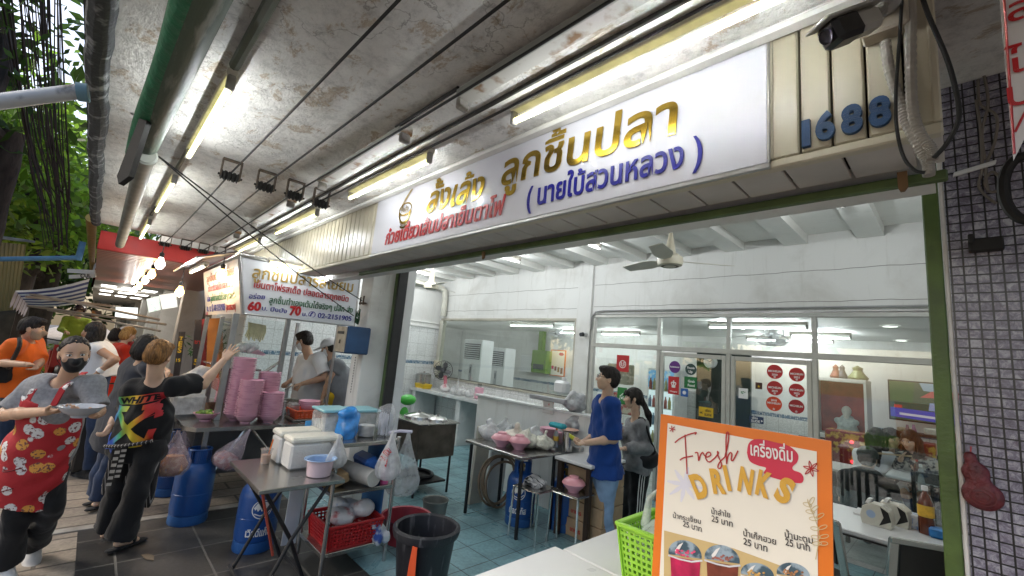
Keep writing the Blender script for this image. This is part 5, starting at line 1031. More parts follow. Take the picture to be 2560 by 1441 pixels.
def hanging_bag(lab,top,h,r,m,squash=.6,dirv=V(1,0,0),group=None,neck=.16,load=None,seed=1,cat='plastic bag',extra=None):
    """thin plastic bag hung from its knot: narrow gathered neck, full belly"""
    top=np.asarray(top,float); t=T('plastic_bag',lab,cat,top,group); q=np.random.default_rng(seed); pf=[(r*neck*.6,0),(r*neck,-h*.1),(r*.38,-h*.28),(r*.72,-h*.5),(r,-h*.72),(r*.97,-h*.86),(r*.7,-h*.96),(r*.25,-h)]
    ph=q.uniform(0,6.28,4); yv=V(-dirv[1],dirv[0],0)*squash; wob=lambda an,k:.07*np.sin(5*an+ph[0]+.3*k)+.06*np.sin(9*an+ph[1]-.5*k)+.05*np.sin(14*an+ph[2]); b=MB(); b.lathe(pf,top,36,(dirv,yv,ZE),wob); b.poly([top+V(0,0,-h)+dirv*r*.24*math.cos(a)+yv*r*.24*math.sin(a) for a in np.linspace(0,6.28,13)[:-1]]); O('film',b,m,t,smooth=80,recalc=False)
    if load:
        ml,f0=load; b=MB(); pl=[(r*.1,-h*.985),(r*.62,-h*.95),(r*.9,-h*.85),(r*.92,-h*.74),(r*.6,-h*f0),(r*.05,-h*(f0-.02))]; b.lathe(pl,top,28,(dirv,yv,ZE),lambda an,k:.06*np.sin(4*an+ph[3]+k)); O('contents',b,ml,t)
    return t
def film(name,tint,alpha=.42,rough=.22): return mat(name,tint,rough*.8,0,.3,16,.9,19,alpha=alpha*.85,spec=.9)
M_film=film('clear_film',(.66,.66,.68),.32,.15); M_filmw=film('white_film',(.70,.70,.70),.68,.3); M_filmp=film('mauve_film',(.45,.2,.36),.75,.4)
for k,(u,v,h) in enumerate(((2268,1062,.5),(2284,1062,.55))): hanging_bag(['mauve plastic bag hanging from the rack, left','pinkish plastic bag hanging from the rack, beside the mauve one'][k],P(u,v,y=8.25),h,.12,M_filmp if k else film('dark_mauve_film',(.3,.16,.24),.8,.4),group='plastic bags hanging from the rack',seed=k)
a=P(2058,925,y=8.0); c=P(2170,1090,y=8.0); t=T('altar_cabinet','red lined altar cabinet with a pale bearded statue inside and ornaments on top','altar',((a[0]+c[0])/2,8.2,.006)); x0,x1,z1,z0=a[0]-.15,c[0],P(2100,955,y=8)[2],P(2100,1090,y=8)[2]
b=MB(); b.box((x0,8.0,z0-.06),(x1,8.5,z0),.004); b.box((x0,8.0,z1),(x1,8.5,z1+.05),.004); b.box((x0,8.0,z0+.001),(x0+.03,8.5,z1-.001)); b.box((x1-.03,8.0,z0+.001),(x1,8.5,z1-.001)); O('case',b,mat('white_lacquer',(.6,.6,.58),.4,0,.05),t)
b=MB(); b.box((x0+.031,8.44,z0+.001),(x1-.031,8.49,z1-.001)); O('red_back',b,mat('altar_red',(.33,.04,.02),.6,0,.3,6),t)
b=MB(); b.box((x0,8.0,.006),(x1,8.5,z0-.061)); O('base_cabinet',b,mat('dark_altar_wood',(.05,.02,.015),.4,0,.3,8),t)
c=P(2118,1060,y=8.25); c[2]=z0; t=T('altar_statue','pale robed bearded statue seated in the red altar cabinet','statue',c); M_porc=mat('porcelain',(.5,.5,.44),.3,0,.15,20)
org('robe',[cap(c+V(0,0,.02),c+V(0,0,.22),.15,.09,k=.05),cap(c+V(-.1,-.04,.2),c+V(.0,-.12,.13),.045,.035),cap(c+V(.1,-.04,.2),c+V(.0,-.12,.13),.045,.035)],mat('celadon_robe',(.35,.42,.40),.35,0,.3,16),t,h=.014,wr=.008); org('head',[ell(c+V(0,-.02,.35),V(.06,.06,.075)),ell(c+V(0,-.06,.27),V(.035,.03,.07))],M_porc,t,h=.012)
for k,(u,w_) in enumerate(((2090,.10),(2106,.09),(2145,.16))): q=P(u,945,y=8.15); q[2]=z1+.05; b=MB(); b.lathe([(w_*.7,0),(w_*.8,.03),(w_*.5,.09),(w_*.35,.13),(w_*.4,.17),(0,.21)],q,14); one('altar_ornament',b,mat('ornament_%d'%k,[(.16,.04,.02),(.05,.05,.06),(.14,.16,.06)][k],.35,.2,.4,30),['red and gold ornament at the left on top of the altar','dark figurine in the middle on top of the altar','wide green ornament at the right on top of the altar'][k],'ornament')
x0=P(2062,1100,y=7.5)[0]; t=T('offering_table','red and gold offering table glowing below the altar statue','altar table',(x0+.4,7.6,.006)); b=MB(); b.box((x0,7.5,.55),(x0+1.1,7.8,1.05),.01); O('red_front',b,mat('red_gold_carving',(.17,.012,.010),.45,.2,.3,14,.6,30,col2=(.5,.33,.05),thr=.55),t); b=MB(); b.box((x0,7.48,.006),(x0+1.1,7.8,.549)); O('base',b,M_blackw,t)
for dz in(.93,.68): b=MB(); b.ell((x0+.3,7.47,dz),.02,10); O('red_lamp',b,mat('red_glow',(1,0,0),.3,0,0,emit=(1,.03,.05),es=2.5),t)
a=P(1617,920,y=7.8); c=P(1672,930,y=7.8); t=T('drinks_fridge','lit glass door drinks fridge with a printed header behind the left door','fridge',((a[0]+c[0])/2,8.1,.006)); x0,x1=a[0],c[0]+.1; z1=a[2]
b=MB(); b.box((x0,7.85,.006),(x1,8.4,z1),.01); O('cabinet',b,M_wp,t); b=MB(); b.box((x0+.02,7.84,z1-.36),(x1-.02,7.849,z1-.03)); hd=O('header',b,mat('blue_printed_header',(.10,.3,.55),.4,0,.4,12,col2=(.6,.62,.5),thr=.55,emit=(.1,.25,.4),es=.5),t)
b=MB(); b.box((x0+.04,7.835,.15),(x1-.04,7.849,z1-.4)); dr=O('door',b,mat('fridge_light',(.6,.65,.68),.2,0,.1,4,emit=(.6,.75,.8),es=.5),t)
for k in range(4): b=MB(); b.box((x0+.04,7.826,.3+.32*k),(x1-.04,7.834,.315+.32*k)); O('shelf_edge',b,M_wp,dr)
for r in range(4):
    for k in range(6): q=V(x0+.08+(x1-x0-.16)*k/5,7.822,.316+.32*r); b=MB(); b.lathe([(.03,0),(.03,.13),(.012,.18),(.012,.21),(0,.21)],q,8); O('drink_bottle',b,mat('fridge_drink_%d'%((r+k)%3),[(.3,.05,.03),(.3,.3,.1),(.1,.2,.3)][(r+k)%3],.3,0,.1),dr)
for k,(u,v,cc) in enumerate(((1558,1010,(.35,.03,.03)),(1543,935,(.3,.28,.2)))):
    c=P(u,v,y=7.8); b=MB(); b.box(c+V(-.25,0,-.2),c+V(.25,.25,.2),.02); one('shelf_goods',b,mat('goods_%d'%k,cc,.5,0,.6,12,col2=(.5,.45,.35),thr=.55),['stack of red and cream goods behind the first glass pane','cream boxes high on a shelf behind the first glass pane'][k],'boxes')
c=P(1855,1040,y=8.6); t=T('room_divider','white tiled counter wall inside the dining room behind the doors','counter',(c[0],8.6,.006)); b=MB(); b.box((c[0]-1.8,8.5,.006),(c[0]-.7,8.8,1.3)); O('tiled_face',b,M_tilewx,t)
a=P(1740,975,y=8.4); b=MB(); b.box((a[0],8.4,.006),(a[0]+.95,8.46,2.05),.004); one('dark_doorway',b,mat('dark_green_glass',(.03,.04,.035),.12,0,.3,2),'dark glass doorway at the back of the dining room','doorway')
c=P(1775,905,y=8.35); t=T('wall_clock','small round white wall clock above the dark doorway','clock',c); b=MB(); b.lathe([(0,0),(.1,0),(.11,.02),(.12,.0),(.12,-.04)],c,20,(XE,ZE,-YE)); O('case',b,M_wp,t); b=MB(); b.obox(c+V(.02,-.012,.02),(.025,0,.025),(0,.001,0),(-.003,0,.003)); b.obox(c+V(-.02,-.014,.01),(.02,0,-.008),(0,.001,0),(.001,0,.003)); O('hands',b,M_blackw,t)
# ================================================================ noodle cart
zc=.80
t=T('noodle_cart','stainless steel noodle cart with glass cabinet, posts and a wide counter','food cart',(-5.4,1.3,0)); cart=t
b=MB(); b.prism([(-6.6,.72),(-4.75,.72),(-4.63,.80),(-4.63,1.90),(-5.1,1.93),(-5.1,2.3),(-6.6,2.3)],(0,0,zc-.035),XE,YE,(0,0,.035)); O('counter_top',b,M_steel,t)
b=MB(); b.box((-6.2,.85,.32),(-4.93,1.8,zc-.036)); O('underbox',b,mat('dark_steel_panel',(.10,.10,.10),.45,.6,.3,5),t)
for x,y in((-4.75,.9),(-4.75,1.55),(-6.15,.85),(-6.15,1.75)): b=MB(); b.box((x-.02,y-.02,0),(x+.02,y+.02,zc-.037),.003); O('leg',b,M_steel,t)
b=MB(); b.tube([(-4.7,.92,.25),(-4.72,1.2,.76)],.012,6); b.tube([(-4.7,1.55,.4),(-4.72,1.25,.76)],.012,6); O('brace',b,M_steel,t)
M_post=mat('grey_steel_post',(.33,.33,.33),.32,.9,.12,12)
for p,q,w_ in((P(590,788,x=-5.02),P(551,1012,x=-5.02),.026),(P(721,800,x=-5.02),P(704,977,x=-5.02),.022),(P(845,817,x=-4.98),P(822,1000,x=-4.98),.013)):
    b=MB(); b.box((p[0]-w_,p[1]-w_,zc),(p[0]+w_,p[1]+w_,1.83),.003); O('post',b,M_post,t)
yp=P(590,788,x=-5.02)[1]; y2=P(721,800,x=-5.02)[1]
for x in(-5.62,-6.5): b=MB(); b.box((x-.02,yp-.02,zc),(x+.02,yp+.02,1.80),.003); O('post',b,M_post,t)
b=MB(); b.box((-6.5,2.05,zc),(-6.46,2.09,1.85),.003); O('post',b,M_post,t)
b=MB(); b.box((-5.035,yp+.028,zc+.06),(-5.028,y2-.024,1.80)); O('front_glass',b,glassmat('steamed_glass',(.93,.96,.96),.10),t)
b=MB(); b.box((-5.6,yp-.003,zc+.25),(-5.05,yp+.003,1.78)); O('side_glass',b,M_glass,t)
b=MB(); b.box((-6.4,yp+.03,1.25),(-5.3,y2-.1,1.27),.003); O('inner_shelf',b,M_steel,t)
b=MB(); b.box((-6.7,.93,2.42),(-5.0,2.2,2.44),.004); O('roof_panel',b,M_steel,t)
b=MB(); b.plate([V(-6.8,.62,2.33),V(-5.15,.62,2.33),V(-5.05,.94,2.45),V(-6.8,.94,2.45)],(0,0,.012)); aw=O('awning',b,mat('dark_awning',(.10,.09,.1),.6,0,.4,9),t)
b=MB(); b.tube([(-6.8,.62,2.33),(-5.15,.62,2.33)],.012,6); O('awning_rail',b,M_steel,aw)
# lamps of the cart
pa,pb=P(668,657,x=-4.89),P(836,690,x=-4.89)
tube_lamp('sign_tube','tube lamp across the top of the white cart sign',pa+V(0,0,.06),pb+V(0,0,.06),group=None,e=3.5,n=5,drop=.012)
tube_lamp('awning_tube','tube lamp under the small dark awning on the street side of the cart',(-6.4,.74,2.34),(-5.4,.74,2.34),group=None,e=5,n=3,drop=.01)
M_bulb=mat('warm_bulb',(1,.8,.5),.3,0,0,emit=(1,.62,.2),es=7); M_bulbw=mat('cool_bulb',(1,1,1),.3,0,0,emit=(1,.93,.82),es=6); M_sock=mat('black_socket',(.02,.02,.02),.5)
def bulb(lab,c,r=.035,warm=True,e=5,hang=.2,group=None):
    c=np.asarray(c,float); t=T('hanging_bulb',lab,'light bulb',c,group); b=MB(); b.lathe([(0,-r*1.2),(r*.6,-r*1.0),(r,-r*.2),(r*.9,r*.4),(r*.5,r*1.2),(r*.42,r*1.7)],c,14); O('bulb',b,M_bulb if warm else M_bulbw,t)
    b=MB(); b.lathe([(r*.45,r*1.6),(r*.5,r*2.6),(r*.2,r*2.9)],c,10); b.tube([c+V(0,0,r*2.8),c+V(0,0,r*2.8+hang)],.005,5); O('socket',b,M_sock,t)
    l=bpy.data.lights.new('bulb_light','POINT'); l.energy=e*LAMP; l.color=(1,.66,.34) if warm else (1,.92,.82); l.shadow_soft_size=0; o=bpy.data.objects.new('bulb_light',l); COL.objects.link(o); o.location=c-V(0,0,r*1.6)
bulb('warm bulb in front of the orange lit side sign of the cart',P(553,690,x=-5.5),.045,True,7,.15); bulb('warm bulb left of the orange lit side sign',P(449,731,x=-6.4),.045,True,5,.2)
# bowls
M_pink=mat('pink_melamine',(.70,.37,.46),.28,0,.05,5,coat=.3); pf=[(0,0),(.045,0),(.045,.012),(.062,.018),(.084,.045),(.094,.067),(.107,.0695),(.106,.0755),(.095,.071),(.08,.045),(.055,.02),(0,.016)]
b=MB(); b.lathe(pf,(0,0,0),28); proto_b=one('pink_bowl',b,M_pink,'pink melamine bowl at the bottom of the tallest stack by the steel post','bowl','stacked pink bowls'); first=[True]
def stack(x,y,z0,z1,what,step=.0165,jit=.0006,s=1):
    n=max(2,int(round((z1-z0-.075)/step))+1)
    for k in range(n):
        lab=('topmost pink bowl of '+what) if k==n-1 else ('bottom pink bowl of '+what) if k==0 else 'pink bowl in the middle of '+what
        c=(x+random.uniform(-jit,jit),y+random.uniform(-jit,jit),z0+k*step)
        if first[0]: proto_b.location=c; first[0]=False; proto_b['label']=lab; o=proto_b
        else: o=dup(proto_b,c,lab)
        o.rotation_euler=(0,0,random.uniform(0,6)); o.scale=(s,s,1)
A=P(614,896,x=-4.97); stack(-4.97,A[1],zc+.001,A[2],'the tallest stack by the steel post')
Bp=P(616,950,x=-4.80); stack(-4.80,P(609,1055,z=zc)[1],zc+.001,Bp[2],'the stack in front of the tallest')
Cp=P(677,929,x=-4.97); stack(-4.97,Cp[1],zc+.001,Cp[2],'the right rear stack')
Dp=P(680,982,x=-4.79); stack(-4.79,P(667,1054,z=zc)[1],zc+.001,Dp[2],'the low right front stack')
Ep=P(775,1000,x=-4.86); stack(-4.86,Ep[1],Ep[2]-.115,Ep[2],'the small pile on the red basket',.016)
stack(-5.75,yp+.2,zc+.001,1.25,'the stack inside the side glass'); 
t=T('lime_bowl','pink bowl of cut green limes at the counter corner','bowl',P(513,1052,z=zc)); c=P(513,1052,z=zc); b=MB(); b.lathe(pf,c,28); O('bowl',b,M_pink,t)
for k in range(11): a=k*2.4; r=.02+.05*(k%3)/2; b=MB(); b.ell(c+V(r*math.cos(a),r*math.sin(a),.072+.01*(k%2)),V(.028,.022,.018),10); O('lime_piece',b,mat('lime_%d'%(k%2),[(.22,.33,.05),(.09,.2,.02)][k%2],.4,0,.3,30),t)
c=P(535,1030,z=zc); b=MB(); b.lathe([(0,0),(.075,0),(.09,.06),(.088,.09),(.078,.088),(.07,.02),(0,.02)],c,24); one('clay_pot',b,mat('brown_clay',(.12,.06,.035),.5,0,.3,14),'brown clay pot behind the bowl of limes','pot')
c=P(452,1024,z=zc)+V(-.05,-.02,0); t=T('clear_box','clear plastic box with green herbs, left end of the cart counter','container',c); b=MB(); b.box(c+V(-.15,-.07,0),c+V(.1,.16,.13),.015); O('tub',b,film('clear_tub',(.6,.62,.6),.5,.2),t)
b=MB(); 
for k in range(40): q=c+V(random.uniform(-.1,.1),random.uniform(.0,.18),.05+random.uniform(0,.06)); b.obox(q,rng.normal(size=3)*.012,rng.normal(size=3)*.009,rng.normal(size=3)*.001)
O('herbs',b,mat('herb_green',(.06,.14,.02),.6,0,.4,40),t)
c=P(480,955,x=-5.3); c[2]=zc; t=T('plastic_tub','stack of white plastic tubs with a green lid behind the black shirt man','tub',c); b=MB(); b.box(c+V(-.12,-.13,0),c+V(.12,.13,.22),.03); O('tub',b,film('milky_tub',(.66,.66,.66),.85,.4),t); b=MB(); b.box(c+V(-.13,-.14,.221),c+V(.02,.0,.26),.012); O('green_lid',b,mat('green_lid_plastic',(.12,.45,.1),.35),t)
c=P(482,935,x=-5.3); b=MB(); v,f=sdf([ell(c+V(0,.02,-.05),V(.1,.12,.08)),ell(c+V(0,.07,.02),V(.07,.07,.07))],.012,wr=.01,wf=50); b.add(v,f.tolist()); one('white_bag',b,M_filmw,'crumpled white plastic bag on top of the tubs in the cart','plastic bag',smooth=80)
# noodles hanging behind the front glass, pink scoop
t=T('noodle_bundle','bundle of pale noodles hanging behind the cart glass','noodles',P(640,805,x=-5.25)); b=MB()
for k in range(14): c=P(622+k*3.2,806+k*.6,x=-5.25); b.tube([c,c+V(0,.012,-.07),c+V(0,-.008+.004*(k%3),-.15-.012*(k%4))],.008,5)
O('strands',b,mat('noodle_cream',(.6,.52,.3),.5,0,.15,20),t)
a=P(612,868,x=-5.2); b=MB(); q=P(668,902,x=-5.2); b.prism([(0,0),(.02,.06),(.06,.075),(.22,-.01),(.2,-.03)],a+V(0,-.01,-.05),YE,ZE,(-.08,0,0)); one('pink_scoop',b,M_pink,'pink plastic scoop lying over the stacks behind the glass','scoop')
b=MB(); v,f=sdf([ell(P(615,868,x=-5.15)+V(0,0,0),V(.05,.09,.05)),ell(P(632,866,x=-5.15),V(.04,.06,.035))],.01,wr=.012,wf=60); b.add(v,f.tolist()); one('steam_cloth',b,M_filmw,'white crumpled bag behind the corner post above the stacks','plastic bag',smooth=80)
# red basket with small bowls on a steel tray
c=P(770,1036,x=-4.88); c[2]=zc; b=MB(); b.box(c+V(-.16,-.19,.001),c+V(.14,.17,.03),.01); one('steel_tray',b,M_steel,'shallow steel tray under the red basket','tray')
def basket(nm,lab,c,lx,ly,h,m,fl=.88,nx=11,ny=9,nz=6,cat='basket',rim=.012,bot=True):
    """lattice basket with slanted sides"""
    c=np.asarray(c,float); t=T(nm,lab,cat,c); b=MB(); cor=lambda f,z:[c+V(sx*lx*f,sy*ly*f,z) for sx,sy in((-1,-1),(1,-1),(1,1),(-1,1))]
    lo,hi=cor(fl,.0),cor(1,h)
    for i in range(4):
        p0,p1,q0,q1=lo[i],lo[(i+1)%4],hi[i],hi[(i+1)%4]; n=nx if i%2==0 else ny; nn=nrm(np.cross(p1-p0,q0-p0))
        for k in range(n+1):
            f=k/n; a=p0+(p1-p0)*f; e=q0+(q1-q0)*f; w_=nrm(p1-p0)*np.linalg.norm(p1-p0)/n*(.22 if 0<k<n else .5); b.obox((a+e)/2,w_,(e-a)/2,nn*.0025)
        for k in range(nz+1):
            f=k/nz*.96; a=p0+(q0-p0)*f; e=p1+(q1-p1)*f; hh=h/nz*(.22 if 0<k<nz else .42); b.obox((a+e)/2,(e-a)/2,nn*.0029,nrm(q0-p0)*hh)
    O('side_lattice',b,m,t)
    b=MB(); r=cor(1.02,h)
    for i in range(4): b.obox((r[i]+r[(i+1)%4])/2,(r[(i+1)%4]-r[i])/2*1.02,nrm(np.cross(r[(i+1)%4]-r[i],ZE))*rim,ZE*.008,.004)
    O('rim',b,m,t); b=MB(); b.box(lo[0]+V(.004,.004,.001),lo[2]+V(-.004,-.004,.005)); O('base',b,m,t); return t
M_redp=mat('red_basket_plastic',(.42,.018,.02),.35,0,.08,8); M_orp=mat('orange_red_plastic',(.60,.09,.03),.35,0,.08,8); M_limep=mat('lime_green_plastic',(.30,.60,.05),.35,0,.06,6)
basket('small_basket','orange red basket on the tray carrying the small bowl pile',c+V(0,0,.031),.14,.17,.075,M_orp,.9,8,8,3)
c=P(735,995,x=-5.0); c[2]=zc+.02; b=MB(); b.box(c+V(-.06,-.05,0),c+V(.06,.06,.14),.02); one('clear_jar',b,film('clear_tub',(1,1,1)),'clear jar with lime pieces behind the red basket','jar')
# pots in front of the cook
for u,v,r,h,lab in((715,1000,.17,.14,'steel noodle pot in front of the cook'),(742,990,.13,.10,'second steel pot beside the noodle pot')):
    c=P(u,v,x=-5.3); c[2]=zc; t=T('cooking_pot',lab,'pot',c,'steel pots on the cart'); b=MB(); b.lathe([(0,0),(r,0),(r,h),(r+.012,h+.006),(r-.006,h),(r-.008,.01),(0,.01)],c,28); O('pot',b,M_steel,t); b=MB(); b.lathe([(0,h*.8),(r-.01,h*.8)],c,24); O('broth',b,mat('broth',(.3,.25,.16),.1,0,.2,9),t)
b=MB(); a=P(712,975,x=-5.25); b.tube([a,P(738,960,x=-5.15)],.006,6); one('ladle',b,M_steel,'ladle held by the cook over the pot','ladle')
b=MB(); b.tube([P(700,905,x=-5.1),P(655,935,x=-5.1),P(648,938,x=-5.1)],.016,8); one('steel_rail',b,M_steel,'slanted steel handle behind the glass of the cart','handle')
# plant and glowing signs beyond the cart
c=P(517,905,x=-7.2); t=T('potted_plant','leafy potted plant behind the cart side glass','plant',c); b=MB(); b.lathe([(0,0),(.07,0),(.09,.14),(.08,.14),(0,.12)],c,18); O('pot',b,M_wp,t); b=MB()
for k in range(170):
    q=c+V(0,0,.2)+rng.normal(size=3)*V(.13,.13,.1); d=nrm(rng.normal(size=3)); e=nrm(np.cross(d,rng.normal(size=3))); b.add([q-d*.05,q+e*.012,q+d*.05,q-e*.012],[(0,1,2,3)])
O('foliage',b,mat('plant_green',(.035,.10,.02),.5,0,.5,30),t,smooth=0,recalc=False); b=MB()
for k in range(5): a=rng.normal(size=2)*.06; b.tube([c+V(0,0,.1),c+V(a[0],a[1],.25)],.005,5)
O('stem',b,mat('plant_green',(1,1,1)),t)
# cash box and rope on the pillar
c=P(880,858,y=1.85); t=T('cash_box','blue and tan metal box with a slot hung on the white pillar','box',c); X0=c[0]
b=MB(); b.box((X0-.06,1.72,1.54),(X0+.16,1.955,1.80),.012); O('case',b,mat('navy_box_paint',(.02,.06,.14),.4,0,.2,8),t)
b=MB(); b.box((X0-.055,1.708,1.55),(X0+.155,1.7195,1.79),.003); f=O('front_plate',b,mat('tan_plate',(.36,.31,.24),.5,0,.25,12),t); b=MB(); b.box((X0-.02,1.702,1.72),(X0+.12,1.7075,1.745)); b.box((X0+.04,1.702,1.63),(X0+.06,1.7075,1.665)); O('slot',b,M_blackw,f)
b=MB(); 
for k in range(26): a=k*.9; q=P(899,792,y=1.9); b.tube([q+V(.02*math.cos(a),.015*math.sin(a)-.02,.08-.006*k),q+V(.03*math.cos(a+.6),.02*math.sin(a+.6)-.02,.0-.002*k),q+V(.015*math.cos(a+1),.012-.02,-.08)],.004,4)
one('green_rope',b,mat('green_cord',(.015,.06,.025),.8,0,.3,30),'tangled green cord hanging by the cart sign at the white pillar','rope')
t=T('pulley_hook','rusty steel cleat on the white pillar holding the awning cords','bracket',P(905,755,y=1.92)); q=P(905,755,y=1.92); b=MB(); b.box(q+V(-.05,-.01,-.02),q+V(.05,.03,-.005),.003); b.cyl(q+V(-.04,0,-.03),q+V(-.04,0,.05),.008); b.cyl(q+V(.03,0,-.03),q+V(.03,0,.06),.008); O('cleat',b,mat('rusty_iron',(.10,.075,.055),.7,.4,.4,20),t)
b=MB(); b.box(V(-4.36,1.95,.86),V(-4.28,1.9585,.98)); one('pillar_sticker',b,mat('blue_torn_sticker',(.5,.55,.6),.5,0,.2,30,col2=(.03,.2,.5),thr=.5),'torn blue and white sticker low on the white pillar','sticker')
b=MB(); 
for k in range(14): q=V(-4.25,1.957,1.5-k*.026); b.tube([q+V(0,-.004,.006),q+V(0,-.004,-.006)],.004,5)
one('bead_chain',b,M_sock,'black bead chain hanging below the blue box on the pillar','chain')
# hanging bags under the counter edge
M_meat=mat('pink_meat',(.42,.18,.17),.4,0,.3,22,.2,30,col2=(.62,.5,.48),thr=.52); M_org=mat('orange_food',(.45,.2,.09),.5,0,.3,26,.3,col2=(.6,.36,.2),thr=.55)
hanging_bag('clear bag of orange food hung at the left corner of the cart counter',P(447,1076,x=-4.6),.37,.115,film('bag_film',(.58,.48,.54),.45),.7,V(.2,1,0),'food bags hung from the cart counter',load=(M_org,.55),seed=3)
hanging_bag('clear bag of dark red meat hung behind the orange food bag',P(462,1076,x=-5.02),.34,.11,film('bag_film',(1,1,1)),.7,V(.2,1,0),'food bags hung from the cart counter',load=(mat('dark_red_meat',(.25,.05,.06),.4,0,.4,20),.45),seed=5)
tp=P(626,1074,x=-4.6); bt=hanging_bag('clear bag of pale pink meat balls hung from the middle of the counter edge',(0,0,0),.38,.105,film('bag_film',(1,1,1)),.75,V(.2,1,0),'food bags hung from the cart counter',load=(M_meat,.62),seed=8); bt.location=tp; bt.rotation_euler=(-.52,0,0)
# ---------------------------------------------------------------- gas cylinders
M_gas=mat('blue_cylinder_paint',(.010,.066,.25),.36,0,.14,7,.06,40,coat=.25,col2=(.03,.085,.24),thr=.66,detail=9); M_gasp=mat('light_blue_foot',(.02,.09,.27),.4,0,.15,8); M_wprint=mat('white_print',(1,1,1))
def gas(lab,x,y,z,face,mark=True,s=1.0,h=.46):
    c=V(x,y,z); t=T('gas_cylinder',lab,'gas cylinder',c,'blue gas cylinders'); r=.148*s
    pf=[(0,.07),(r*.8,.06),(r*.97,.085),(r,.12),(r,h*.52),(r*1.012,h*.525),(r*1.012,h*.54),(r,h*.545),(r,h*.84),(r*.93,h*.95),(r*.75,h*1.04),(r*.45,h*1.09),(0,h*1.1)]
    b=MB(); b.lathe(pf,c,40); bd=O('body',b,M_gas,t); b=MB(); b.lathe([(r*.86,0),(r*.95,0),(r*.99,.015),(r*.96,.075),(r*.9,.08)],c,36); O('foot_ring',b,M_gasp,t)
    b=MB(); f0=math.atan2(face[1],face[0])
    for a0,a1 in((.45,1.4),(1.75,2.75),(3.4,4.5),(4.85,5.9)):
        a=np.linspace(a0,a1,8)+f0; ci=r*.56
        for k in range(7):
            p=[c+V(ci*math.cos(q),ci*math.sin(q),zz) for q,zz in((a[k],h*1.03),(a[k+1],h*1.03),(a[k+1],h*1.3),(a[k],h*1.3))]; b.plate(p,V(math.cos(a[k]),math.sin(a[k]),0)*.006)
    b.tube([c+V(r*.57*math.cos(q),r*.57*math.sin(q),h*1.31) for q in np.linspace(0,6.2832,25)[:-1]],.009,6,closed=True); O('collar',b,M_gas,t)
    b=MB(); b.cyl(c+V(0,0,h*1.09),c+V(0,0,h*1.24),.018,n=10); b.cyl(c+V(-.03,0,h*1.2),c+V(.05,0,h*1.2),.012,n=8); O('valve',b,mat('brass_valve',(.45,.33,.12),.35,.9,.1),t)
    if mark:
        f=nrm(V(face[0],face[1],0)); X=np.cross(ZE,f); o=c+f*.3+V(0,0,h*.70); X=nrm(X); m_=MB(); a=np.linspace(0,6.2832,40); R_=.066*s
        m_.ribbon(np.stack([R_*np.cos(a),R_*np.sin(a)],1),.007,o,X,ZE); m_.poly([o+X*x*s+ZE*z*s for x,z in((-.058,.012),(-.046,-.004),(-.038,.006),(-.028,-.014),(-.014,.004),(-.002,-.016),(.008,-.002),(.02,-.02),(.03,-.01),(.044,.01),(.052,.03),(.04,.047),(.0,.058),(-.035,.047))])
        m_.ribbon(np.array([(-.05,-.03),(-.01,-.045),(.03,-.035),(.055,-.015)])*s,.008,o,X,ZE); decal('mountain_emblem',m_,M_wprint,t,bd,-f,.0015,.02)
        m_=MB(); write(m_,'เวิลด์แก๊ส',o+V(0,0,-h*.42),X,ZE,width=.17*s,size=.075*s,off=.03,center=True,lift=0); decal('white_name',m_,M_wprint,t,bd,-f,.0015,.02)
    return t
gas('blue gas cylinder with white mountain emblem beside the folding steel table',-3.95,1.2,0,(.92,-.12))
gas('blue gas cylinder under the hanging food bags, printed text turned away',-4.74,.88,0,(.6,.7),False,1.0,.46)
gas('blue gas cylinder far behind the black shirt man under the cart',*(P(392,1244,z=0)[:2]+V(-.1,.1)),0,(.6,.7),False)
gas('blue gas cylinder under the steel table inside the shop',-3.2,3.42,.005,(.55,-.84)); gas('second blue gas cylinder behind the one under the inner table',-2.86,3.72,.005,(.5,-.8),False)
m_=MB()
# ---------------------------------------------------------------- folding steel table on the pavement
zt=.72; x0,x1,y0,y1=-3.75,-2.985,.89,1.425
t=T('folding_table','folding stainless steel table with crossed black legs on the dark pavement','table',((x0+x1)/2,(y0+y1)/2,0)); b=MB(); b.box((x0,y0,zt-.028),(x1,y1,zt),.004); O('table_top',b,M_steel,t); M_bleg=mat('black_tube_steel',(.02,.02,.022),.4,.3,.2,14)
for x in(x0+.1,x1-.1):
    for ya,yb_,dx in((y0+.06,y1-.06,-.012),(y1-.06,y0+.06,.012)): b=MB(); b.tube([(x+dx,ya,zt-.03),(x+dx,(ya+yb_)/2,zt/2),(x+dx,yb_-(.05 if yb_>ya else -.05),.012)],.0125,8); O('leg',b,M_bleg,t)
for y in(y0+.09,y1-.09): b=MB(); b.tube([(x0+.09,y,.03),(x1-.09,y,.03)],.011,8); O('foot_bar',b,M_bleg,t)
b=MB(); b.tube([(x1-.02,y0+.03,zt-.03),(x1-.06,y0+.16,.3)],.008,6); O('red_brace',b,mat('red_oxide_paint',(.30,.05,.03),.6,0,.2),t)
M_foam=mat('styrofoam',(.64,.63,.60),.75,0,.05,70,.25,120)
q=P(720,1179,z=zt); q2=P(826,1170,z=zt); 
def foambox(lab,p0,p1,h):
    t=T('foam_box',lab,'foam box',((p0[0]+p1[0])/2,(p0[1]+p1[1])/2,zt),'styrofoam boxes on the folding table'); b=MB(); b.box((p0[0],p0[1],zt+.001),(p1[0],p1[1],zt+h-.045),.014); O('box',b,M_foam,t); b=MB(); b.box((p0[0]-.006,p0[1]-.006,zt+h-.044),(p1[0]+.006,p1[1]+.006,zt+h),.014); O('lid',b,mat('styrofoam_lid',(.66,.64,.56),.7,0,.06,50,.2,90),t)
hb=P(715,1098,x=q[0])[2]-zt
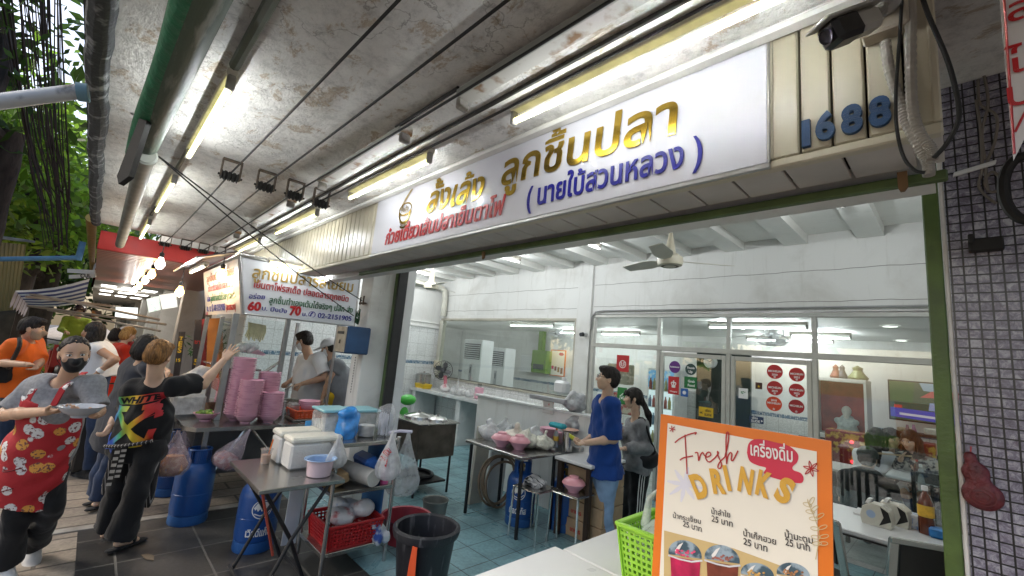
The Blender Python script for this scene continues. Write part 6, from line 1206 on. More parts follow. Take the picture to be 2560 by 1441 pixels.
foambox('front white styrofoam box with a yellowed lid on the folding table',(q[0]-.19,q[1]),(q[0],q[1]+.36),hb); foambox('rear white styrofoam box behind the front one',(q[0]-.39,q[1]-.02),(q[0]-.2,q[1]+.30),hb+.01)
c=P(662,1160,z=zt); t=T('iced_drink','clear cup of orange milk tea with an orange straw on the folding table','cup',c); b=MB(); b.lathe([(0,0),(.03,0),(.038,.1),(.041,.1),(.041,.106),(.0,.108)],c,18); O('cup',b,film('cup_film',(.66,.62,.58),.4,.15),t); b=MB(); b.lathe([(0,.003),(.028,.003),(.034,.065),(0,.066)],c,16); O('milk_tea',b,mat('milk_tea',(.50,.27,.14),.4,0,.15,12),t); b=MB(); b.tube([c+V(0,.01,.03),c+V(.0,.03,.17)],.005,6); O('straw',b,mat('orange_straw',(.65,.16,.02),.4),t)
c=P(796,1189,z=zt); t=T('enamel_basin','pale pink enamel basin with a blue inside and rim on the folding table','basin',c); b=MB(); b.lathe([(0,0),(.07,0),(.078,.006),(.088,.105),(.108,.112)],c,32); O('basin',b,mat('pale_pink_enamel',(.62,.48,.52),.25,0,.03,4),t); b=MB(); b.lathe([(.109,.113),(.106,.117),(.087,.109),(.08,.03),(0,.02)],c,32); O('blue_lining',b,mat('pale_blue_enamel',(.30,.42,.62),.25,0,.04,4),t)
# ---------------------------------------------------------------- steel shelf
sx0,sx1,sy0,sy1=-3.66,-3.2,1.44,1.93
t=T('steel_shelf','three tier stainless steel shelf between the folding table and the shop opening','shelf',((sx0+sx1)/2,(sy0+sy1)/2,0))
for x in(sx0,sx1):
    for y in(sy0,sy1): b=MB(); b.cyl((x,y,0),(x,y,.93 if y==sy1 or x==sx0 else .95),.0155,n=12); O('post',b,M_steel,t)
for z in(.16,.57,.91): b=MB(); b.box((sx0-.01,sy0-.01,z-.03),(sx1+.01,sy1+.01,z),.004); O('shelf_board',b,M_steel,t)
b=MB(); b.box((sx0+.03,sy0+.46,.2),(sx1-.1,sy0+.475,.88)); O('back_panel',b,mat('blue_sheet',(.03,.12,.28),.5,0,.2,6),t)
def tub(lab,c,lx,ly,h,lid,nm='food_tub',fill=None):
    t=T(nm,lab,'container',c); b=MB(); b.box(c+V(-lx,-ly,0),c+V(lx,ly,h),.015); O('tub',b,film('clear_tub',(1,1,1)),t); b=MB(); b.box(c+V(-lx-.008,-ly-.008,h+.001),c+V(lx+.008,ly+.008,h+.022),.006); O('lid',b,lid,t)
    if fill: b=MB(); b.box(c+V(-lx+.012,-ly+.012,.006),c+V(lx-.012,ly-.012,h*.55),.01); O('contents',b,fill,t)
M_aqua=mat('aqua_lid',(.25,.52,.58),.3,0,.05); M_wplate=mat('white_foam_plate',(.70,.69,.67),.5,0,.03)
c=P(835,1086,z=.912); tub('clear tub with aqua clip lid at the left of the shelf top',c+V(-.1,0,0),.13,.11,.17,M_aqua,fill=M_wplate); c=P(905,1084,z=.912); tub('clear tub with aqua lid behind the blue bag',c+V(-.16,.05,0),.12,.11,.16,M_aqua)
c=P(914,1090,z=.912); t=T('plate_stack','stack of white foam plates beside the blue bag on the shelf top','plates',c)
for k in range(9): b=MB(); b.lathe([(0,.0),(.05,.0),(.064,.008),(.06,.011),(.048,.004),(0,.004)],c+V(0,0,.0095*k),22); O('plate',b,M_wplate,t)
c=P(865,1092,z=.912); b=MB(); v,f=sdf([cap(c+V(0,0,.06),c+V(.0,0,.16),.085,.075,k=.05),ell(c+V(0,0,.17),V(.075,.085,.04)),cap(c+V(.06,-.03,.05),c+V(.06,.0,-.02),.05,.03,k=.04)],.009,wr=.011,wf=44); b.add(v,f.tolist()); t=one('blue_bag',b,film('blue_film',(.02,.25,.68),.93,.25),'bright blue plastic bag bunched over a tub on the shelf top','plastic bag',smooth=80)
c=P(958,1090,z=.912); t=T('straw_bag','clear bag full of plastic spoons and straws at the right of the shelf top','bag of straws',c); b=MB()
for k in range(26): a=rng.normal(size=2)*.03; d=rng.normal(size=2)*.012; b.tube([c+V(a[0],a[1],.01),c+V(a[0]+d[0],a[1]+d[1],.17+.02*random.random())],.004,5)
O('straws',b,mat('pale_straw',(.6,.62,.68),.35,0,.1),t); b=MB(); v,f=sdf([cap(c+V(0,0,.05),c+V(0,0,.19),.068,.075,k=.05)],.012,wr=.01,wf=50); b.add(v,f.tolist()); O('film',b,M_film,t,smooth=80)
b=MB(); c=P(783,1062,x=-3.75); b.box(c+V(-.02,-.06,-.05),c+V(-.005,.08,.03),.004); one('cutting_board',b,mat('sky_blue_plastic',(.06,.30,.62),.35,0,.05),'sky blue plastic board edge behind the foam boxes','cutting board')
c=P(930,1200,z=.57); c=V(-3.32,1.72,.635); b=MB(); b.cyl((-3.60,1.66,.64),(-3.17,1.74,.64),.062,n=24); t=one('paper_roll',b,mat('white_sack',(.56,.54,.49),.7,0,.15,9,.3,24),'rolled white plastic sleeve on the middle shelf, round end facing out','roll')
b=MB(); b.obox((-3.42,1.54,.62),(.13,0,0),(0,.06,.02),(0,-.01,.035),.01); one('brown_carton',b,mat('brown_bag',(.36,.25,.13),.7,0,.3,20),'brown paper packet squeezed left of the white roll','packet')
b=MB(); b.obox((-3.45,1.80,.70),(.13,0,0),(0,.05,.02),(0,-.02,.05),.02); one('blue_packet',b,mat('royal_blue_plastic',(.02,.10,.36),.4,0,.2,8),'royal blue plastic packet behind the white roll','packet')
c=V(-3.24,1.87,.571); b=MB(); b.lathe([(0,0),(.03,0),(.036,.11),(.033,.11),(.028,.01),(0,.008)],c,18); one('pink_cup',b,mat('hot_pink_plastic',(.65,.12,.3),.35),'hot pink plastic cup at the right end of the middle shelf','cup')
basket('red_basket','red lattice basket of printed plastic bags on the bottom shelf',(-3.40,1.67,.165),.20,.205,.16,M_redp,.9,14,14,6)
M_prt=mat('red_printed_film',(.64,.62,.62),.35,0,.1,9,.5,24,col2=(.45,.05,.06),thr=.62)
for k,(dx,dy,dz,lab) in enumerate(((.03,-.06,.17,'white bag with red print at the front of the red basket'),(-.1,.0,.2,'white bag with blue squares at the back of the red basket'),(.02,.1,.19,'pinkish printed bag at the right of the red basket'))):
    c=V(-3.40,1.67,.165)+V(dx,dy,dz); b=MB(); v,f=sdf([ell(c,V(.10,.10,.055)),ell(c+V(.04,-.03,.03),V(.07,.06,.04))],.01,wr=.014,wf=42,seed=k); b.add(v,f.tolist()); one('printed_bag',b,[M_prt,mat('blue_printed_film',(.62,.63,.64),.4,0,.1,9,.5,24,col2=(.05,.15,.45),thr=.64),M_prt][k],lab,'plastic bag','printed bags in the red basket',smooth=80)
b=MB(); v,f=sdf([ell((-3.25,1.86,.24),V(.06,.06,.07)),ell((-3.22,1.88,.19),V(.05,.07,.04))],.009,wr=.018,wf=60,seed=4); b.add(v,f.tolist()); one('checked_cloth',b,mat('blue_check_cloth',(.6,.62,.64),.7,0,.1,9,.6,30,col2=(.03,.08,.32),thr=.56),'crumpled blue checked bag at the right end of the bottom shelf','cloth',smooth=80)
hanging_bag('small white bag tied to the left front post of the shelf',P(850,1086,x=-3.19),.24,.075,M_filmw,.6,V(0,1,0),'bags hung on the steel shelf',seed=11)
wb=hanging_bag('white shopping bag with red letters hung on the right shelf post',P(983,1078,x=-3.06),.36,.085,M_filmw,.6,V(.3,1,0),'bags hung on the steel shelf',seed=14)
m_=MB(); q=P(985,1160,x=-2.9); write(m_,'THANK YOU',q+V(0,-.06,-.04),nrm(V(0,.75,.65)),nrm(V(0,-.65,.75)),width=.14,size=.05,off=.04); decal('red_letters',m_,M_red,wb,[k for k in wb.children if k.name.startswith('film')],(-1,0,0),.004,.02)
hanging_bag('large translucent bag hung behind the white shopping bag',P(1022,1082,x=-3.24),.50,.13,film('grey_film',(.58,.60,.60),.5,.25),.75,V(.3,1,0),'bags hung on the steel shelf',seed=21)
b=MB(); b.tube([P(975,1082,x=-3.19),P(1000,1078,x=-3.08),P(1030,1080,x=-3.0)],.012,8); one('grey_cloth_tie',b,mat('lilac_cloth',(.42,.42,.52),.8,0,.1),'lilac cloth strip knotted on the shelf post over the bags','cloth')
b=MB(); b.obox((-3.70,1.38,.36),(.006,0,0),(0,.055,0),(.01,0,.30),.004); one('white_board',b,mat('white_blue_board',(.62,.64,.66),.5,0,.1,6),'white board leaning against the shelf behind the folding table','board')
# bin, tubs, bucket
cb=V(-2.64,1.90,0); zr=P(1062,1312,y=1.90)[2]; t=T('black_bin','black plastic bin with a thick rim and white scratches, an open top','bin',cb); R_=.218; M_bin=mat('black_bin_plastic',(.018,.019,.024),.45,0,.2,7,.1,30,col2=(.09,.09,.10),thr=.64,stretch=(4,4,.6))
b=MB(); b.lathe([(0,.0),(R_*.72,.0),(R_*.74,.02),(R_*.93,zr-.05),(R_*.95,zr-.045),(R_*.95,zr-.03)],cb,48,wob=lambda a,k:.006*np.sin(24*a)); O('bucket',b,M_bin,t); b=MB(); b.lathe([(R_*.94,zr-.055),(R_*1.02,zr-.05),(R_*1.06,zr-.02),(R_*1.06,zr),(R_*.98,zr+.012),(R_*.92,zr),(R_*.88,zr-.08),(R_*.70,.02),(0,.015)],cb,48); O('rim',b,M_bin,t)
b=MB(); q=P(1036,1368,y=1.72); b.prism([(-.03,-.25),(.03,-.25),(.022,-.06),(.02,.0),(-.012,.004),(-.022,-.1)],q,nrm(V(.8,.6,0)),ZE,(.004,-.004,0)); one('orange_strip',b,mat('orange_vinyl',(.75,.10,.03),.4,0,.05),'orange red plastic strip hanging in front of the black bin','strip')
def tubz(nm,lab,c,r,h,m,mi,cat): t=T(nm,lab,cat,c); b=MB(); b.lathe([(0,0),(r*.78,0),(r*.98,h-.01),(r*1.05,h),(r*1.03,h+.008)],c,36); O('tub',b,m,t); b=MB(); b.lathe([(r*1.03,h+.008),(r*.96,h),(r*.77,.012),(0,.012)],c,36); O('lining',b,mi,t)
tubz('wash_tub','wide dark red plastic tub behind the black bin',V(-3.45,2.25,.004),.21,.2,mat('dark_red_tub',(.22,.02,.035),.4,0,.15),mat('dark_red_tub',(1,1,1)),'tub'); tubz('grey_bucket','small grey metal bucket behind the red tub',V(-3.55,2.62,.004),.12,.24,mat('grey_bucket',(.16,.17,.16),.5,.3,.2),mat('grey_bucket',(1,1,1)),'bucket')
# ================================================================ kitchen corner and inner tables
M_wtl=mat('white_counter_tile',(.60,.61,.60),.25,0,.06,5)
a=P(1045,1002,z=.86); e=P(1215,1048,z=.86)
ky=4.9
t=T('kitchen_counter','white tiled kitchen counter under the long window with bags on it','counter',(-6,5.2,.005)); b=MB(); b.box((-7.95,ky,.80),(-4.7,YB-.04,.86),.004); O('counter_top',b,M_wtl,t)
for x in(-7.9,-6.4,-5.0): b=MB(); b.box((x,ky+.04,.005),(x+.12,YB-.05,.799),.004); O('counter_leg',b,M_wtl,t)
ko=lambda u,v: P(u,v,z=.861)
def kp(u,v,y=5.15): c=P(u,v,y=y); c[2]=.861; return c
c=kp(1052,1005); t=T('stock_pot','large steel stock pot with a lid by the pedestal fan','pot',c); b=MB(); b.lathe([(0,0),(.15,0),(.15,.26),(.158,.265)],c,30); O('pot',b,M_steel,t); b=MB(); b.lathe([(.16,.266),(.1,.29),(.02,.3),(.02,.32),(0,.325)],c,30); O('lid',b,M_steel,t)
c=kp(1034,1000)+V(-.22,0,0); b=MB(); b.box(c+V(-.1,-.08,0),c+V(.1,.08,.27),.01); one('red_canister',b,mat('red_plastic_box',(.42,.03,.025),.4,0,.1),'red square canister left of the stock pot','canister')
c=P(1055,992,y=5.02); c[2]=.861; basket('yellow_basket','yellow plastic basket in front of the stock pot',c,.16,.09,.08,mat('yellow_plastic',(.65,.45,.02),.35,0,.05),.85,8,5,3)
for k,(u,v,s,lab) in enumerate(((1110,1000,.11,'white bag with red stripes on the kitchen counter'),(1140,985,.12,'tall clear bag leaning under the window glass'),(1150,1012,.11,'small knotted white noodle bag on the counter'),(1172,1015,.10,'second white noodle bag beside the knotted one'),(1128,1008,.09,'low white bag between the striped bag and the noodle bags'))):
    c=kp(u,v,5.1-.03*k); b=MB(); vv,f=sdf([ell(c+V(0,0,s*.55),V(s,s*.8,s*.6)),cap(c+V(0,0,s),c+V(.02,0,s*(2.2 if k==1 else 1.5)),s*.35,s*.15,k=.06)],.013,wr=.012,wf=40,seed=k+30); b.add(vv,f.tolist()); one('food_bag',b,[mat('red_stripe_film',(.62,.6,.6),.4,0,.1,7,.5,24,col2=(.45,.1,.13),thr=.6),M_film,M_filmw,M_filmw,M_filmw][k],lab,'plastic bag','bags on the kitchen counter',smooth=80)
c=kp(1195,1010,5.1); t=T('pink_holder','pink plastic utensil holder at the end of the kitchen counter','utensil holder',c); b=MB(); b.box(c+V(-.06,-.06,0),c+V(.06,.06,.2),.01); O('holder',b,M_pink,t); b=MB()
for k in range(4): b.tube([c+V(-.03+.02*k,0,.1),c+V(-.05+.03*k,0,.27)],.005,5)
O('utensils',b,M_blackw,t)
# stove
x0,x1,y0,y1=-4.55,-3.85,2.75,3.25; q=P(1065,1050,z=.8)
t=T('noodle_stove','dark steel cooking stand with round pot lids by the white panel','stove',(q[0],q[1],.005)); cx,cy=q[0]-.05,q[1]; b=MB(); b.box((cx-.33,cy-.26,.42),(cx+.33,cy+.26,.79),.006); O('cabinet',b,mat('sooty_steel',(.10,.085,.07),.45,.5,.4,7),t); b=MB(); b.box((cx-.36,cy-.29,.791),(cx+.36,cy+.29,.81),.004); O('top_plate',b,M_steel,t)
for dx in(-.3,.3):
    for dy in(-.23,.23): b=MB(); b.cyl((cx+dx,cy+dy,.006),(cx+dx,cy+dy,.419),.014,n=8); O('leg',b,M_bleg,t)
b=MB(); b.tube([(cx+.2*math.cos(a),cy+.17*math.sin(a),.17) for a in np.linspace(0,6.283,20)[:-1]],.02,6,closed=True); b.box((cx-.3,cy-.2,.13),(cx+.3,cy+.2,.15)); O('burner_frame',b,M_bleg,t)
for dx,dy,r in((-.1,.0,.19),(.18,.08,.12)): b=MB(); b.lathe([(r,.811),(r,.83),(r*.8,.85),(.02,.87),(.02,.89),(0,.892)],(cx+dx,cy+dy,0),28); O('pot_lid',b,M_chrome,t)
c=V(cx-.45,cy-.05,.005); t=T('green_machine','bright green plastic machine head by the white panel','machine',c); b=MB(); b.cyl(c,c+V(0,0,.75),.03,n=10); O('stand',b,M_bleg,t); org('shell',[ell(P(1020,1000,x=c[0])*V(1,1,1),V(.09,.11,.07)),ell(P(1010,1035,x=c[0]),V(.05,.06,.09))],mat('green_plastic',(.06,.42,.05),.3,0,.05),t,h=.012)
# low white wall and the steel table before it
p0=P(1197,990,y=4.0); t=T('low_white_wall','low white half wall behind the steel table in the shop','wall',(-3.6,4.0,.005)); b=MB(); b.box((p0[0],3.98,.005),(-2.75,4.08,p0[2]),.005); O('panel',b,M_white,t); b=MB(); b.box((p0[0]-.02,3.95,p0[2]+.001),(-2.73,4.1,p0[2]+.03),.004); O('ledge',b,M_wtl,t)
c=P(1362,996,y=3.9); b=MB(); b.box((c[0]-.25,3.9,c[2]-.03),(c[0]+.3,3.975,c[2]+.02),.006); one('grey_tray_edge',b,mat('grey_plastic',(.3,.31,.32),.4),'grey bar along the top of the low white wall','bar')
c=P(1372,1008,y=3.96); b=MB(); b.box(c+V(-.09,0,-.12),c+V(.07,.015,.06),.003); one('wall_notice',b,mat('notice_paper',(.6,.58,.55),.6,0,.1,20,col2=(.5,.08,.06),thr=.62),'white notice with a red picture on the low wall','notice')
t=table('steel_table','stainless steel table inside the shop over the blue gas cylinders',-3.72,-2.87,3.05,3.62,.74,M_steel,M_bleg,leg=.014)
zt=.742
def lidded(lab,c,group='pink lidded bowls'):
    t=T('lidded_bowl',lab,'bowl',c,group); b=MB(); b.lathe([(0,0),(.05,0),(.055,.015),(.09,.05),(.108,.075)],c,28); O('bowl',b,M_pink,t); b=MB(); b.lathe([(.112,.076),(.11,.084),(.08,.115),(.05,.125),(.045,.14),(.03,.145),(0,.146)],c,28); O('lid',b,mat('pink_lid',(.66,.30,.34),.3,0,.04),t)
lidded('pink lidded bowl left of the pair on the inner steel table',P(1253,1116,z=zt)); lidded('pink lidded bowl right of the pair on the inner steel table',P(1297,1124,z=zt))
c=P(1356,1122,z=zt); b=MB(); v,f=sdf([ell(c+V(0,0,.05),V(.12,.12,.055)),cap(c+V(0,0,.09),c+V(.02,.01,.16),.05,.015,k=.05)],.009,wr=.012,wf=70,seed=5); b.add(v,f.tolist()); one('noodle_bag',b,mat('noodle_white',(.62,.60,.50),.4,0,.15,40,.6,60),'clear knotted bag of white noodles at the front of the inner table','plastic bag',smooth=80)
c=P(1382,1110,z=zt); t=T('plate_pile','pile of pink plates on the inner table','plates',c)
for k in range(10): b=MB(); b.lathe([(0,0),(.06,0),(.1,.014),(.098,.018),(.06,.005),(0,.005)],c+V(0,0,.0125*k),26); O('plate',b,M_pink,t)
c=P(1372,1080,y=3.75); c[2]=zt; t=T('plate_pile','taller rear pile of pink plates against the low wall','plates',c)
for k in range(14): b=MB(); b.lathe([(0,0),(.06,0),(.1,.014),(.098,.018),(.06,.005),(0,.005)],c+V(0,0,.0125*k),26); O('plate',b,M_pink,t)
for k,(u,v,y,s,lab) in enumerate(((1222,1085,3.3,.12,'white bag at the left end of the inner table'),(1262,1062,3.5,.13,'grey clear bag behind the left lidded bowl'),(1290,1075,3.4,.12,'clear bag of pale food between the bowls and the wall'),(1318,1085,3.4,.12,'bag of white noodles at the centre of the inner table'),(1335,1070,3.55,.12,'tall knotted clear bag at the back of the inner table'))):
    c=P(u,v,y=y); c[2]=zt; b=MB(); vv,f=sdf([ell(c+V(0,0,s*.6),V(s,s,s*.65)),cap(c+V(0,0,s),c+V(.01*k,0,s*1.7),s*.3,s*.1,k=.06)],.012,wr=.014,wf=44,seed=k+60); b.add(vv,f.tolist()); one('food_bag',b,[M_filmw,film('grey_film',(1,1,1)),mat('cream_food_film',(.6,.55,.46),.4,0,.2,20,.5,30),mat('noodle_white',(1,1,1)),M_filmw][k],lab,'plastic bag','bags on the inner steel table',smooth=80)
c=P(1395,1055,y=3.7); c[2]=.95; b=MB(); b.box(c+V(-.1,-.05,0),c+V(.1,.05,.05),.02); one('teal_cloth',b,mat('teal_cloth',(.03,.28,.32),.8,0,.2),'folded teal cloth on the rear pile of plates','cloth')
bottle('small sauce bottle with an orange top behind the pink plates',V(*P(1390,1095,y=3.72)[:2],zt),.2,.03,M_clr,mat('orange_straw',(1,1,1)),M_yl)
# dark framed table with white top and cardboard boxes
t=table('prep_table','dark framed table with a white top in front of the blue shirt man',-2.86,-2.42,3.5,4.1,.72,M_whitetop,mat('dark_brown_wood',(.03,.018,.012),.4,0,.3),leg=.025,edge=mat('dark_brown_wood',(1,1,1)))
c=P(1418,1128,z=.722); t=T('steel_cup','tall steel cylinder with a pink plate on top','canister',c); b=MB(); b.lathe([(0,0),(.055,0),(.055,.2),(.06,.205),(0,.206)],c,22); O('cylinder',b,M_steel,t); b=MB(); b.lathe([(0,.208),(.08,.21),(.11,.222),(.08,.216),(0,.214)],c,26); O('plate',b,mat('peach_plate',(.66,.4,.3),.35),t)
c=P(1432,1122,z=.722); b=MB(); b.lathe([(0,0),(.05,0),(.085,.04),(.088,.042),(.075,.03),(0,.01)],c,24); one('white_dish',b,M_wplate,'white dish on the prep table in front of the man','dish')
M_card=mat('cardboard',(.36,.25,.15),.75,0,.15,8,.05,40)
for k in range(4): b=MB(); z=.006+.165*k; b.box((-2.80,3.62+.01*k,z),(-2.36,3.98,z+.16),.004); t=one('carton',b,M_card,['lowest brown carton under the prep table','second brown carton from the floor under the prep table','third brown carton from the floor under the prep table','topmost brown carton under the prep table'][k],'carton','cartons under the prep table')
for k in range(3): m_=MB(); write(m_,'อาหาร',V(-2.7,3.61,.06+.165*k),XE,ZE,size=.05,off=.03); O('red_print',m_,M_red,bpy.data.objects['carton' if k==0 else 'carton.%03d'%k],smooth=0,recalc=False)
# wrapped grey bundles against the column
for k,(u,v,s,lab) in enumerate(((1440,1065,.15,'lower wrapped grey bundle against the column'),(1438,1010,.14,'upper wrapped grey bundle against the column'))):
    c=P(u,v,y=4.05); b=MB(); vv,f=sdf([ell(c,V(s*.9,s*.8,s*.75)),ell(c+V(.02,0,s*.5),V(s*.7,s*.6,s*.5))],.014,wr=.018,wf=40,seed=k+80); b.add(vv,f.tolist()); one('wrapped_bundle',b,mat('grey_wrap_film',(.36,.37,.38),.3,0,.35,14,.6,30),lab,'bundle','grey wrapped bundles',smooth=80)
b=MB(); c=P(1440,1090,y=4.05); b.box((c[0]-.17,3.9,.005),(c[0]+.17,4.2,c[2]-.08),.01); one('steel_cabinet',b,mat('grey_cabinet',(.33,.33,.32),.4,.3,.1),'grey steel cabinet under the wrapped bundles','cabinet')
c=P(1405,965,y=4.2); t=T('water_jug','white plastic water jug on the ledge by the column','jug',c); b=MB(); b.box(c+V(-.09,-.07,-.1),c+V(.09,.07,.06),.03); O('jug',b,M_wp,t); b=MB(); b.cyl(c+V(.03,0,.06),c+V(.03,0,.1),.03,n=12); O('cap',b,M_wp,t)
# chrome stools
def stool(lab,c,rz=0):
    t=T('stool',lab,'stool',(0,0,0),'chrome stools'); b=MB(); b.box((-.14,-.14,.435),(.14,.14,.45),.004); O('seat',b,M_steel,t)
    b=MB(); b.tube([(-.15,-.15,.44),(.15,-.15,.44),(.15,.15,.44),(-.15,.15,.44)],.011,8,closed=True); O('rim_tube',b,M_chrome,t)
    for sx in(-1,1):
        for sy in(-1,1): b=MB(); b.cyl((sx*.16,sy*.16,.0),(sx*.148,sy*.148,.44),.011,n=10); O('leg',b,M_chrome,t)
    t.location=c; t.rotation_euler=(0,0,rz); return t
s1=P(1345,1222,z=.45); stool('chrome stool carrying a striped cloth, nearer the camera',V(-2.88,3.28,.005),.05); stool('chrome stool carrying the pink lidded bowl, behind the first stool',V(-2.60,3.50,.005),.05)
c=V(-2.9,3.28,.46); b=MB(); v,f=sdf([ell(c+V(0,0,.02),V(.1,.09,.03)),ell(c+V(-.03,.03,.045),V(.06,.06,.03))],.008,wr=.014,wf=70,seed=3); b.add(v,f.tolist()); one('striped_cloth',b,mat('striped_towel',(.6,.6,.6),.9,0,.1,9,.7,40,col2=(.03,.03,.04),thr=.55,stretch=(1,5,1)),'crumpled black and white cloth on the nearer stool','cloth',smooth=80)
lidded('pink lidded bowl alone on the rear chrome stool',V(-2.59,3.48,.456))
b=MB(); c=V(-3.66,3.5,.006)
for k,(r,dz) in enumerate(((.26,0),(.245,.02),(.25,.045),(.235,.01))): b.tube([c+V(.03*k+.02*math.sin(a*2),r*math.cos(a),.28+r*math.sin(a)+dz-.01*k) for a in np.linspace(0,6.283,34)[:-1]],.013,6,closed=True)
one('hose_coil',b,mat('brown_hose',(.20,.14,.09),.5,0,.2),'coil of brown hose leaning beside the inner steel table','hose')
t=T('board_pile','pale boards leaning by the hose coil','boards',(-3.82,3.45,.006)); b=MB(); b.obox((-3.85,3.4,.42),(.02,0,0),(0,.1,0),(.02,0,.42),.004); O('pale_board',b,mat('pale_board',(.5,.46,.38),.6,0,.1,6),t); b=MB(); b.obox((-3.79,3.62,.36),(.012,0,0),(0,.13,0),(.02,0,.36),.004); O('grey_board',b,M_wtl,t)
# ---------------------------------------------------------------- white tables at the front, basket, poster stays on the first
table('front_table','white table nearest the camera with the poster board standing on it',-1.46,.0,1.25,1.84,.74,M_whitetop,M_bleg,edge=mat('worn_plywood_edge',(.35,.2,.1),.7,0,.3,20)); table('front_table','white table behind the nearest one carrying the lime basket',-1.425,.0,1.855,2.42,.735,M_whitetop,M_bleg,edge=mat('worn_plywood_edge',(1,1,1)))
q=P(1522,1335,z=.94); q2=P(1640,1268,z=.94)
basket('lime_basket','lime green lattice basket with a plastic bag on the white table',V(-.93,2.02,.737),.185,.17,.215,M_limep,.86,14,13,8,rim=.014)
c=V(-.95,2.0,.75); t=T('carrier_bag','pale translucent carrier bag with two raised handles in the lime basket','plastic bag',c); org('sack',[ell(c+V(0,0,.13),V(.13,.12,.12)),ell(c+V(.05,.03,.2),V(.07,.07,.05))],film('pale_green_film',(.55,.62,.56),.7,.3),t,h=.011,wr=.012,wf=50)
for dx in(-.07,.05): b=MB(); b.tube([c+V(dx-.03,-.03,.19),c+V(dx-.02,-.02,.31),c+V(dx+.015,-.01,.355),c+V(dx+.045,.01,.3),c+V(dx+.05,.02,.19)],[.022,.014,.011,.014,.022],7); O('handle',b,film('pale_green_film',(1,1,1)),t,smooth=80)
# ================================================================ under the canopy: pulleys, wires, pipes
M_iron=mat('sooty_iron',(.016,.015,.014),.7,.2,.4,20); M_wire=mat('black_wire',(.012,.012,.012),.7,0,0); M_rust=mat('rusty_iron',(1,1,1))
zw=2.735
for col,xc in(('near',-3.45),('far',-7.22)):
    for k,y in enumerate((.505,.725,.925,1.12)):
        t=T('wire_pulley','%s black pulley of the %s row under the canopy'%(['first','second','third','fourth'][k]+' from the street','nearer' if col=='near' else 'farther'),'pulley',(xc,y,ZK),'wire pulleys under the canopy'); s=.06
        b=MB(); b.box((xc-.02,y-s,ZK-.012),(xc+.02,y+s,ZK-.002),.002); b.box((xc-.018,y-s,zw-.05),(xc+.018,y-s+.008,ZK-.012)); b.box((xc-.018,y+s-.008,zw-.05),(xc+.018,y+s,ZK-.012)); O('bracket',b,M_rust,t)
        b=MB(); b.cyl((xc,y-s-.012,zw-.035),(xc,y+s+.012,zw-.035),.008,n=8); 
        for q in range(4): b.lathe([(.012,-.014),(.036,-.010),(.024,0),(.036,.010),(.012,.014)],(xc,y-s+.017+q*.026,zw-.035),12,(XE,ZE,YE))
        O('spool',b,M_iron,t)
for k,y in enumerate((.505,.725,.925,1.12)):
    b=MB()
    for x0,x1 in((1.0,-3.43),(-3.47,-7.2)): x=np.linspace(x0,x1,14); b.tube(np.stack([x,y+0*x,zw-.01-.02*np.sin(np.pi*(x-x0)/(x1-x0))],1),.0062,6)
    one('wire',b,M_wire,'black stained wire through the %s pulleys under the canopy'%['first, street side','second','third','fourth, shop side'][k],'wire','wires under the canopy')
b=MB(); b.tube([(-2.05,.985,ZK-.012),(-1.5,.985,ZK-.012)],.01,6); b.tube([(1.2,1.16,ZK-.012),(-7.2,1.16,ZK-.012)],.011,6); one('ceiling_conduit',b,M_iron,'dark conduit fixed along the canopy between the two lamp rows','conduit')
for x0,x1,r,lab in((-2.14,.6,.022,'thick dull green conduit running up to the nearest street side lamp'),(-3.3,-3.95,.014,'short conduit between the first two street side lamps'),(-5.2,-5.9,.014,'short conduit before the dim far street side lamp')): b=MB(); b.tube([(x0,.25,ZK-.03),(x1,.25,ZK-.03)],r,8); one('lamp_conduit',b,mat('dull_green_metal',(.10,.115,.09),.5,.3,.2,9),lab,'conduit')
a=P(537,-60,z=2.64); e=P(352,398,z=2.66); a=a+(a-e)*.9; t=T('awning_roller','thick rolled green awning with a worn steel pipe under the canopy edge','awning',(a+e)/2)
d=nrm(e-a); b=MB(); b.tube([a,a+(e-a)*.5,e],[.062,.06,.055],16); O('steel_pipe',b,mat('worn_green_grey_pipe',(.055,.085,.06),.6,.0,.35,7,.1,30,col2=(.20,.22,.19),thr=.62,stretch=(.5,3,3)),t)
b=MB(); s=V(0,-.03,.0); n_=22; x=np.linspace(0,.985,n_); b.tube([a+(e-a)*f+s+V(0,.003*math.sin(f*13),.0) for f in x],[.050+.002*math.sin(f*17) for f in x],14); O('green_cloth',b,mat('green_awning_cloth',(.012,.13,.06),.6,0,.3,12,.6,20),t)
a2,e2=P(366,388,z=2.60),P(300,612,z=2.56); b=MB(); b.tube([a2,e2],[.045,.045],14); b.lathe([(.03,0),(.055,.01),(.055,.05),(.03,.06)],a2,14,(*frame(e2-a2)[0:1],frame(e2-a2)[2],nrm(e2-a2))); t2=one('lower_roller',b,mat('worn_grey_pipe',(.2,.21,.185),.6,.0,.25,9,.1,30),'thinner grey pipe hanging below the end of the green roller','pipe')
b=MB(); b.prism([(0,0),(.05,.03),(.02,-.3),(-.03,-.34),(-.05,-.3)],P(362,300,z=2.62),nrm(V(.7,.5,0)),ZE,(.02,-.02,0)); one('roller_bracket',b,M_iron,'black bracket between the green roller and the lower pipe','bracket')
b=MB()
for tp_ in((905,752),(884,790)): q=P(*tp_,y=1.92); p0=P(392,388,z=2.68); b.tube([p0+(q-p0)*f+V(0,0,-.03*math.sin(np.pi*f)) for f in np.linspace(0,1,10)],.005,5)
one('pull_cord',b,M_wire,'pair of thin black cords slanting from the roller to the white pillar','cord')
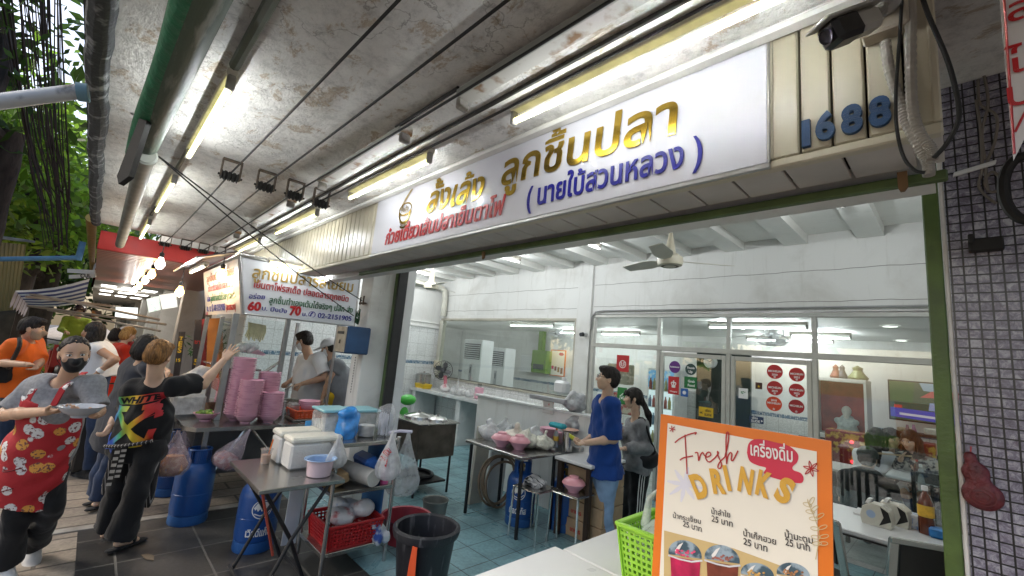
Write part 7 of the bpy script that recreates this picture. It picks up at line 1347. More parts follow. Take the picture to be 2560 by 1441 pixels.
c=P(205,228,y=-.2); t=T('support_pipe','mouldy white pipe with a blue socket running out from the canopy edge','pipe',c); e=P(-60,262,x=c[0]-.1); b=MB(); b.tube([c,e],.03,12); O('pipe',b,mat('mouldy_white_pipe',(.42,.44,.46),.5,0,.3,9,.1,col2=(.06,.06,.06),thr=.6),t); b=MB(); b.tube([c+V(0,.02,0),c+(e-c)*.05],.038,12); O('socket',b,mat('blue_grey_socket',(.12,.22,.27),.5),t)
p0=P(228,545,y=-.24); p1=P(231,690,y=-.23); b=MB(); b.tube([p0,p0+(p1-p0)*.5+V(0,.0,0),p1],[.055,.05,.045],12); one('insulated_pipe',b,mat('yellow_foam_pipe',(.38,.27,.08),.8,0,.2,18,.4,40),'yellow foam covered pipe dropping from the canopy corner','pipe')
p0=P(-40,649,d=6.0); p1=P(197,645,d=6.6); b=MB(); b.tube([p0,p1],.035,10); b.tube([p1+V(0,0,-.04),p1+V(0,0,.25)],.04,10); one('blue_pipe',b,mat('blue_water_pipe',(.09,.22,.36),.45,0,.2,8),'blue water pipe running across in front of the trees','pipe')
# ---------------------------------------------------------------- neighbouring shop canopy, red
xr=-7.32; zt_=2.8; zb=P(250,622,x=xr)[2]; M_redb=mat('red_beam_paint',(.36,.02,.018),.5,0,.15,5); 
t=T('red_canopy','red beam and ribbed maroon canopy ceiling of the neighbouring shop','canopy',(-10,.7,2.6)); b=MB(); b.box((xr-.12,-.12,zb),(xr,1.62,zt_-.06),.006); O('beam',b,M_redb,t); b=MB(); b.box((xr-.12,-.16,2.35),(-13.4,-.121,2.78),.006); O('edge_board',b,M_redb,t)
m,n,L,b_=nodes('maroon_ribbed_ceiling'); tc=n.new('ShaderNodeTexCoord'); wv=n.new('ShaderNodeTexWave'); wv.bands_direction='X'; wv.inputs['Scale'].default_value=1.6; wv.inputs['Distortion'].default_value=.0; L.new(tc.outputs['Object'],wv.inputs[0]); r=ramp(n,L,wv.outputs['Fac'],[(.0,(.10,.03,.03)),(.18,(.30,.12,.10)),(.85,(.36,.15,.125)),(1,(.2,.07,.06))]); L.new(r.outputs[0],b_.inputs['Base Color']); b_.inputs['Roughness'].default_value=.32; bumpn(n,L,wv.outputs['Fac'],b_,.5,.02)
b=MB(); b.box((-13.4,-.12,zb+.01),(xr-.121,1.7,zb+.04)); O('ribbed_ceiling',b,m,t)
for k,(u,v) in enumerate(((400,661),(379,687),(363,702),(348,716),(336,726),(325,735),(314,742),(304,749))):
    z=zb-.16; c=P(u,v,z=z); c[0]=max(c[0],-13.2); bulb(['nearest','second','third','fourth','fifth','sixth','seventh','farthest'][k]+' hanging bulb of the string under the red canopy',c,.05,k%2==1,3.2,.13,'hanging bulbs under the red canopy')
# far row of shophouses along the pavement
t=T('shophouse_row','far row of shop fronts along the pavement with white pillars and dark shutters','building',(-25,3,0)); b=MB(); b.box((-60,1.9,0),(-13.1,9,6.5)); b.box((-13.098,1.9,0),(-8.15,5.45,6.5)); O('wall',b,mat('dim_wall_paint',(.33,.32,.30),.7,0,.25,.7),t)
b=MB(); b.box((-60,-.2,2.72),(-13.5,1.9,2.9)); O('awning_slab',b,mat('white_tile_ceiling',(.55,.54,.5),.6,0,.2,2),t)
for k in range(11): x=-8.6-4.2*k; b=MB(); b.box((x-.18,1.42,0),(x+.18,1.9,2.71),.01); O('pillar',b,M_white,t)
for k in range(10): x=-8.8-4.2*k; b=MB(); b.box((x-3.8,1.86,.0),(x,1.898,2.5)); O('shutter',b,mat('shutter_%d'%(k%3),[(.10,.07,.05),(.16,.13,.12),(.08,.10,.10)][k%3],.45,.2,.3,3,.3,stretch=(1,1,14)),t)
M_lp=mat('lit_white_panel',(.8,.8,.8),.4,emit=(1,.97,.9),es=2.2)
for r in range(4):
    for k in range(3): b=MB(); x=-15-3.2*r; b.box((x-.9,.0+.5*k,2.70),(x,.35+.5*k,2.717)); one('ceiling_panel',b,M_lp,'lit white panel in the far ceiling, row %s'%['nearest','second','third','farthest'][r],'ceiling light','lit panels in the far ceiling')
for x,e in((-15,20),(-20,20)):
    l=bpy.data.lights.new('panel_light','POINT'); l.energy=e*LAMP; l.shadow_soft_size=0; l.color=(1,.93,.85); o=bpy.data.objects.new('panel_light',l); COL.objects.link(o); o.location=(x,.6,2.4)
def flat_sign(nm,lab,pts4,m,x=None,d=None,texts=(),thick=.02,cat='sign'):
    q=[P(*p,x=x) if d is None else P(*p,d=d) for p in pts4]; t=T(nm,lab,cat,sum(q)/4); n_=nrm(np.cross(q[1]-q[0],q[3]-q[0])); b=MB(); b.plate(q,-n_*thick*(1 if n_@(CAM-q[0])>0 else -1)); O('panel',b,m,t)
    X=nrm(q[1]-q[0]); Y=nrm(q[3]-q[0]); w_=np.linalg.norm(q[1]-q[0]); h_=np.linalg.norm(q[3]-q[0])
    for k,(s,fx,fy,fw,mm) in enumerate(texts): b=MB(); write(b,s,q[0]+X*fx*w_+Y*fy*h_,X,Y,width=fw*w_,off=.02,lift=.004); O('lettering',b,mm,t,smooth=0,recalc=False)
    return t
M_lit=mat('lit_sign_white',(.75,.77,.75),.4,0,.05,emit=(.8,.9,.9),es=1.0)
flat_sign('hanging_sign','white hanging sign with green leaves print past the red canopy',[(372,782),(402,775),(398,740),(366,748)],mat('white_green_print',(.62,.66,.62),.4,0,.2,12,col2=(.1,.3,.15),thr=.66,emit=(.6,.7,.65),es=.7),x=-9.0)  # emission added to the print to lift the sign out of the shade
flat_sign('hanging_sign','larger white hanging sign with dark figures beside the green leaf one',[(406,774),(444,768),(440,732),(398,738)],mat('white_dark_print',(.64,.65,.63),.4,0,.2,9,col2=(.12,.14,.12),thr=.68,emit=(.65,.68,.66),es=.7),x=-8.6)  # same added glow in the print, the sign itself hangs in shade
flat_sign('light_box','lit white shop light box hanging over the pavement',[(287,795),(343,797),(345,770),(290,768)],M_lit,x=-12.0)
flat_sign('round_sign_board','dark oval shop sign with an orange rim far along the pavement',[(228,792),(255,793),(254,778),(230,776)],mat('dark_orange_board',(.10,.06,.04),.4,0,.6,6,col2=(.5,.22,.05),thr=.55),x=-12.6)
flat_sign('white_louvre','white louvre boards at the end of the blue pipe',[(168,682),(236,686),(236,676),(168,672)],M_wp,d=7.4)
flat_sign('white_louvre','lower white louvre board with dark writing',[(172,697),(238,694),(238,684),(172,688)],M_wp,d=7.5,texts=[('CUL',.45,.1,.4,M_blackw)])
flat_sign('menu_banner','tall black banner with yellow SET writing beside the cart',[(430,960),(446,960),(464,830),(448,830)],mat('black_banner',(.02,.015,.015),.5,0,.2),x=-6.75,texts=[('S',.15,.60,.6,M_yel),('E',.15,.72,.6,M_yel),('T',.15,.84,.6,M_yel),('15',.1,.42,.7,M_yel)])
flat_sign('menu_banner','second black banner with a yellow 5 behind the plant',[(478,950),(496,950),(505,800),(488,800)],mat('black_banner',(1,1,1)),x=-6.72,texts=[('5',.2,.25,.6,M_yel),('บาท',.1,.12,.8,M_yel),('ชา',.1,.6,.8,M_redl)])
flat_sign('orange_screen','orange wooden panel of the next stall behind the potted plant',[(515,945),(558,945),(556,795),(520,797)],mat('orange_wood',(.42,.15,.03),.5,0,.2,6),x=-6.8)
flat_sign('red_sign','narrow red panel of the next stall left of the orange wood',[(498,945),(514,945),(519,797),(505,798)],mat('dull_red_panel',(.22,.02,.02),.5,0,.2),x=-6.82)
q=P(365,868,x=-10.5); b=MB(); b.box(q+V(0,-.09,-.14),q+V(.06,.09,.14),.01); one('red_mailbox',b,M_redb,'small red box on a far white pillar','box')
# striped awning, its arms
def thin(nm,c):
    m,n,L,b=nodes(nm); b.inputs['Base Color'].default_value=(*c,1); b.inputs['Roughness'].default_value=.8; tr=n.new('ShaderNodeBsdfTranslucent'); tr.inputs[0].default_value=(*c,1); mx=n.new('ShaderNodeMixShader'); mx.inputs[0].default_value=.6; L.new(b.outputs[0],mx.inputs[1]); L.new(tr.outputs[0],mx.inputs[2]); L.new(mx.outputs[0],n['Material Output'].inputs[0]); return m
ca,cb_,cc,cd_=P(38,727,d=7.0),P(224,697,d=8.0),P(210,756,d=11),P(73,765,d=9.4)
t=T('striped_awning','blue and white striped cloth awning with scalloped edge reaching over the pavement','awning',(ca+cc)/2); b=MB(); N_=11
for k in range(N_):
    f0,f1=k/N_,(k+1)/N_; b.m=k%2
    for j in range(4):
        g0,g1=j/4,(j+1)/4; pt=lambda f,g:(ca+(cd_-ca)*f)*(1-g)+(cb_+(cc-cb_)*f)*g-V(0,0,.06*math.sin(np.pi*g)); b.add([pt(f0,g0),pt(f1,g0),pt(f1,g1),pt(f0,g1)],[(0,1,2,3)])
O('cloth',b,[thin('cream_stripe',(.75,.72,.66)),thin('navy_stripe',(.08,.09,.2))],t,recalc=False)
b=MB()
for k in range(6): f0,f1=k/6+.01,(k+1)/6-.01; p,q=ca+(cd_-ca)*f0,ca+(cd_-ca)*f1; b.add([p,q,q-V(0,.02,.2),(p+q)/2-V(0,.03,.27),p-V(0,.02,.2)],[(0,1,2,3,4)])
O('valance',b,mat('pale_lilac_cloth',(.55,.55,.66),.8,0,.08),t,recalc=False)
b=MB()
for (u0,v0,d0,u1,v1,d1) in((75,735,7.6,400,800,8.6),(70,765,8.5,415,812,8.8),(65,742,7.4,300,768,9.0),(120,775,9.4,400,828,9.0)): b.tube([P(u0,v0,d=d0),P(u1,v1,d=d1)],.022,8)
O('arm',b,mat('cream_arm',(.5,.46,.4),.5),t)
# ---------------------------------------------------------------- trees, booth, hedge
M_bark=mat('tree_bark',(.055,.042,.034),.9,0,.45,8,.9,26,stretch=(1,1,.35)); 
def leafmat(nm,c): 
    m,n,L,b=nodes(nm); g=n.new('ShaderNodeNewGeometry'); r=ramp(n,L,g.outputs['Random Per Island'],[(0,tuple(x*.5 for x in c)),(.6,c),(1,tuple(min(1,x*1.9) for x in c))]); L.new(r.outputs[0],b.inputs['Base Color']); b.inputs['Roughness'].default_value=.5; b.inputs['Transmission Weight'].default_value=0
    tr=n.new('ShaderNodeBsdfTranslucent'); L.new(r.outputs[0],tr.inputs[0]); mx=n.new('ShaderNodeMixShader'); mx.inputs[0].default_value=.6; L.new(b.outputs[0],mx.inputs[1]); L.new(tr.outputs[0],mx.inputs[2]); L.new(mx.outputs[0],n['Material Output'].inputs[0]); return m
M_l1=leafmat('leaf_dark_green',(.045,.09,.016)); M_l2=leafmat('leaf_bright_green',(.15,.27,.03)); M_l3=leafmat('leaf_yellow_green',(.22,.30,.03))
def leaves(b,centres,spread,n,size):
    c=np.asarray(centres)[rng.integers(0,len(centres),n)]+rng.normal(size=(n,3))*spread*V(1,1,.7); d=rng.normal(size=(n,3)); d/=np.linalg.norm(d,axis=1)[:,None]; e=np.cross(d,rng.normal(size=(n,3))); e/=np.linalg.norm(e,axis=1)[:,None]; s=size*rng.uniform(.6,1.4,n)[:,None]
    v=np.stack([c-d*s,c+e*s*.42,c+d*s,c-e*s*.42],1).reshape(-1,3); b.add(v,[(4*i,4*i+1,4*i+2,4*i+3) for i in range(n)])
def tree(lab,x,y,r,h,crown,n,size,spread,ml,nc=34,lean=(0,0),limbs=7,group='street trees beside the pavement'):
    t=T('tree',lab,'tree',(x,y,-.02),group); top=V(x+lean[0],y+lean[1],h); pts_=[V(x,y,-.1),V(x+.03,y,.5),V(x+lean[0]*.3,y+lean[1]*.3,h*.4),V(x+lean[0]*.7-.1,y+lean[1]*.7,h*.75),top]; b=MB(); p=smooth([tuple(q) for q in pts_],16); b.tube(p,np.linspace(r*1.15,r*.6,16)*(1+.06*np.sin(np.arange(16)*2.1)),16); O('trunk',b,M_bark,t)
    cx=np.array(crown[:3]); cr=np.array(crown[3:]); cen=[]
    while len(cen)<nc:
        q=rng.normal(size=3); q/=np.linalg.norm(q); cen.append(cx+q*cr*rng.uniform(.45,1.0))
    b=MB()
    for k in range(limbs): c=cen[k]; st=p[9+k%6]; mid=(st+c)/2+rng.normal(size=3)*.25; b.tube(smooth([tuple(st),tuple(mid),tuple(c)],8),np.linspace(r*.42,r*.08,8),7)
    O('limb',b,M_bark,t)
    b=MB(); leaves(b,cen,spread,n,size); O('crown',b,ml,t,smooth=0,recalc=False); return t
q1=P(38,930,z=0); q2=P(143,850,z=0); q3=P(172,838,z=0)
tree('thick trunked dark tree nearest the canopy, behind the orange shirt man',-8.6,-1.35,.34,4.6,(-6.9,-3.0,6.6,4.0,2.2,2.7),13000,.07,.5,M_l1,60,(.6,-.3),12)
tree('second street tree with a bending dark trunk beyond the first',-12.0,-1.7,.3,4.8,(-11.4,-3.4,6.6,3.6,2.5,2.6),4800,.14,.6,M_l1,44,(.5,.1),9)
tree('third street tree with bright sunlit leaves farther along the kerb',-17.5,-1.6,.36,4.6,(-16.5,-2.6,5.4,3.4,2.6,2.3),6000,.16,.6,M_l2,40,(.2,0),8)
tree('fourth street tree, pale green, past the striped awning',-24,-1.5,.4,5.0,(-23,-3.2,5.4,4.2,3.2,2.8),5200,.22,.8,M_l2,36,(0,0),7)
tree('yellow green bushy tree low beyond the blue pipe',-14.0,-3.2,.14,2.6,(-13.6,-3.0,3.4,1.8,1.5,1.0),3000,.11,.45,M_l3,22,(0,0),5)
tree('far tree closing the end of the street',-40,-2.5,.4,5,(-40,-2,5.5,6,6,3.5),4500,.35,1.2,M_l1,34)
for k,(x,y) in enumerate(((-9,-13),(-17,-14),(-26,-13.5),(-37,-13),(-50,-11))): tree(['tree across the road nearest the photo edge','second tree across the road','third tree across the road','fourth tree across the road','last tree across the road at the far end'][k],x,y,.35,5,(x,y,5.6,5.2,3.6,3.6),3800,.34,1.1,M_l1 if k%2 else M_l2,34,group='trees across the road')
b=MB()
for k in range(30):
    u0=10+k*5.5; j=random.uniform; a=P(u0-20+j(-12,12),-40,d=5.0+.06*k); e=P(112+k*2.2+j(-8,8),560+j(-90,70),d=6.5+.05*k); mid=P(45+k*4.2+j(-14,14),300,d=5.8+.05*k); m2=P(80+k*3.2+j(-10,10),450,d=6.2+.05*k); b.tube(smooth([tuple(a),tuple(mid),tuple(m2),tuple(e)],16),j(.004,.015),5)
one('hanging_root',b,mat('dry_root',(.05,.036,.03),.9,0,.3,9),'curtain of brown aerial roots hanging from the nearest tree','roots',kind='stuff')
c=P(20,690,d=8.2); t=T('yellow_booth','yellow corrugated booth with stained beige panels beside the trees','booth',(c[0],c[1],0)); p=[P(-70,600,d=8),P(66,612,d=8.4),P(42,775,d=8.4),P(-70,785,d=8)]; b=MB(); n_=26; M0=nrm(np.cross(p[1]-p[0],p[3]-p[0]))
for k in range(n_): f0,f1=k/n_,(k+1)/n_; w0,w1=(.02 if k%2 else 0),(0 if k%2 else .02); b.add([p[3]+(p[2]-p[3])*f0+M0*w0,p[3]+(p[2]-p[3])*f1+M0*w1,p[0]+(p[1]-p[0])*f1+M0*w1,p[0]+(p[1]-p[0])*f0+M0*w0],[(0,1,2,3)])
O('corrugated_panel',b,mat('stained_yellow_sheet',(.42,.34,.15),.6,0,.3,2.2,.1,col2=(.22,.2,.16),thr=.56,stretch=(1,1,.3)),t,recalc=False)
b=MB(); b.plate([p[0]+V(0,-.1,.06),p[1]+V(0,.1,.06),p[1]+V(-.6,-.4,.12),p[0]+V(-.6,-.6,.12)],(0,0,.04)); O('roof',b,mat('booth_roof',(.3,.3,.3),.6,0,.3),t); pz=[p[3],p[2],p[2]*V(1,1,0),p[3]*V(1,1,0)]; b=MB(); b.plate(pz,M0*.02); O('lower_panel',b,mat('booth_dark_panel',(.10,.09,.07),.7,0,.3),t)
c=P(212,890,z=.0); t=T('hedge','low clipped hedge in a kerbed bed along the pavement','hedge',(-11,-1.2,0)); b=MB(); cen=[V(x,-1.1+.15*math.sin(x),.35) for x in np.linspace(-9.6,-22,50)]; leaves(b,cen,.22,5200,.05); O('foliage',b,M_l2,t,smooth=0,recalc=False); b=MB(); b.box((-22,-1.5,-.005),(-9.4,-1.42,.14),.01); b.box((-22,-.8,-.005),(-9.4,-.72,.14),.01); b.box((-9.4,-1.5,-.005),(-9.3,-.72,.14),.01); O('bed_kerb',b,mat('kerb_stone',(1,1,1)),t)
# far white vehicles parked on the road between the trunks
def parked(lab,x,y,m,rz=0):
    t=T('parked_van',lab,'van',(0,0,0),'vans parked on the road'); b=MB(); b.prism([(-2.2,.35),(2.2,.35),(2.25,.9),(1.7,1.15),(1.2,1.85),(-2.1,1.9),(-2.2,1.0)],(0,-.85,0),XE,ZE,(0,1.7,0)); O('body',b,m,t)
    b=MB(); b.prism([(1.55,1.18),(1.15,1.75),(-1.9,1.78),(-1.9,1.18)],(0,-.858,0),XE,ZE,(0,1.716,0)); O('window',b,mat('dark_glass',(.02,.025,.03),.08),t)
    for wx in(-1.4,1.4):
        for wy in(-.8,.8): b=MB(); b.lathe([(0,-.1),(.2,-.1),(.33,-.08),(.34,0),(.33,.08),(.2,.1),(0,.1)],(wx,wy,.34),20,(XE,ZE,YE)); O('wheel',b,M_bleg,t)
    t.location=(x,y,-.16); t.rotation_euler=(0,0,rz)
M_van=mat('white_van_paint',(.6,.61,.63),.25,0,.03,coat=.4)
parked('white van parked across the road between the tree trunks',-17,-6.3,M_van); parked('silver van parked farther down the road',-28,-6.0,mat('silver_van_paint',(.35,.36,.38),.25,.5,.03)); parked('dark blue van parked near the far end of the road',-40,-5.6,mat('blue_van_paint',(.03,.05,.12),.25,.3,.03))
def scooter(lab,x,y,rz,m):
    t=T('motor_scooter',lab,'scooter',(0,0,0),'scooters on the pavement'); b=MB(); b.prism([(-.75,.55),(-.7,.8),(-.1,.82),(.05,.5),(.3,.42),(.45,.95),(.55,1.0),(.62,.5),(.35,.3),(-.45,.28)],(0,-.13,0),XE,ZE,(0,.26,0)); O('body',b,m,t); b=MB(); b.box((-.7,-.12,.80),(.0,.12,.88),.03); O('saddle',b,M_blackw,t)
    for wx in(-.6,.66): b=MB(); b.lathe([(.12,-.04),(.24,-.05),(.28,0),(.24,.05),(.12,.04)],(wx,0,.28),22,(XE,ZE,YE)); O('wheel',b,M_bleg,t)
    b=MB(); b.tube([(.5,0,.95),(.44,0,1.08),(.42,.3,1.12)],.015,6); b.tube([(.44,0,1.08),(.42,-.3,1.12)],.015,6); O('handlebar',b,M_bleg,t); b=MB(); b.ell((.58,0,.9),V(.06,.09,.08),10); O('headlight',b,M_wp,t); t.location=(x,y,0); t.rotation_euler=(0,0,rz)
scooter('red scooter under the helmeted rider on the pavement',-14.9,-.45,.1,M_redb); scooter('dark scooter parked by the far shop fronts',-19,.9,1.4,M_blackw); scooter('blue scooter parked beyond the dark one',-20.5,.7,1.3,mat('blue_van_paint',(1,1,1))); scooter('grey scooter at the far end of the parked row',-22,.9,1.5,mat('silver_van_paint',(1,1,1)))
# far stall tables and black trolley
table('stall_table','orange topped stall table by the red sweater woman',-10.6,-8.6,.75,1.25,.76,mat('orange_laminate',(.55,.22,.04),.4,0,.1),M_bleg)
c=P(300,985,z=0); c=V(-6.6,.30,0); t=T('black_trolley','black folded trolley case standing on the pavement behind the black shirt man','trolley',c); b=MB(); b.box(c+V(-.12,-.2,.06),c+V(.12,.2,.72),.02); O('case',b,M_blackw,t); b=MB(); b.tube([c+V(-.1,-.14,.7),c+V(-.1,-.14,.95),c+V(-.1,.14,.95),c+V(-.1,.14,.7)],.012,6); O('handle',b,M_bleg,t)
for sx in(-1,1): b=MB(); b.lathe([(.01,-.02),(.05,-.02),(.055,0),(.05,.02),(.01,.02)],c+V(0,sx*.17,.055),14,(XE,ZE,YE)); O('wheel',b,M_bleg,t)
b=MB(); b.prism([(0,0),(.09,.02),(.14,.06),(.06,.07),(.01,.04)],P(352,1388,z=.004),XE,YE,(0,0,.004)); one('dry_leaf',b,mat('dry_leaf',(.16,.12,.08),.8),'dry brown leaf lying on the dark pavement tiles','leaf')
# ---------------------------------------------------------------- right edge: camera, conduits, cables, ornament, banner
q=P(2217,62,y=1.505); t=T('security_camera','grey bullet security camera with a black front on a square box above the house number','camera',q)
b=MB(); b.box(q+V(-.055,-.055,-.05),q+V(.05,.004,.06),.006); O('mount_box',b,mat('grubby_beige_box',(.40,.36,.29),.5,0,.2,12),t)
b=MB(); p=q+V(0,-.058,.03); b.lathe([(0,0),(.045,0),(.045,.01),(.03,.02),(.022,.045),(0,.05)],p,20,(XE,ZE,-YE)); O('ball_mount',b,mat('grey_cast_metal',(.25,.245,.23),.5,.3,.2,14),t)
a=P(2066,92,y=1.27); e=P(2200,42,y=1.40); f=nrm(e-a); r_=nrm(np.cross(f,ZE)); u_=np.cross(r_,f); bd=MB(); bd.obox((a*.65+e*.35+e-f*.06)/2+f*.0,(e-a)*.36,r_*.03,u_*.03,.012); O('housing',bd,mat('silver_housing',(.38,.37,.34),.4,.3,.15,10),t)
bd=MB(); bd.obox(a+f*.05,f*.045,r_*.033,u_*.034,.012); fr_=O('black_front',bd,M_blackw,t); bd=MB(); bd.lathe([(0,0),(.012,0),(.018,.002),(.02,.006)],a+f*.003,18,(r_,u_,-f)); O('lens',bd,mat('lens_glass',(.05,.05,.06),.05,.5),fr_)
bd=MB(); bd.obox(a+f*.085+u_*.036,f*.10,r_*.038,u_*.004,.003); O('sun_shield',bd,mat('silver_housing',(1,1,1)),t); bd=MB(); bd.tube([e-f*.02,(e+p)/2+V(0,-.0,.0),p+V(0,-.03,0)],.014,8); O('arm',bd,mat('grey_cast_metal',(1,1,1)),t)
M_cor=mat('grey_conduit',(.30,.28,.25),.6,0,.15,14)
def corr(nm,lab,pp,r,y=1.47,m=None,cat='conduit',rib=True,n=140,drop=None):
    p=smooth([tuple(P(u,v,y=yy)) for u,v,yy in [(a[0],a[1],a[2] if len(a)>2 else y) for a in pp]],n); rr=r*(1+(.10*np.sin(np.arange(n)*1.9) if rib else 0)); b=MB(); b.tube(p,rr,9); return one(nm,b,m or M_cor,lab,cat)
corr('flexible_conduit','ribbed grey conduit from the camera box down to the green post',[(2213,105),(2225,180),(2252,260),(2268,310),(2300,372),(2320,410),(2322,440)],.0125,1.48); corr('flexible_conduit','straighter ribbed grey conduit beside the first, running up out of sight',[(2276,-60),(2277,60),(2277,190),(2282,280),(2300,335),(2326,372),(2330,400)],.0125,1.47)
corr('black_cable','thick black cable hanging in front of the two conduits',[(2258,-60),(2250,80),(2240,230),(2242,320),(2258,390),(2285,425),(2312,432)],.0042,1.44,M_wire,'cable',False); corr('black_cable','black cable looping over the mosaic pillar edge',[(2290,-60),(2318,30),(2368,150),(2392,240),(2396,300),(2370,355),(2335,395)],.0055,1.44,M_wire,'cable',False)
for k,pp in enumerate(([(2370,-30),(2390,60),(2440,90),(2430,130),(2400,180)],[(2395,20),(2440,120),(2460,190),(2470,260),(2455,330),(2462,400)],[(2445,200),(2450,260),(2490,290),(2488,350),(2465,420),(2470,480)],[(2440,250),(2452,330),(2455,420),(2448,470),(2490,510)],[(2500,430),(2500,470),(2475,480),(2462,455),(2480,430),(2500,445)])): corr('loose_wire',['grey loose wire at the top of the mosaic pillar','long grey wire twisting down the mosaic pillar','grey wire bulging right over the mosaic tiles','grey wire end bent outwards below the white strap','coiled grey wire below the white strap'][k],pp,.0045,2.185,mat('old_grey_wire',(.17,.15,.13),.7,0,.2),'wire',False,60)
a,e=P(2383,438,y=2.185),P(2490,406,y=2.175); b=MB(); b.obox((a+e)/2,(e-a)/2,V(0,.006,0),V(.002,0,.008),.002); one('white_strap',b,M_wp,'white plastic strap across the loose wires on the mosaic pillar','strap')
c=P(2462,612,y=2.185); b=MB(); b.box(c+V(-.04,-.025,-.025),c+V(.044,.014,.02),.004); b.box(c+V(-.04,-.035,.0),c+V(-.025,-.0,.035),.003); one('black_bracket',b,M_iron,'small charred black bracket on the mosaic tiles','bracket')
c=P(2445,1205,y=2.185); t=T('gourd_ornament','dark red wooden gourd shaped ornament hung on the mosaic pillar','ornament',c); org('gourd',[ell(c+V(.008,0,-.04),V(.050,.018,.048),k=.02),ell(c+V(-.004,0,.028),V(.034,.016,.036),k=.02),ell(c+V(-.014,0,.074),V(.017,.012,.02),k=.012)],mat('dark_red_lacquer',(.105,.014,.018),.4,0,.35,30,.5,50),t,h=.005)
b=MB(); b.tube([c+V(-.014,0,.07),c+V(-.01,.008,.11)],.002,5); O('red_string',b,M_red,t)
b=MB()
for r in(.03,.018): b.tube([c+V(.008+r*math.cos(q),-.0185+.003*(r>.02),-.044+r*.85*math.sin(q)) for q in np.linspace(0,6.28,24)[:-1]],.0022,5,closed=True)
O('carved_ring',b,mat('dark_red_ring',(.10,.012,.014),.4),t)
pz=[P(2497,-30,y=1.25),P(2640,-30,y=1.25),P(2640,190,y=1.25),P(2534,400,y=1.25)]; t=T('hanging_banner','white vinyl banner with a red border and red Thai script at the top right edge','banner',sum(pz)/4); b=MB(); b.plate(pz,(0,.006,0)); O('cloth',b,mat('white_vinyl',(.62,.60,.60),.4,0,.05,5),t)
b=MB(); b.tube([P(2508,-30,y=1.247),P(2536,385,y=1.247)],.002,4); b.tube([P(2600,205,y=1.247),P(2538,330,y=1.247)],.002,4); O('red_border',b,M_red,t)
b=MB(); 
for u,v,s in((2520,60,'สุกี้'),(2515,190,'ไก่'),(2520,270,'ปลา')): write(b,s,P(u,v,y=1.249),nrm(V(.25,0,-.97)) if False else XE,ZE,size=.075,off=.01,lift=.003)
O('red_letters',b,M_red,t,smooth=0,recalc=False)
c=P(2566,470,y=1.9); b=MB(); b.tube([c+V(.045*math.cos(q),0,.10*math.sin(q)) for q in np.linspace(0,6.283,30)[:-1]],.014,8,closed=True); one('black_hoop',b,M_iron,'black and white hoop hanging below the banner at the right edge','hoop')
c=P(2256,452,y=1.70); b=MB(); b.prism([(-.012,.03),(.012,.03),(.012,-.02),(.004,-.033),(-.006,-.033),(-.011,-.02)],c,XE,ZE,(0,.012,0)); one('rusty_latch',b,mat('brown_rust',(.16,.09,.04),.7,.2,.3),'rusty brown latch tongue hanging from the soffit rail','latch')
c=P(1207,637,y=1.72); b=MB(); b.prism([(-.012,.02),(.01,.02),(.012,-.02),(-.004,-.03)],c,XE,ZE,(0,.012,0)); one('rusty_latch',b,mat('brown_rust',(1,1,1)),'small rusty latch tongue at the left of the soffit rail','latch')
# ================================================================ people at the front
def C1(cx,cy,d): return P(cx/1.945,700+cy/1.945,d=d)
def joints(fn,**k): return {a:fn(*v) for a,v in k.items()}
M_black=cloth('black_cotton',(.010,.010,.011),.25,6); M_blackt=cloth('black_trouser_cloth',(.012,.012,.013),.2,5)
# woman in the red apron, walking towards the camera with a bowl
J=joints(C1,head=(362,360,2.66),SR=(165,532,2.70),SL=(448,515,2.72),ER=(22,655,2.6),WR=(235,640,2.42),EL=(475,640,2.68),WL=(452,655,2.48),HR=(125,880,2.72),HL=(250,870,2.74),KR=(85,1140,2.66),AR=(25,1395,2.72),KL=(255,1095,2.74),AL=(165,1290,2.95))
J['TL']=J['AL']+V(.1,.02,-.06); J['TR']=J['AR']+V(.1,.03,0)
fw=nrm(V(.85,.25,0)); g=Person('woman in red dotted apron and black face mask carrying a grey bowl',(J['AR'][0],J['AR'][1],0),J,fw,hf=V(.9,.12,-.12),hup=V(.1,-.10,1),sex='f',k=.97,tone='a',h=.008,bw=.78,hs=.89)
bw=C1(392,640,2.40)
g.body(hands={'R':dict(d=nrm(bw-J['WR'])+V(0,0,.05),n=V(.1,.2,1.0),t=V(.9,-.3,.3),curl=.25,thumb=.3),'L':dict(d=nrm(bw-J['WL'])+V(0,-.4,0),n=V(0,-.2,1),t=V(.9,.3,.3),curl=.25,thumb=.3)})
g.hair('bun'); g.facemask(cloth('black_mask',(.008,.008,.009),.1,9,.7,.1))
g.shirt(cloth('grey_marl_cotton',(.22,.22,.225),.18,60),sleeve=.8,le=.014,drop=.05,seed=4,w=.80)
m,n,L,b_=nodes('red_apron_dots'); tc=n.new('ShaderNodeTexCoord'); vo=n.new('ShaderNodeTexVoronoi'); vo.inputs['Scale'].default_value=13; vo.inputs['Randomness'].default_value=.7; L.new(tc.outputs['Object'],vo.inputs[0])
z=noise(n,L,tc.outputs['Object'],46,4,.6); ad=n.new('ShaderNodeMath'); ad.operation='MULTIPLY_ADD'; L.new(z,ad.inputs[0]); ad.inputs[1].default_value=.16; L.new(vo.outputs['Distance'],ad.inputs[2])
sx=n.new('ShaderNodeSeparateXYZ'); L.new(vo.outputs['Color'],sx.inputs[0])
dot=ramp(n,L,sx.outputs[0],[(.0,(.62,.6,.58)),(.62,(.66,.62,.6)),(.68,(.62,.28,.05))]); dot.color_ramp.interpolation='CONSTANT'
z2=noise(n,L,tc.outputs['Object'],70,2); inner=mixc(n,L,ramp(n,L,z2,[(.55,(0,0,0)),(.6,(1,)*3)]).outputs[0],dot.outputs[0],(.16,.05,.05))
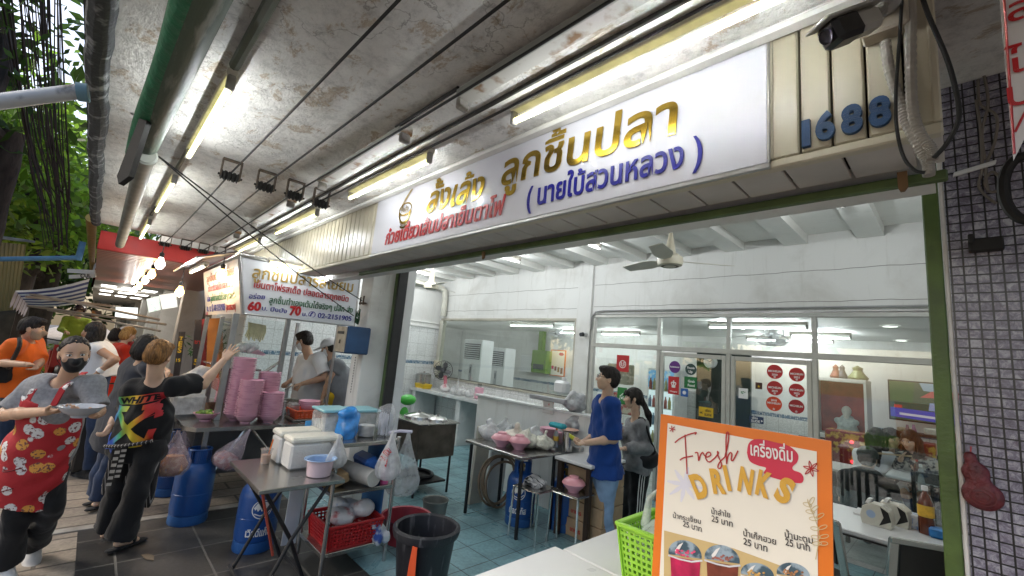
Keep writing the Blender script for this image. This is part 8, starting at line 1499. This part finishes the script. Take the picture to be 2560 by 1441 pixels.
rr=ramp(n,L,ad.outputs[0],[(.50,(1,1,1)),(.53,(0,0,0))]); L.new(mixc(n,L,rr.outputs[0],(.36,.012,.018),inner),b_.inputs['Base Color']); b_.inputs['Roughness'].default_value=.8; bumpn(n,L,noise(n,L,tc.outputs['Object'],30,4),b_,.25,.01); M_apron=m
sm=(J['SL']+J['SR'])/2; hm=(J['HL']+J['HR'])/2; ft=g.ft; up=g.up
pr=g.torso(.034,w=.80)[:3]+[cap(hm+up*.2,hm-up*.24,.135,.178,flat=1,sq=(ft,.95),k=.08)]
ap=org('apron',pr,M_apron,g.root,h=.0075,clips=[(sm-ft*.0,-ft),(sm-up*.07,up)],wr=.008,seed=9,wf=26)
b=MB()
for x in(-1,1):
    a=sm+g.side*x*.085-up*.08+ft*.125; pts=[a,sm+g.side*x*.085+up*.02+ft*.10,sm+g.side*x*.075+up*.055+ft*.03,sm+g.side*x*.05+up*.08-ft*.06]
    for i in range(3):
        p,q=pts[i],pts[i+1]; b.obox((p+q)/2,(q-p)/2*1.1,g.side*.02,nrm(np.cross(q-p,g.side))*.004,.002)
O('apron_strap',b,M_apron,ap)
b=MB(); lo=hm+up*.02
q=np.array([lo+g.side*t*.15+ft*(.195-.35*t*t)-up*.0 for t in np.linspace(-.75,.75,12)]); b.tube(q,.004,5); q2=q-up*.13; b.tube(q2,.003,5); O('pocket_seam',b,cloth('dark_red_binding',(.12,.01,.012)),ap)
g.trousers(M_blackt,e=.006,e2=.026,frac=1.9,seed=5,wr=.008); g.shoes(cloth('white_trainer',(.62,.6,.57),.12,9,.6))
b=MB(); up3=nrm(V(.05,-.05,1)); pr_=[(.0,-.042),(.035,-.042),(.04,-.03),(.075,-.012),(.098,.016),(.101,.02),(.094,.018),(.07,-.004),(.035,-.022),(0,-.025)]
b.lathe(pr_,bw+V(0,0,.01),36); one('soup_bowl',b,mat('grey_melamine',(.36,.38,.42),.25,0,.05,4),'grey melamine soup bowl held in both hands by the woman in the red apron','bowl')
# man in black T-shirt, back to the camera, hand on the cart post
J=joints(C1,head=(770,370,3.28),SL=(650,535,3.3),SR=(850,515,3.32),ER=(985,508,3.5),WR=(1088,392,3.62),EL=(618,655,3.45),WL=(690,690,3.55),HL=(625,800,3.36),HR=(735,790,3.3),KL=(580,1010,3.34),AL=(520,1215,3.33),KR=(662,1030,3.2),AR=(585,1255,3.16))
J['TL']=J['AL']+V(-.1,.03,0); J['TR']=J['AR']+V(-.06,.08,0)
p=Person('man with dyed brown hair in black T-shirt, back turned, hand on cart post',(J['AR'][0],J['AR'][1],0),J,V(-.95,.3,0),hf=V(-.9,.42,-.12),hup=V(0,.05,1),tone='b',h=.0085,bw=.78)
hp=C1(1128,345,3.66)
p.body(hands={'R':dict(d=nrm(hp-J['WR']),n=V(-.75,.6,-.1),t=V(-.2,-.5,.8),curl=.12,spread=.35,thumb=.1)},legs=True)
p.hair('short',M_hairb); p.shirt(M_black,sleeve=.8,e=.010,le=.030,drop=.085,seed=11,w=.80,wr=.009)
p.trousers(M_blackt,e=.014,e2=.046,frac=1.96,seed=12,wr=.009,waist=.10); p.shoes(M_black,'sandal',flip=True)
# print on the back of the shirt, striped waist apron with hanging ties
sm=(J['SL']+J['SR'])/2; hm=(J['HL']+J['HR'])/2; up=p.up; X=p.side; Bk=np.cross(X,up); o=sm-up*.19+Bk*.35-X*.025
m,n,L,b_=nodes('rainbow_print'); tc=n.new('ShaderNodeTexCoord'); dt=n.new('ShaderNodeVectorMath'); dt.operation='DOT_PRODUCT'; L.new(tc.outputs['Object'],dt.inputs[0]); dt.inputs[1].default_value=tuple(X)
base=float((o-np.array(p.root.location))@X); mr=n.new('ShaderNodeMapRange'); mr.inputs[1].default_value=base-.17; mr.inputs[2].default_value=base+.17; L.new(dt.outputs['Value'],mr.inputs[0])
r=ramp(n,L,mr.outputs[0],[(0,(.02,.08,.40)),(.22,(.03,.30,.10)),(.45,(.55,.50,.03)),(.6,(.65,.38,.02)),(.78,(.55,.03,.02)),(1,(.45,.02,.03))]); L.new(r.outputs[0],b_.inputs['Base Color']); b_.inputs['Roughness'].default_value=.6; M_rain=m
D=MB(); q=lambda x,y:o+X*x+up*y
D.poly([q(-.165,.10),q(.165,.10),q(.155,.165),q(-.165,.165)])
for s_ in(1,-1): D.poly([q(*z) for z in ((-.15*s_,-.20),(-.10*s_,-.215),(.155*s_,.035),(.11*s_,.06))])
for sx in(-1,1):
    for sy in(-1,1):
        cx,cy=.125*sx,-.075+.115*sy; D.poly([q(cx+sx*x,cy+sy*y) for x,y in((-.075,.045),(.05,.05),(.055,-.07),(.015,-.075),(.005,.005),(-.07,.008))])
pr_=decal('rainbow_print',D,M_rain,p.root,p.shirto,-Bk,.004,.018)
D=MB(); write(D,'WHITE',q(-.14,.108),X,up,width=.27,size=.066,off=.045,lift=0); decal('print_word',D,M_black,pr_,p.shirto,-Bk,.007,.018)
m,n,L,b_=nodes('pinstripe_cloth'); tc=n.new('ShaderNodeTexCoord'); wv=n.new('ShaderNodeTexWave'); wv.inputs['Scale'].default_value=18; wv.bands_direction='DIAGONAL'; wv.inputs['Distortion'].default_value=.6; L.new(mapping(n,L,tc.outputs['Object'],(1,1,.06)),wv.inputs[0]); r=ramp(n,L,wv.outputs['Fac'],[(.86,(.012,.012,.013)),(.95,(.33,.31,.30))]); L.new(r.outputs[0],b_.inputs['Base Color']); b_.inputs['Roughness'].default_value=.85; M_pin=m
ap=org('waist_apron',[cap(hm+up*.07,hm-up*.46,.155,.19,flat=2,sq=(p.ft,.85),k=.05)],M_pin,p.root,h=.009,clips=[(hm-p.ft*.03,-p.ft)],wr=.012,wf=30,seed=3)
b=MB(); b.tube(smooth([tuple(hm+X*x+Bk*(.175-.9*x*x*1.6)+up*.055) for x in np.linspace(-.17,.17,9)],24),.014,6); O('waist_tie',b,M_pin,ap)
for x,l in((-.03,.30),(.015,.24)):
    b=MB()
    for k in range(12):
        z0,z1=.05-l*k/12,.05-l*(k+1)/12; b.m=k%2; b.add([hm+X*(x-.02)+Bk*.185+up*z0,hm+X*(x+.02)+Bk*.19+up*z0,hm+X*(x+.02)+Bk*.19+up*z1,hm+X*(x-.02)+Bk*.185+up*z1],[(0,1,2,3)])
    O('hanging_tie',b,[M_black,cloth('pale_stripe_cloth',(.35,.34,.32))],ap,recalc=False)
# ================================================================ other people
C2=lambda x,y,d: P(400+x/4,700+y/4,d=d)
F_=lambda x,y,d: P(x,y,d=d)
M_jean=cloth('dark_blue_denim',(.025,.04,.08),.25,9); M_ljean=cloth('light_blue_denim',(.22,.33,.50),.2,9); M_white_c=cloth('white_cotton',(.66,.66,.66),.05,6); M_wmask=cloth('white_mask',(.68,.68,.68),.03,9,.7,.05)
IL=V(-.69,-.72,0); IR=-IL
# orange polo man
J=joints(C1,head=(160,238,4.5),SR=(72,320,4.36),SL=(170,312,4.72),ER=(-22,402,4.3),WR=(128,412,4.2),EL=(190,400,4.6),WL=(175,425,4.4),HR=(55,495,4.45),HL=(110,495,4.6),KR=(55,640,4.5),KL=(85,640,4.65),AR=(38,778,4.55),AL=(85,770,4.7))
fl=min(J['AR'][2],J['AL'][2])-.085
for q in('AR','AL'): J[q]=J[q]*V(1,1,0)+V(0,0,.085)
p=Person('man in bright orange polo shirt, tan mask and dark jeans at the left edge',(J['AR'][0],J['AR'][1],0),J,V(.1,1,0),hf=V(.25,.95,-.05),tone='a',h=.012); p.body(); p.hair('short'); p.facemask(cloth('tan_mask',(.30,.22,.15),.05,9))
p.shirt(cloth('orange_cotton',(.70,.13,.015),.1,6),sleeve=.85,le=.026,drop=.12,seed=21,w=.95); p.trousers(M_jean,e2=.03,seed=22); p.shoes(M_white_c)
b=MB(); a=C1(95,285,4.3); e=C1(40,430,4.3); b.tube(smooth([tuple(a),tuple(C1(92,330,4.22)),tuple(e)],12),.018,7); O('strap',b,M_blackw,p.root); c=C1(10,450,4.35); b=MB(); b.box(c+V(-.12,-.08,-.1),c+V(.08,.08,.1),.03); one('shoulder_bag',b,M_black,'black shoulder bag at the hip of the orange shirt man','bag')
# woman in white tank top
J=joints(C1,head=(452,258,4.65),SL=(478,338,4.55),SR=(432,335,4.85),EL=(560,388,4.5),WL=(478,450,4.42),ER=(415,410,4.9),WR=(430,450,4.7),HL=(478,468,4.6),HR=(432,468,4.75),KL=(470,620,4.6),KR=(432,620,4.75),AL=(470,760,4.6),AR=(435,750,4.75))
for q in('AR','AL'): J[q]=J[q]*V(1,1,0)+V(0,0,.085)
p=Person('woman in a white sleeveless top with a dark bob, hand on her hip',(J['AL'][0],J['AL'][1],0),J,V(-.8,-.55,0),hf=V(-.75,-.65,.12),sex='f',tone='c',h=.012); p.body(); p.hair('bob'); p.shirt(M_white_c,sleeve=0,drop=.02,seed=23,e=.012); p.trousers(M_jean,e=.012,e2=.016,seed=24); p.shoes(M_black)
b=MB(); d=nrm(J['WL']-J['EL']); b.cyl(J['WL']-d*.04,J['WL']-d*.005,.034,n=14); O('wrist_watch',b,M_wp,p.root)
# man bending behind the black shirt man
J=joints(C1,head=(718,335,3.85),SR=(735,420,3.8),SL=(640,440,3.95),ER=(760,520,3.85),WR=(800,470,4.0),EL=(615,560,3.9),WL=(540,700,3.7),HR=(610,720,3.85),HL=(570,730,3.95),KR=(545,900,3.85),KL=(515,900,3.95),AR=(470,1085,3.8),AL=(450,1095,3.9))
for q in('AR','AL'): J[q]=J[q]*V(1,1,0)+V(0,0,.085)
p=Person('dark haired person in dark grey leaning at the cart behind the black shirt man',(J['AR'][0],J['AR'][1],0),J,V(-.6,.7,0),hf=V(-.55,.75,-.25),tone='b',h=.011); p.body(); p.hair('bob'); p.shirt(cloth('charcoal_cotton',(.04,.042,.05),.3,7),sleeve=.9,le=.028,drop=.14,seed=25); p.trousers(M_jean,e2=.026,seed=26); p.shoes(M_black,'sandal',flip=True)
# red sweater woman, capped man at the far tables
def simple(lab,fn,head,sh,hip,kn,an,fwd,hf,top,bot,style,tone='b',sex='m',h=.016,hm=None,arm=None,sleeve=1.9,k=1.0,group=None,**kw):
    J={}; J['head']=np.array(head,float); s=nrm(np.cross(fwd,ZE)); sw=.16*k if sex=='f' else .185*k
    for x,g in(('R',1),('L',-1)):
        J['S'+x]=np.array(sh)+s*g*sw; J['H'+x]=np.array(hip)+s*g*.085*k; J['K'+x]=np.array(kn)+s*g*.11*k; J['A'+x]=np.array(an)+s*g*.1*k
        e,w_=(arm or {}).get(x,(np.array(sh)+s*g*(sw+.05)-V(0,0,.26)+fwd*.08,np.array(sh)+s*g*(sw-.03)-V(0,0,.30)+fwd*.32)); J['E'+x]=np.array(e); J['W'+x]=np.array(w_)
    p=Person(lab,(an[0],an[1],max(0,an[2]-.085)),J,fwd,hf=hf,sex=sex,tone=tone,h=h,k=k,group=group); p.body(); p.hair(style,hm,**kw); p.shirt(top,sleeve=sleeve,long=sleeve>1,drop=.12,seed=int(abs(head[0])*100)); p.trousers(bot,seed=3); p.shoes(M_black); return p
def seated(lab,c,fwd,top,style,z=0.0,hz=1.20,**k):
    """seated figure; c = seat centre on the floor plan, hz = eye height"""
    f=nrm(V(*fwd,0)); hf=k.pop('hf',f+V(0,0,-.25)); lean=k.pop('lean',.05); k.setdefault('bot',M_jean); c=V(c[0],c[1],z); return simple(lab,None,c+f*(lean*1.6+.04)+V(0,0,hz),c+f*lean+V(0,0,hz-.22),c-f*.02+V(0,0,.50),c+f*.40+V(0,0,.48),c+f*.42+V(0,0,.09),f,hf,top,k.pop('bot'),style,**k)
q=C1(582,262,6.9); seated('woman in a red sweater with blonde hair seated at the orange stall table',(q[0],q[1]),(-.3,.95),cloth('red_knit',(.50,.03,.012),.1,9),'bob',hz=q[2],hm=M_haird,sex='f',h=.016); q=C1(655,262,7.8); p=seated('man in a red shirt and white cap at the far stall table',(q[0],q[1]),(-.2,-.95),cloth('crimson_cotton',(.48,.015,.03),.1,9),'cap',hz=q[2],h=.018,sleeve=.8)
org('cap',[ell(p.q(0,-.015,.05),V(.09,.11,.085),p.R),sub(ell(p.q(0,0,-.06),V(.2,.2,.085),p.R)),cap(p.q(0,.09,.045),p.q(0,.17,.035),.05,.045,sq=(p.R[:,2],.2))],M_white_c,p.root,h=.012)
q=C1(550,265,7.2); seated('person in black with dark hair seated behind the red sweater woman',(q[0],q[1]),(-.9,.3),M_black,'bob',hz=q[2]-.02,h=.018)
q=C1(365,228,10.6); p=seated('scooter rider in a lime green jacket and dark visored helmet',(-14.9,q[1]),(.95,.1),cloth('lime_cloth',(.26,.36,.05),.1,9),'cap',hz=1.5,z=.0,h=.02); 
o_=V(*p.J['head']); org('helmet',[ell(p.q(0,-.01,.03),V(.12,.14,.125),p.R),sub(ell(p.q(0,.14,-.01),V(.09,.09,.055),p.R))],mat('dark_helmet',(.05,.03,.03),.2,0,.5,8,coat=.5),p.root,h=.014)
p.root.location=p.root.location+Vector((0,0,.32))
# cooks behind the cart
J=joints(C2,head=(1440,610,5.40),SL=(1590,790,5.30),SR=(1425,805,5.57),EL=(1660,975,5.24),WL=(1420,1040,5.14),ER=(1390,960,5.57),WR=(1290,1020,5.42),HL=(1560,1140,5.42),HR=(1440,1140,5.57),KL=(1540,1420,5.42),KR=(1430,1420,5.52),AL=(1520,1680,5.42),AR=(1420,1680,5.52))
p=Person('cook in a white T-shirt and white mask stirring noodles behind the cart',(J['AL'][0],J['AL'][1],.0),J,V(-.75,-.6,0),hf=V(-.78,-.62,-.3),tone='a',h=.0095); p.body(hands={'L':dict(curl=1.0,thumb=.8),'R':dict(curl=1.0,thumb=.8)}); p.hair('short'); p.facemask(M_wmask); p.shirt(M_white_c,sleeve=.8,le=.034,drop=.1,seed=31,w=1.0,wr=.007); p.trousers(M_black,seed=32)
J=joints(C2,head=(1690,680,5.37),SL=(1790,850,5.21),SR=(1690,830,5.53),EL=(1690,1010,5.17),WL=(1625,1180,5.15),ER=(1640,1000,5.55),WR=(1600,1150,5.45),HL=(1900,1190,5.25),HR=(1860,1190,5.47),KL=(1890,1450,5.25),KR=(1860,1450,5.45),AL=(1880,1700,5.25),AR=(1860,1700,5.45))
p=Person('helper in a white cap, mask and grey top with a yellow apron beside the cook',(J['AL'][0],J['AL'][1],0),J,V(-.7,-.65,0),hf=V(-.72,-.6,-.3),sex='f',tone='a',h=.0105); p.body(hands={'L':dict(curl=.9)}); p.hair('cap'); p.facemask(M_wmask); p.shirt(cloth('grey_cotton',(.17,.18,.19),.15,9),sleeve=.35,drop=.12,seed=33,wr=.008); p.trousers(M_black,seed=34)
org('cap',[ell(p.q(0,-.015,.045),V(.092,.112,.088),p.R),sub(ell(p.q(0,0,-.075),V(.2,.2,.085),p.R)),cap(p.q(0,.09,.03),p.q(0,.17,.015),.055,.05,sq=(p.R[:,2],.18))],M_white_c,p.root,h=.009)
hm=(J['HL']+J['HR'])/2; org('apron',[ell(hm+p.ft*.06+p.up*.08,V(.16,.16,.2),np.stack([p.side,p.ft,p.up],1))],cloth('yellow_apron',(.62,.40,.02),.08,6),p.root,h=.012,wr=.012)
# man in the blue T-shirt
J=joints(F_,head=(1519,948,4.1),SL=(1529,1012,4.0),SR=(1503,1010,4.26),EL=(1534,1098,3.98),WL=(1463,1108,3.92),ER=(1490,1090,4.3),WR=(1458,1106,4.14),HL=(1520,1190,4.05),HR=(1500,1190,4.2),KL=(1510,1295,4.04),KR=(1490,1292,4.18),AL=(1518,1395,4.06),AR=(1492,1388,4.18))
p=Person('young man in a blue T-shirt, glasses and light jeans looking up at the menu',(J['AL'][0],J['AL'][1],.0),J,IL,hf=V(-.72,-.68,.18),tone='b',h=.0085); p.body(hands={'L':dict(curl=.9,n=V(0,0,1),t=V(-.5,.6,.3)),'R':dict(curl=.9,n=V(0,0,1),t=V(-.5,-.6,.3))}); p.hair('short')
p.shirt(cloth('royal_blue_cotton',(.008,.042,.20),.12,6),sleeve=.98,le=.034,drop=-.045,skirt=.03,seed=41,wr=.008,w=.95); p.trousers(M_ljean,e=.016,e2=.034,seed=42,wr=.007); p.shoes(M_white_c)
q,R=p.q,p.R; b=MB()
for x in(-1,1): b.tube([q(x*.032+.021*math.cos(a),.1,.006+.017*math.sin(a)) for a in np.linspace(0,6.28,18)[:-1]],.0017,5,closed=True); b.tube([q(x*.053,.098,.008),q(x*.08,.0,.008)],.0016,5)
b.tube([q(-.011,.102,.008),q(.011,.102,.008)],.0015,5); O('glasses',b,M_blackw,p.root)
m_=MB(); sm=(J['SL']+J['SR'])/2; o=sm-p.up*.18-p.ft*.3-p.side*.03; write(m_,'SUMMER',o,-ZE if False else nrm(-p.up),nrm(-p.side) if False else nrm(np.cross(-p.ft,nrm(-p.up))),width=.3,size=.09,off=.03,center=False); decal('pale_back_print',m_,mat('pale_blue_print',(.40,.5,.5),.6),p.shirto,p.shirto,p.ft,.004) if False else None
c=(J['WL']+J['WR'])/2+nrm(V(-.69,-.72,0))*.10+V(0,0,.03); b=MB(); b.obox(c,nrm(V(-.69,-.72,.5))*.045,V(.5,-.48,0)*.07,V(0,0,.018),.004); one('yellow_packet',b,mat('yellow_green_pack',(.50,.50,.04),.4,0,.3,25,col2=(.1,.25,.05),thr=.6),'yellow and green packet in the hands of the blue shirt man','packet')
# woman in the grey sweater
J=joints(F_,head=(1582,996,4.72),SL=(1606,1062,4.62),SR=(1578,1058,4.86),EL=(1618,1118,4.6),WL=(1560,1122,4.5),ER=(1570,1110,4.86),WR=(1553,1075,4.68),HL=(1603,1165,4.68),HR=(1582,1165,4.80),KL=(1592,1255,4.66),KR=(1572,1255,4.78),AL=(1590,1338,4.68),AR=(1568,1335,4.8))
p=Person('young woman in grey sweater and black track trousers with white stripes, black ponytail',(J['AL'][0],J['AL'][1],0),J,IL,hf=V(-.74,-.66,-.02),sex='f',tone='b',h=.0095,k=.95); p.body(); p.hair('tail',len_=.26,back=nrm(V(.35,.3,-1)))
p.shirt(cloth('grey_knit',(.20,.20,.205),.15,30),sleeve=1.92,long=True,le=.026,drop=.02,seed=43,wr=.010); tr=p.trousers(M_black,e=.02,e2=.045,frac=1.98,seed=44); p.shoes(M_white_c)
m_=MB(); near=nrm(V(.70,-.70,0)); 
for k in range(3):
    off=IL*(.025*(k-1)+.01); m_.ribbon(np.array([[0,0],[0,-.28],[0,-.52],[0,-.78]]),.010,J['HL']+near*.3+off+V(0,0,-.02),IR,ZE)
decal('white_stripe',m_,mat('white_print',(1,1,1)),p.root,tr,-near,.004,.05)
c=J['HL']+near*.10+V(.02,.03,.10); t=T('crossbody_bag','black crescent shoulder bag worn by the grey sweater woman','bag',c); org('pouch',[ell(c,V(.13,.06,.11),np.stack([IR,near,ZE],1),.03),sub(ell(c+V(0,0,.13)+IL*.02,V(.1,.2,.1),np.stack([IR,near,ZE],1),.02))],cloth('black_nylon',(.012,.012,.014),.2,9,.4),t,h=.01)
b=MB(); b.tube(smooth([tuple(c+IR*.09+V(0,0,.06)),tuple(J['SL']+IR*.05+V(0,0,-.1)+near*.08),tuple(J['SL']+V(0,0,.065)),tuple(J['SR']+IL*.05+V(0,0,.0))],16),.012,6); O('strap',b,M_black,t)
c=J['WR']+IL*.04+V(0,0,-.0); b=MB(); b.lathe([(0,-.05),(.028,-.05),(.036,.06),(.038,.062),(0,.064)],c,16); one('clear_cup',b,film('cup_film',(1,1,1)),'clear plastic cup held up by the grey sweater woman','cup')
# diners behind the glass
q=P(2303,1104,y=7.3); p=seated('young woman with long brown hair eating with chopsticks behind the glass',(q[0],q[1]+.05),(-.45,-.9),cloth('plaid_cloth',(.45,.42,.38),.3,22,c2=(.03,.03,.04),thr=.5),'long',z=.0,hz=q[2],sex='f',h=.012,len_=.26,hm=hairmat('brown_black_hair',(.012,.007,.005),(.06,.035,.025)),arm={'R':(q+V(-.25,-.1,-.42),q+V(-.16,-.38,-.20)),'L':(q+V(.22,-.1,-.42),q+V(.0,-.35,-.32))},lean=.1)
b=MB(); w_=p.J['WR']; b.tube([w_+V(.10,-.05,.06),w_+V(-.20,-.06,.03)],.004,5); b.tube([w_+V(.10,-.06,.05),w_+V(-.2,-.07,.02)],.004,5); one('chopsticks',b,mat('wood_chopstick',(.55,.4,.22),.5),'pair of wooden chopsticks in the hand of the brown haired girl','chopsticks')
q=P(2178,1092,y=7.15); seated('woman with straight black hair in a white shirt, back turned, behind the glass',(q[0],q[1]),(.5,-.8),M_white_c,'long',hz=q[2],sex='f',h=.014,len_=.3,hf=V(.5,.8,-.2)); q=P(2212,1092,y=7.5); seated('second dark haired woman beside the one in white, facing away',(q[0],q[1]),(.6,-.7),cloth('dark_grey_cotton',(.05,.05,.055),.2),'long',hz=q[2],sex='f',h=.015,len_=.25)
q=P(2160,1150,y=6.0); p=seated('man in a black cap and black shirt seated with his back to the glass',(q[0],q[1]),(.15,.98),M_black,'short',hz=q[2],h=.012,sleeve=.8,hf=V(.1,.95,-.15))
org('cap',[ell(p.q(0,-.015,.045),V(.093,.114,.09),p.R),sub(ell(p.q(0,0,-.075),V(.2,.2,.09),p.R)),cap(p.q(0,.09,.03),p.q(0,.18,.015),.055,.05,sq=(p.R[:,2],.18))],cloth('black_green_cap',(.012,.022,.018),.2),p.root,h=.01)
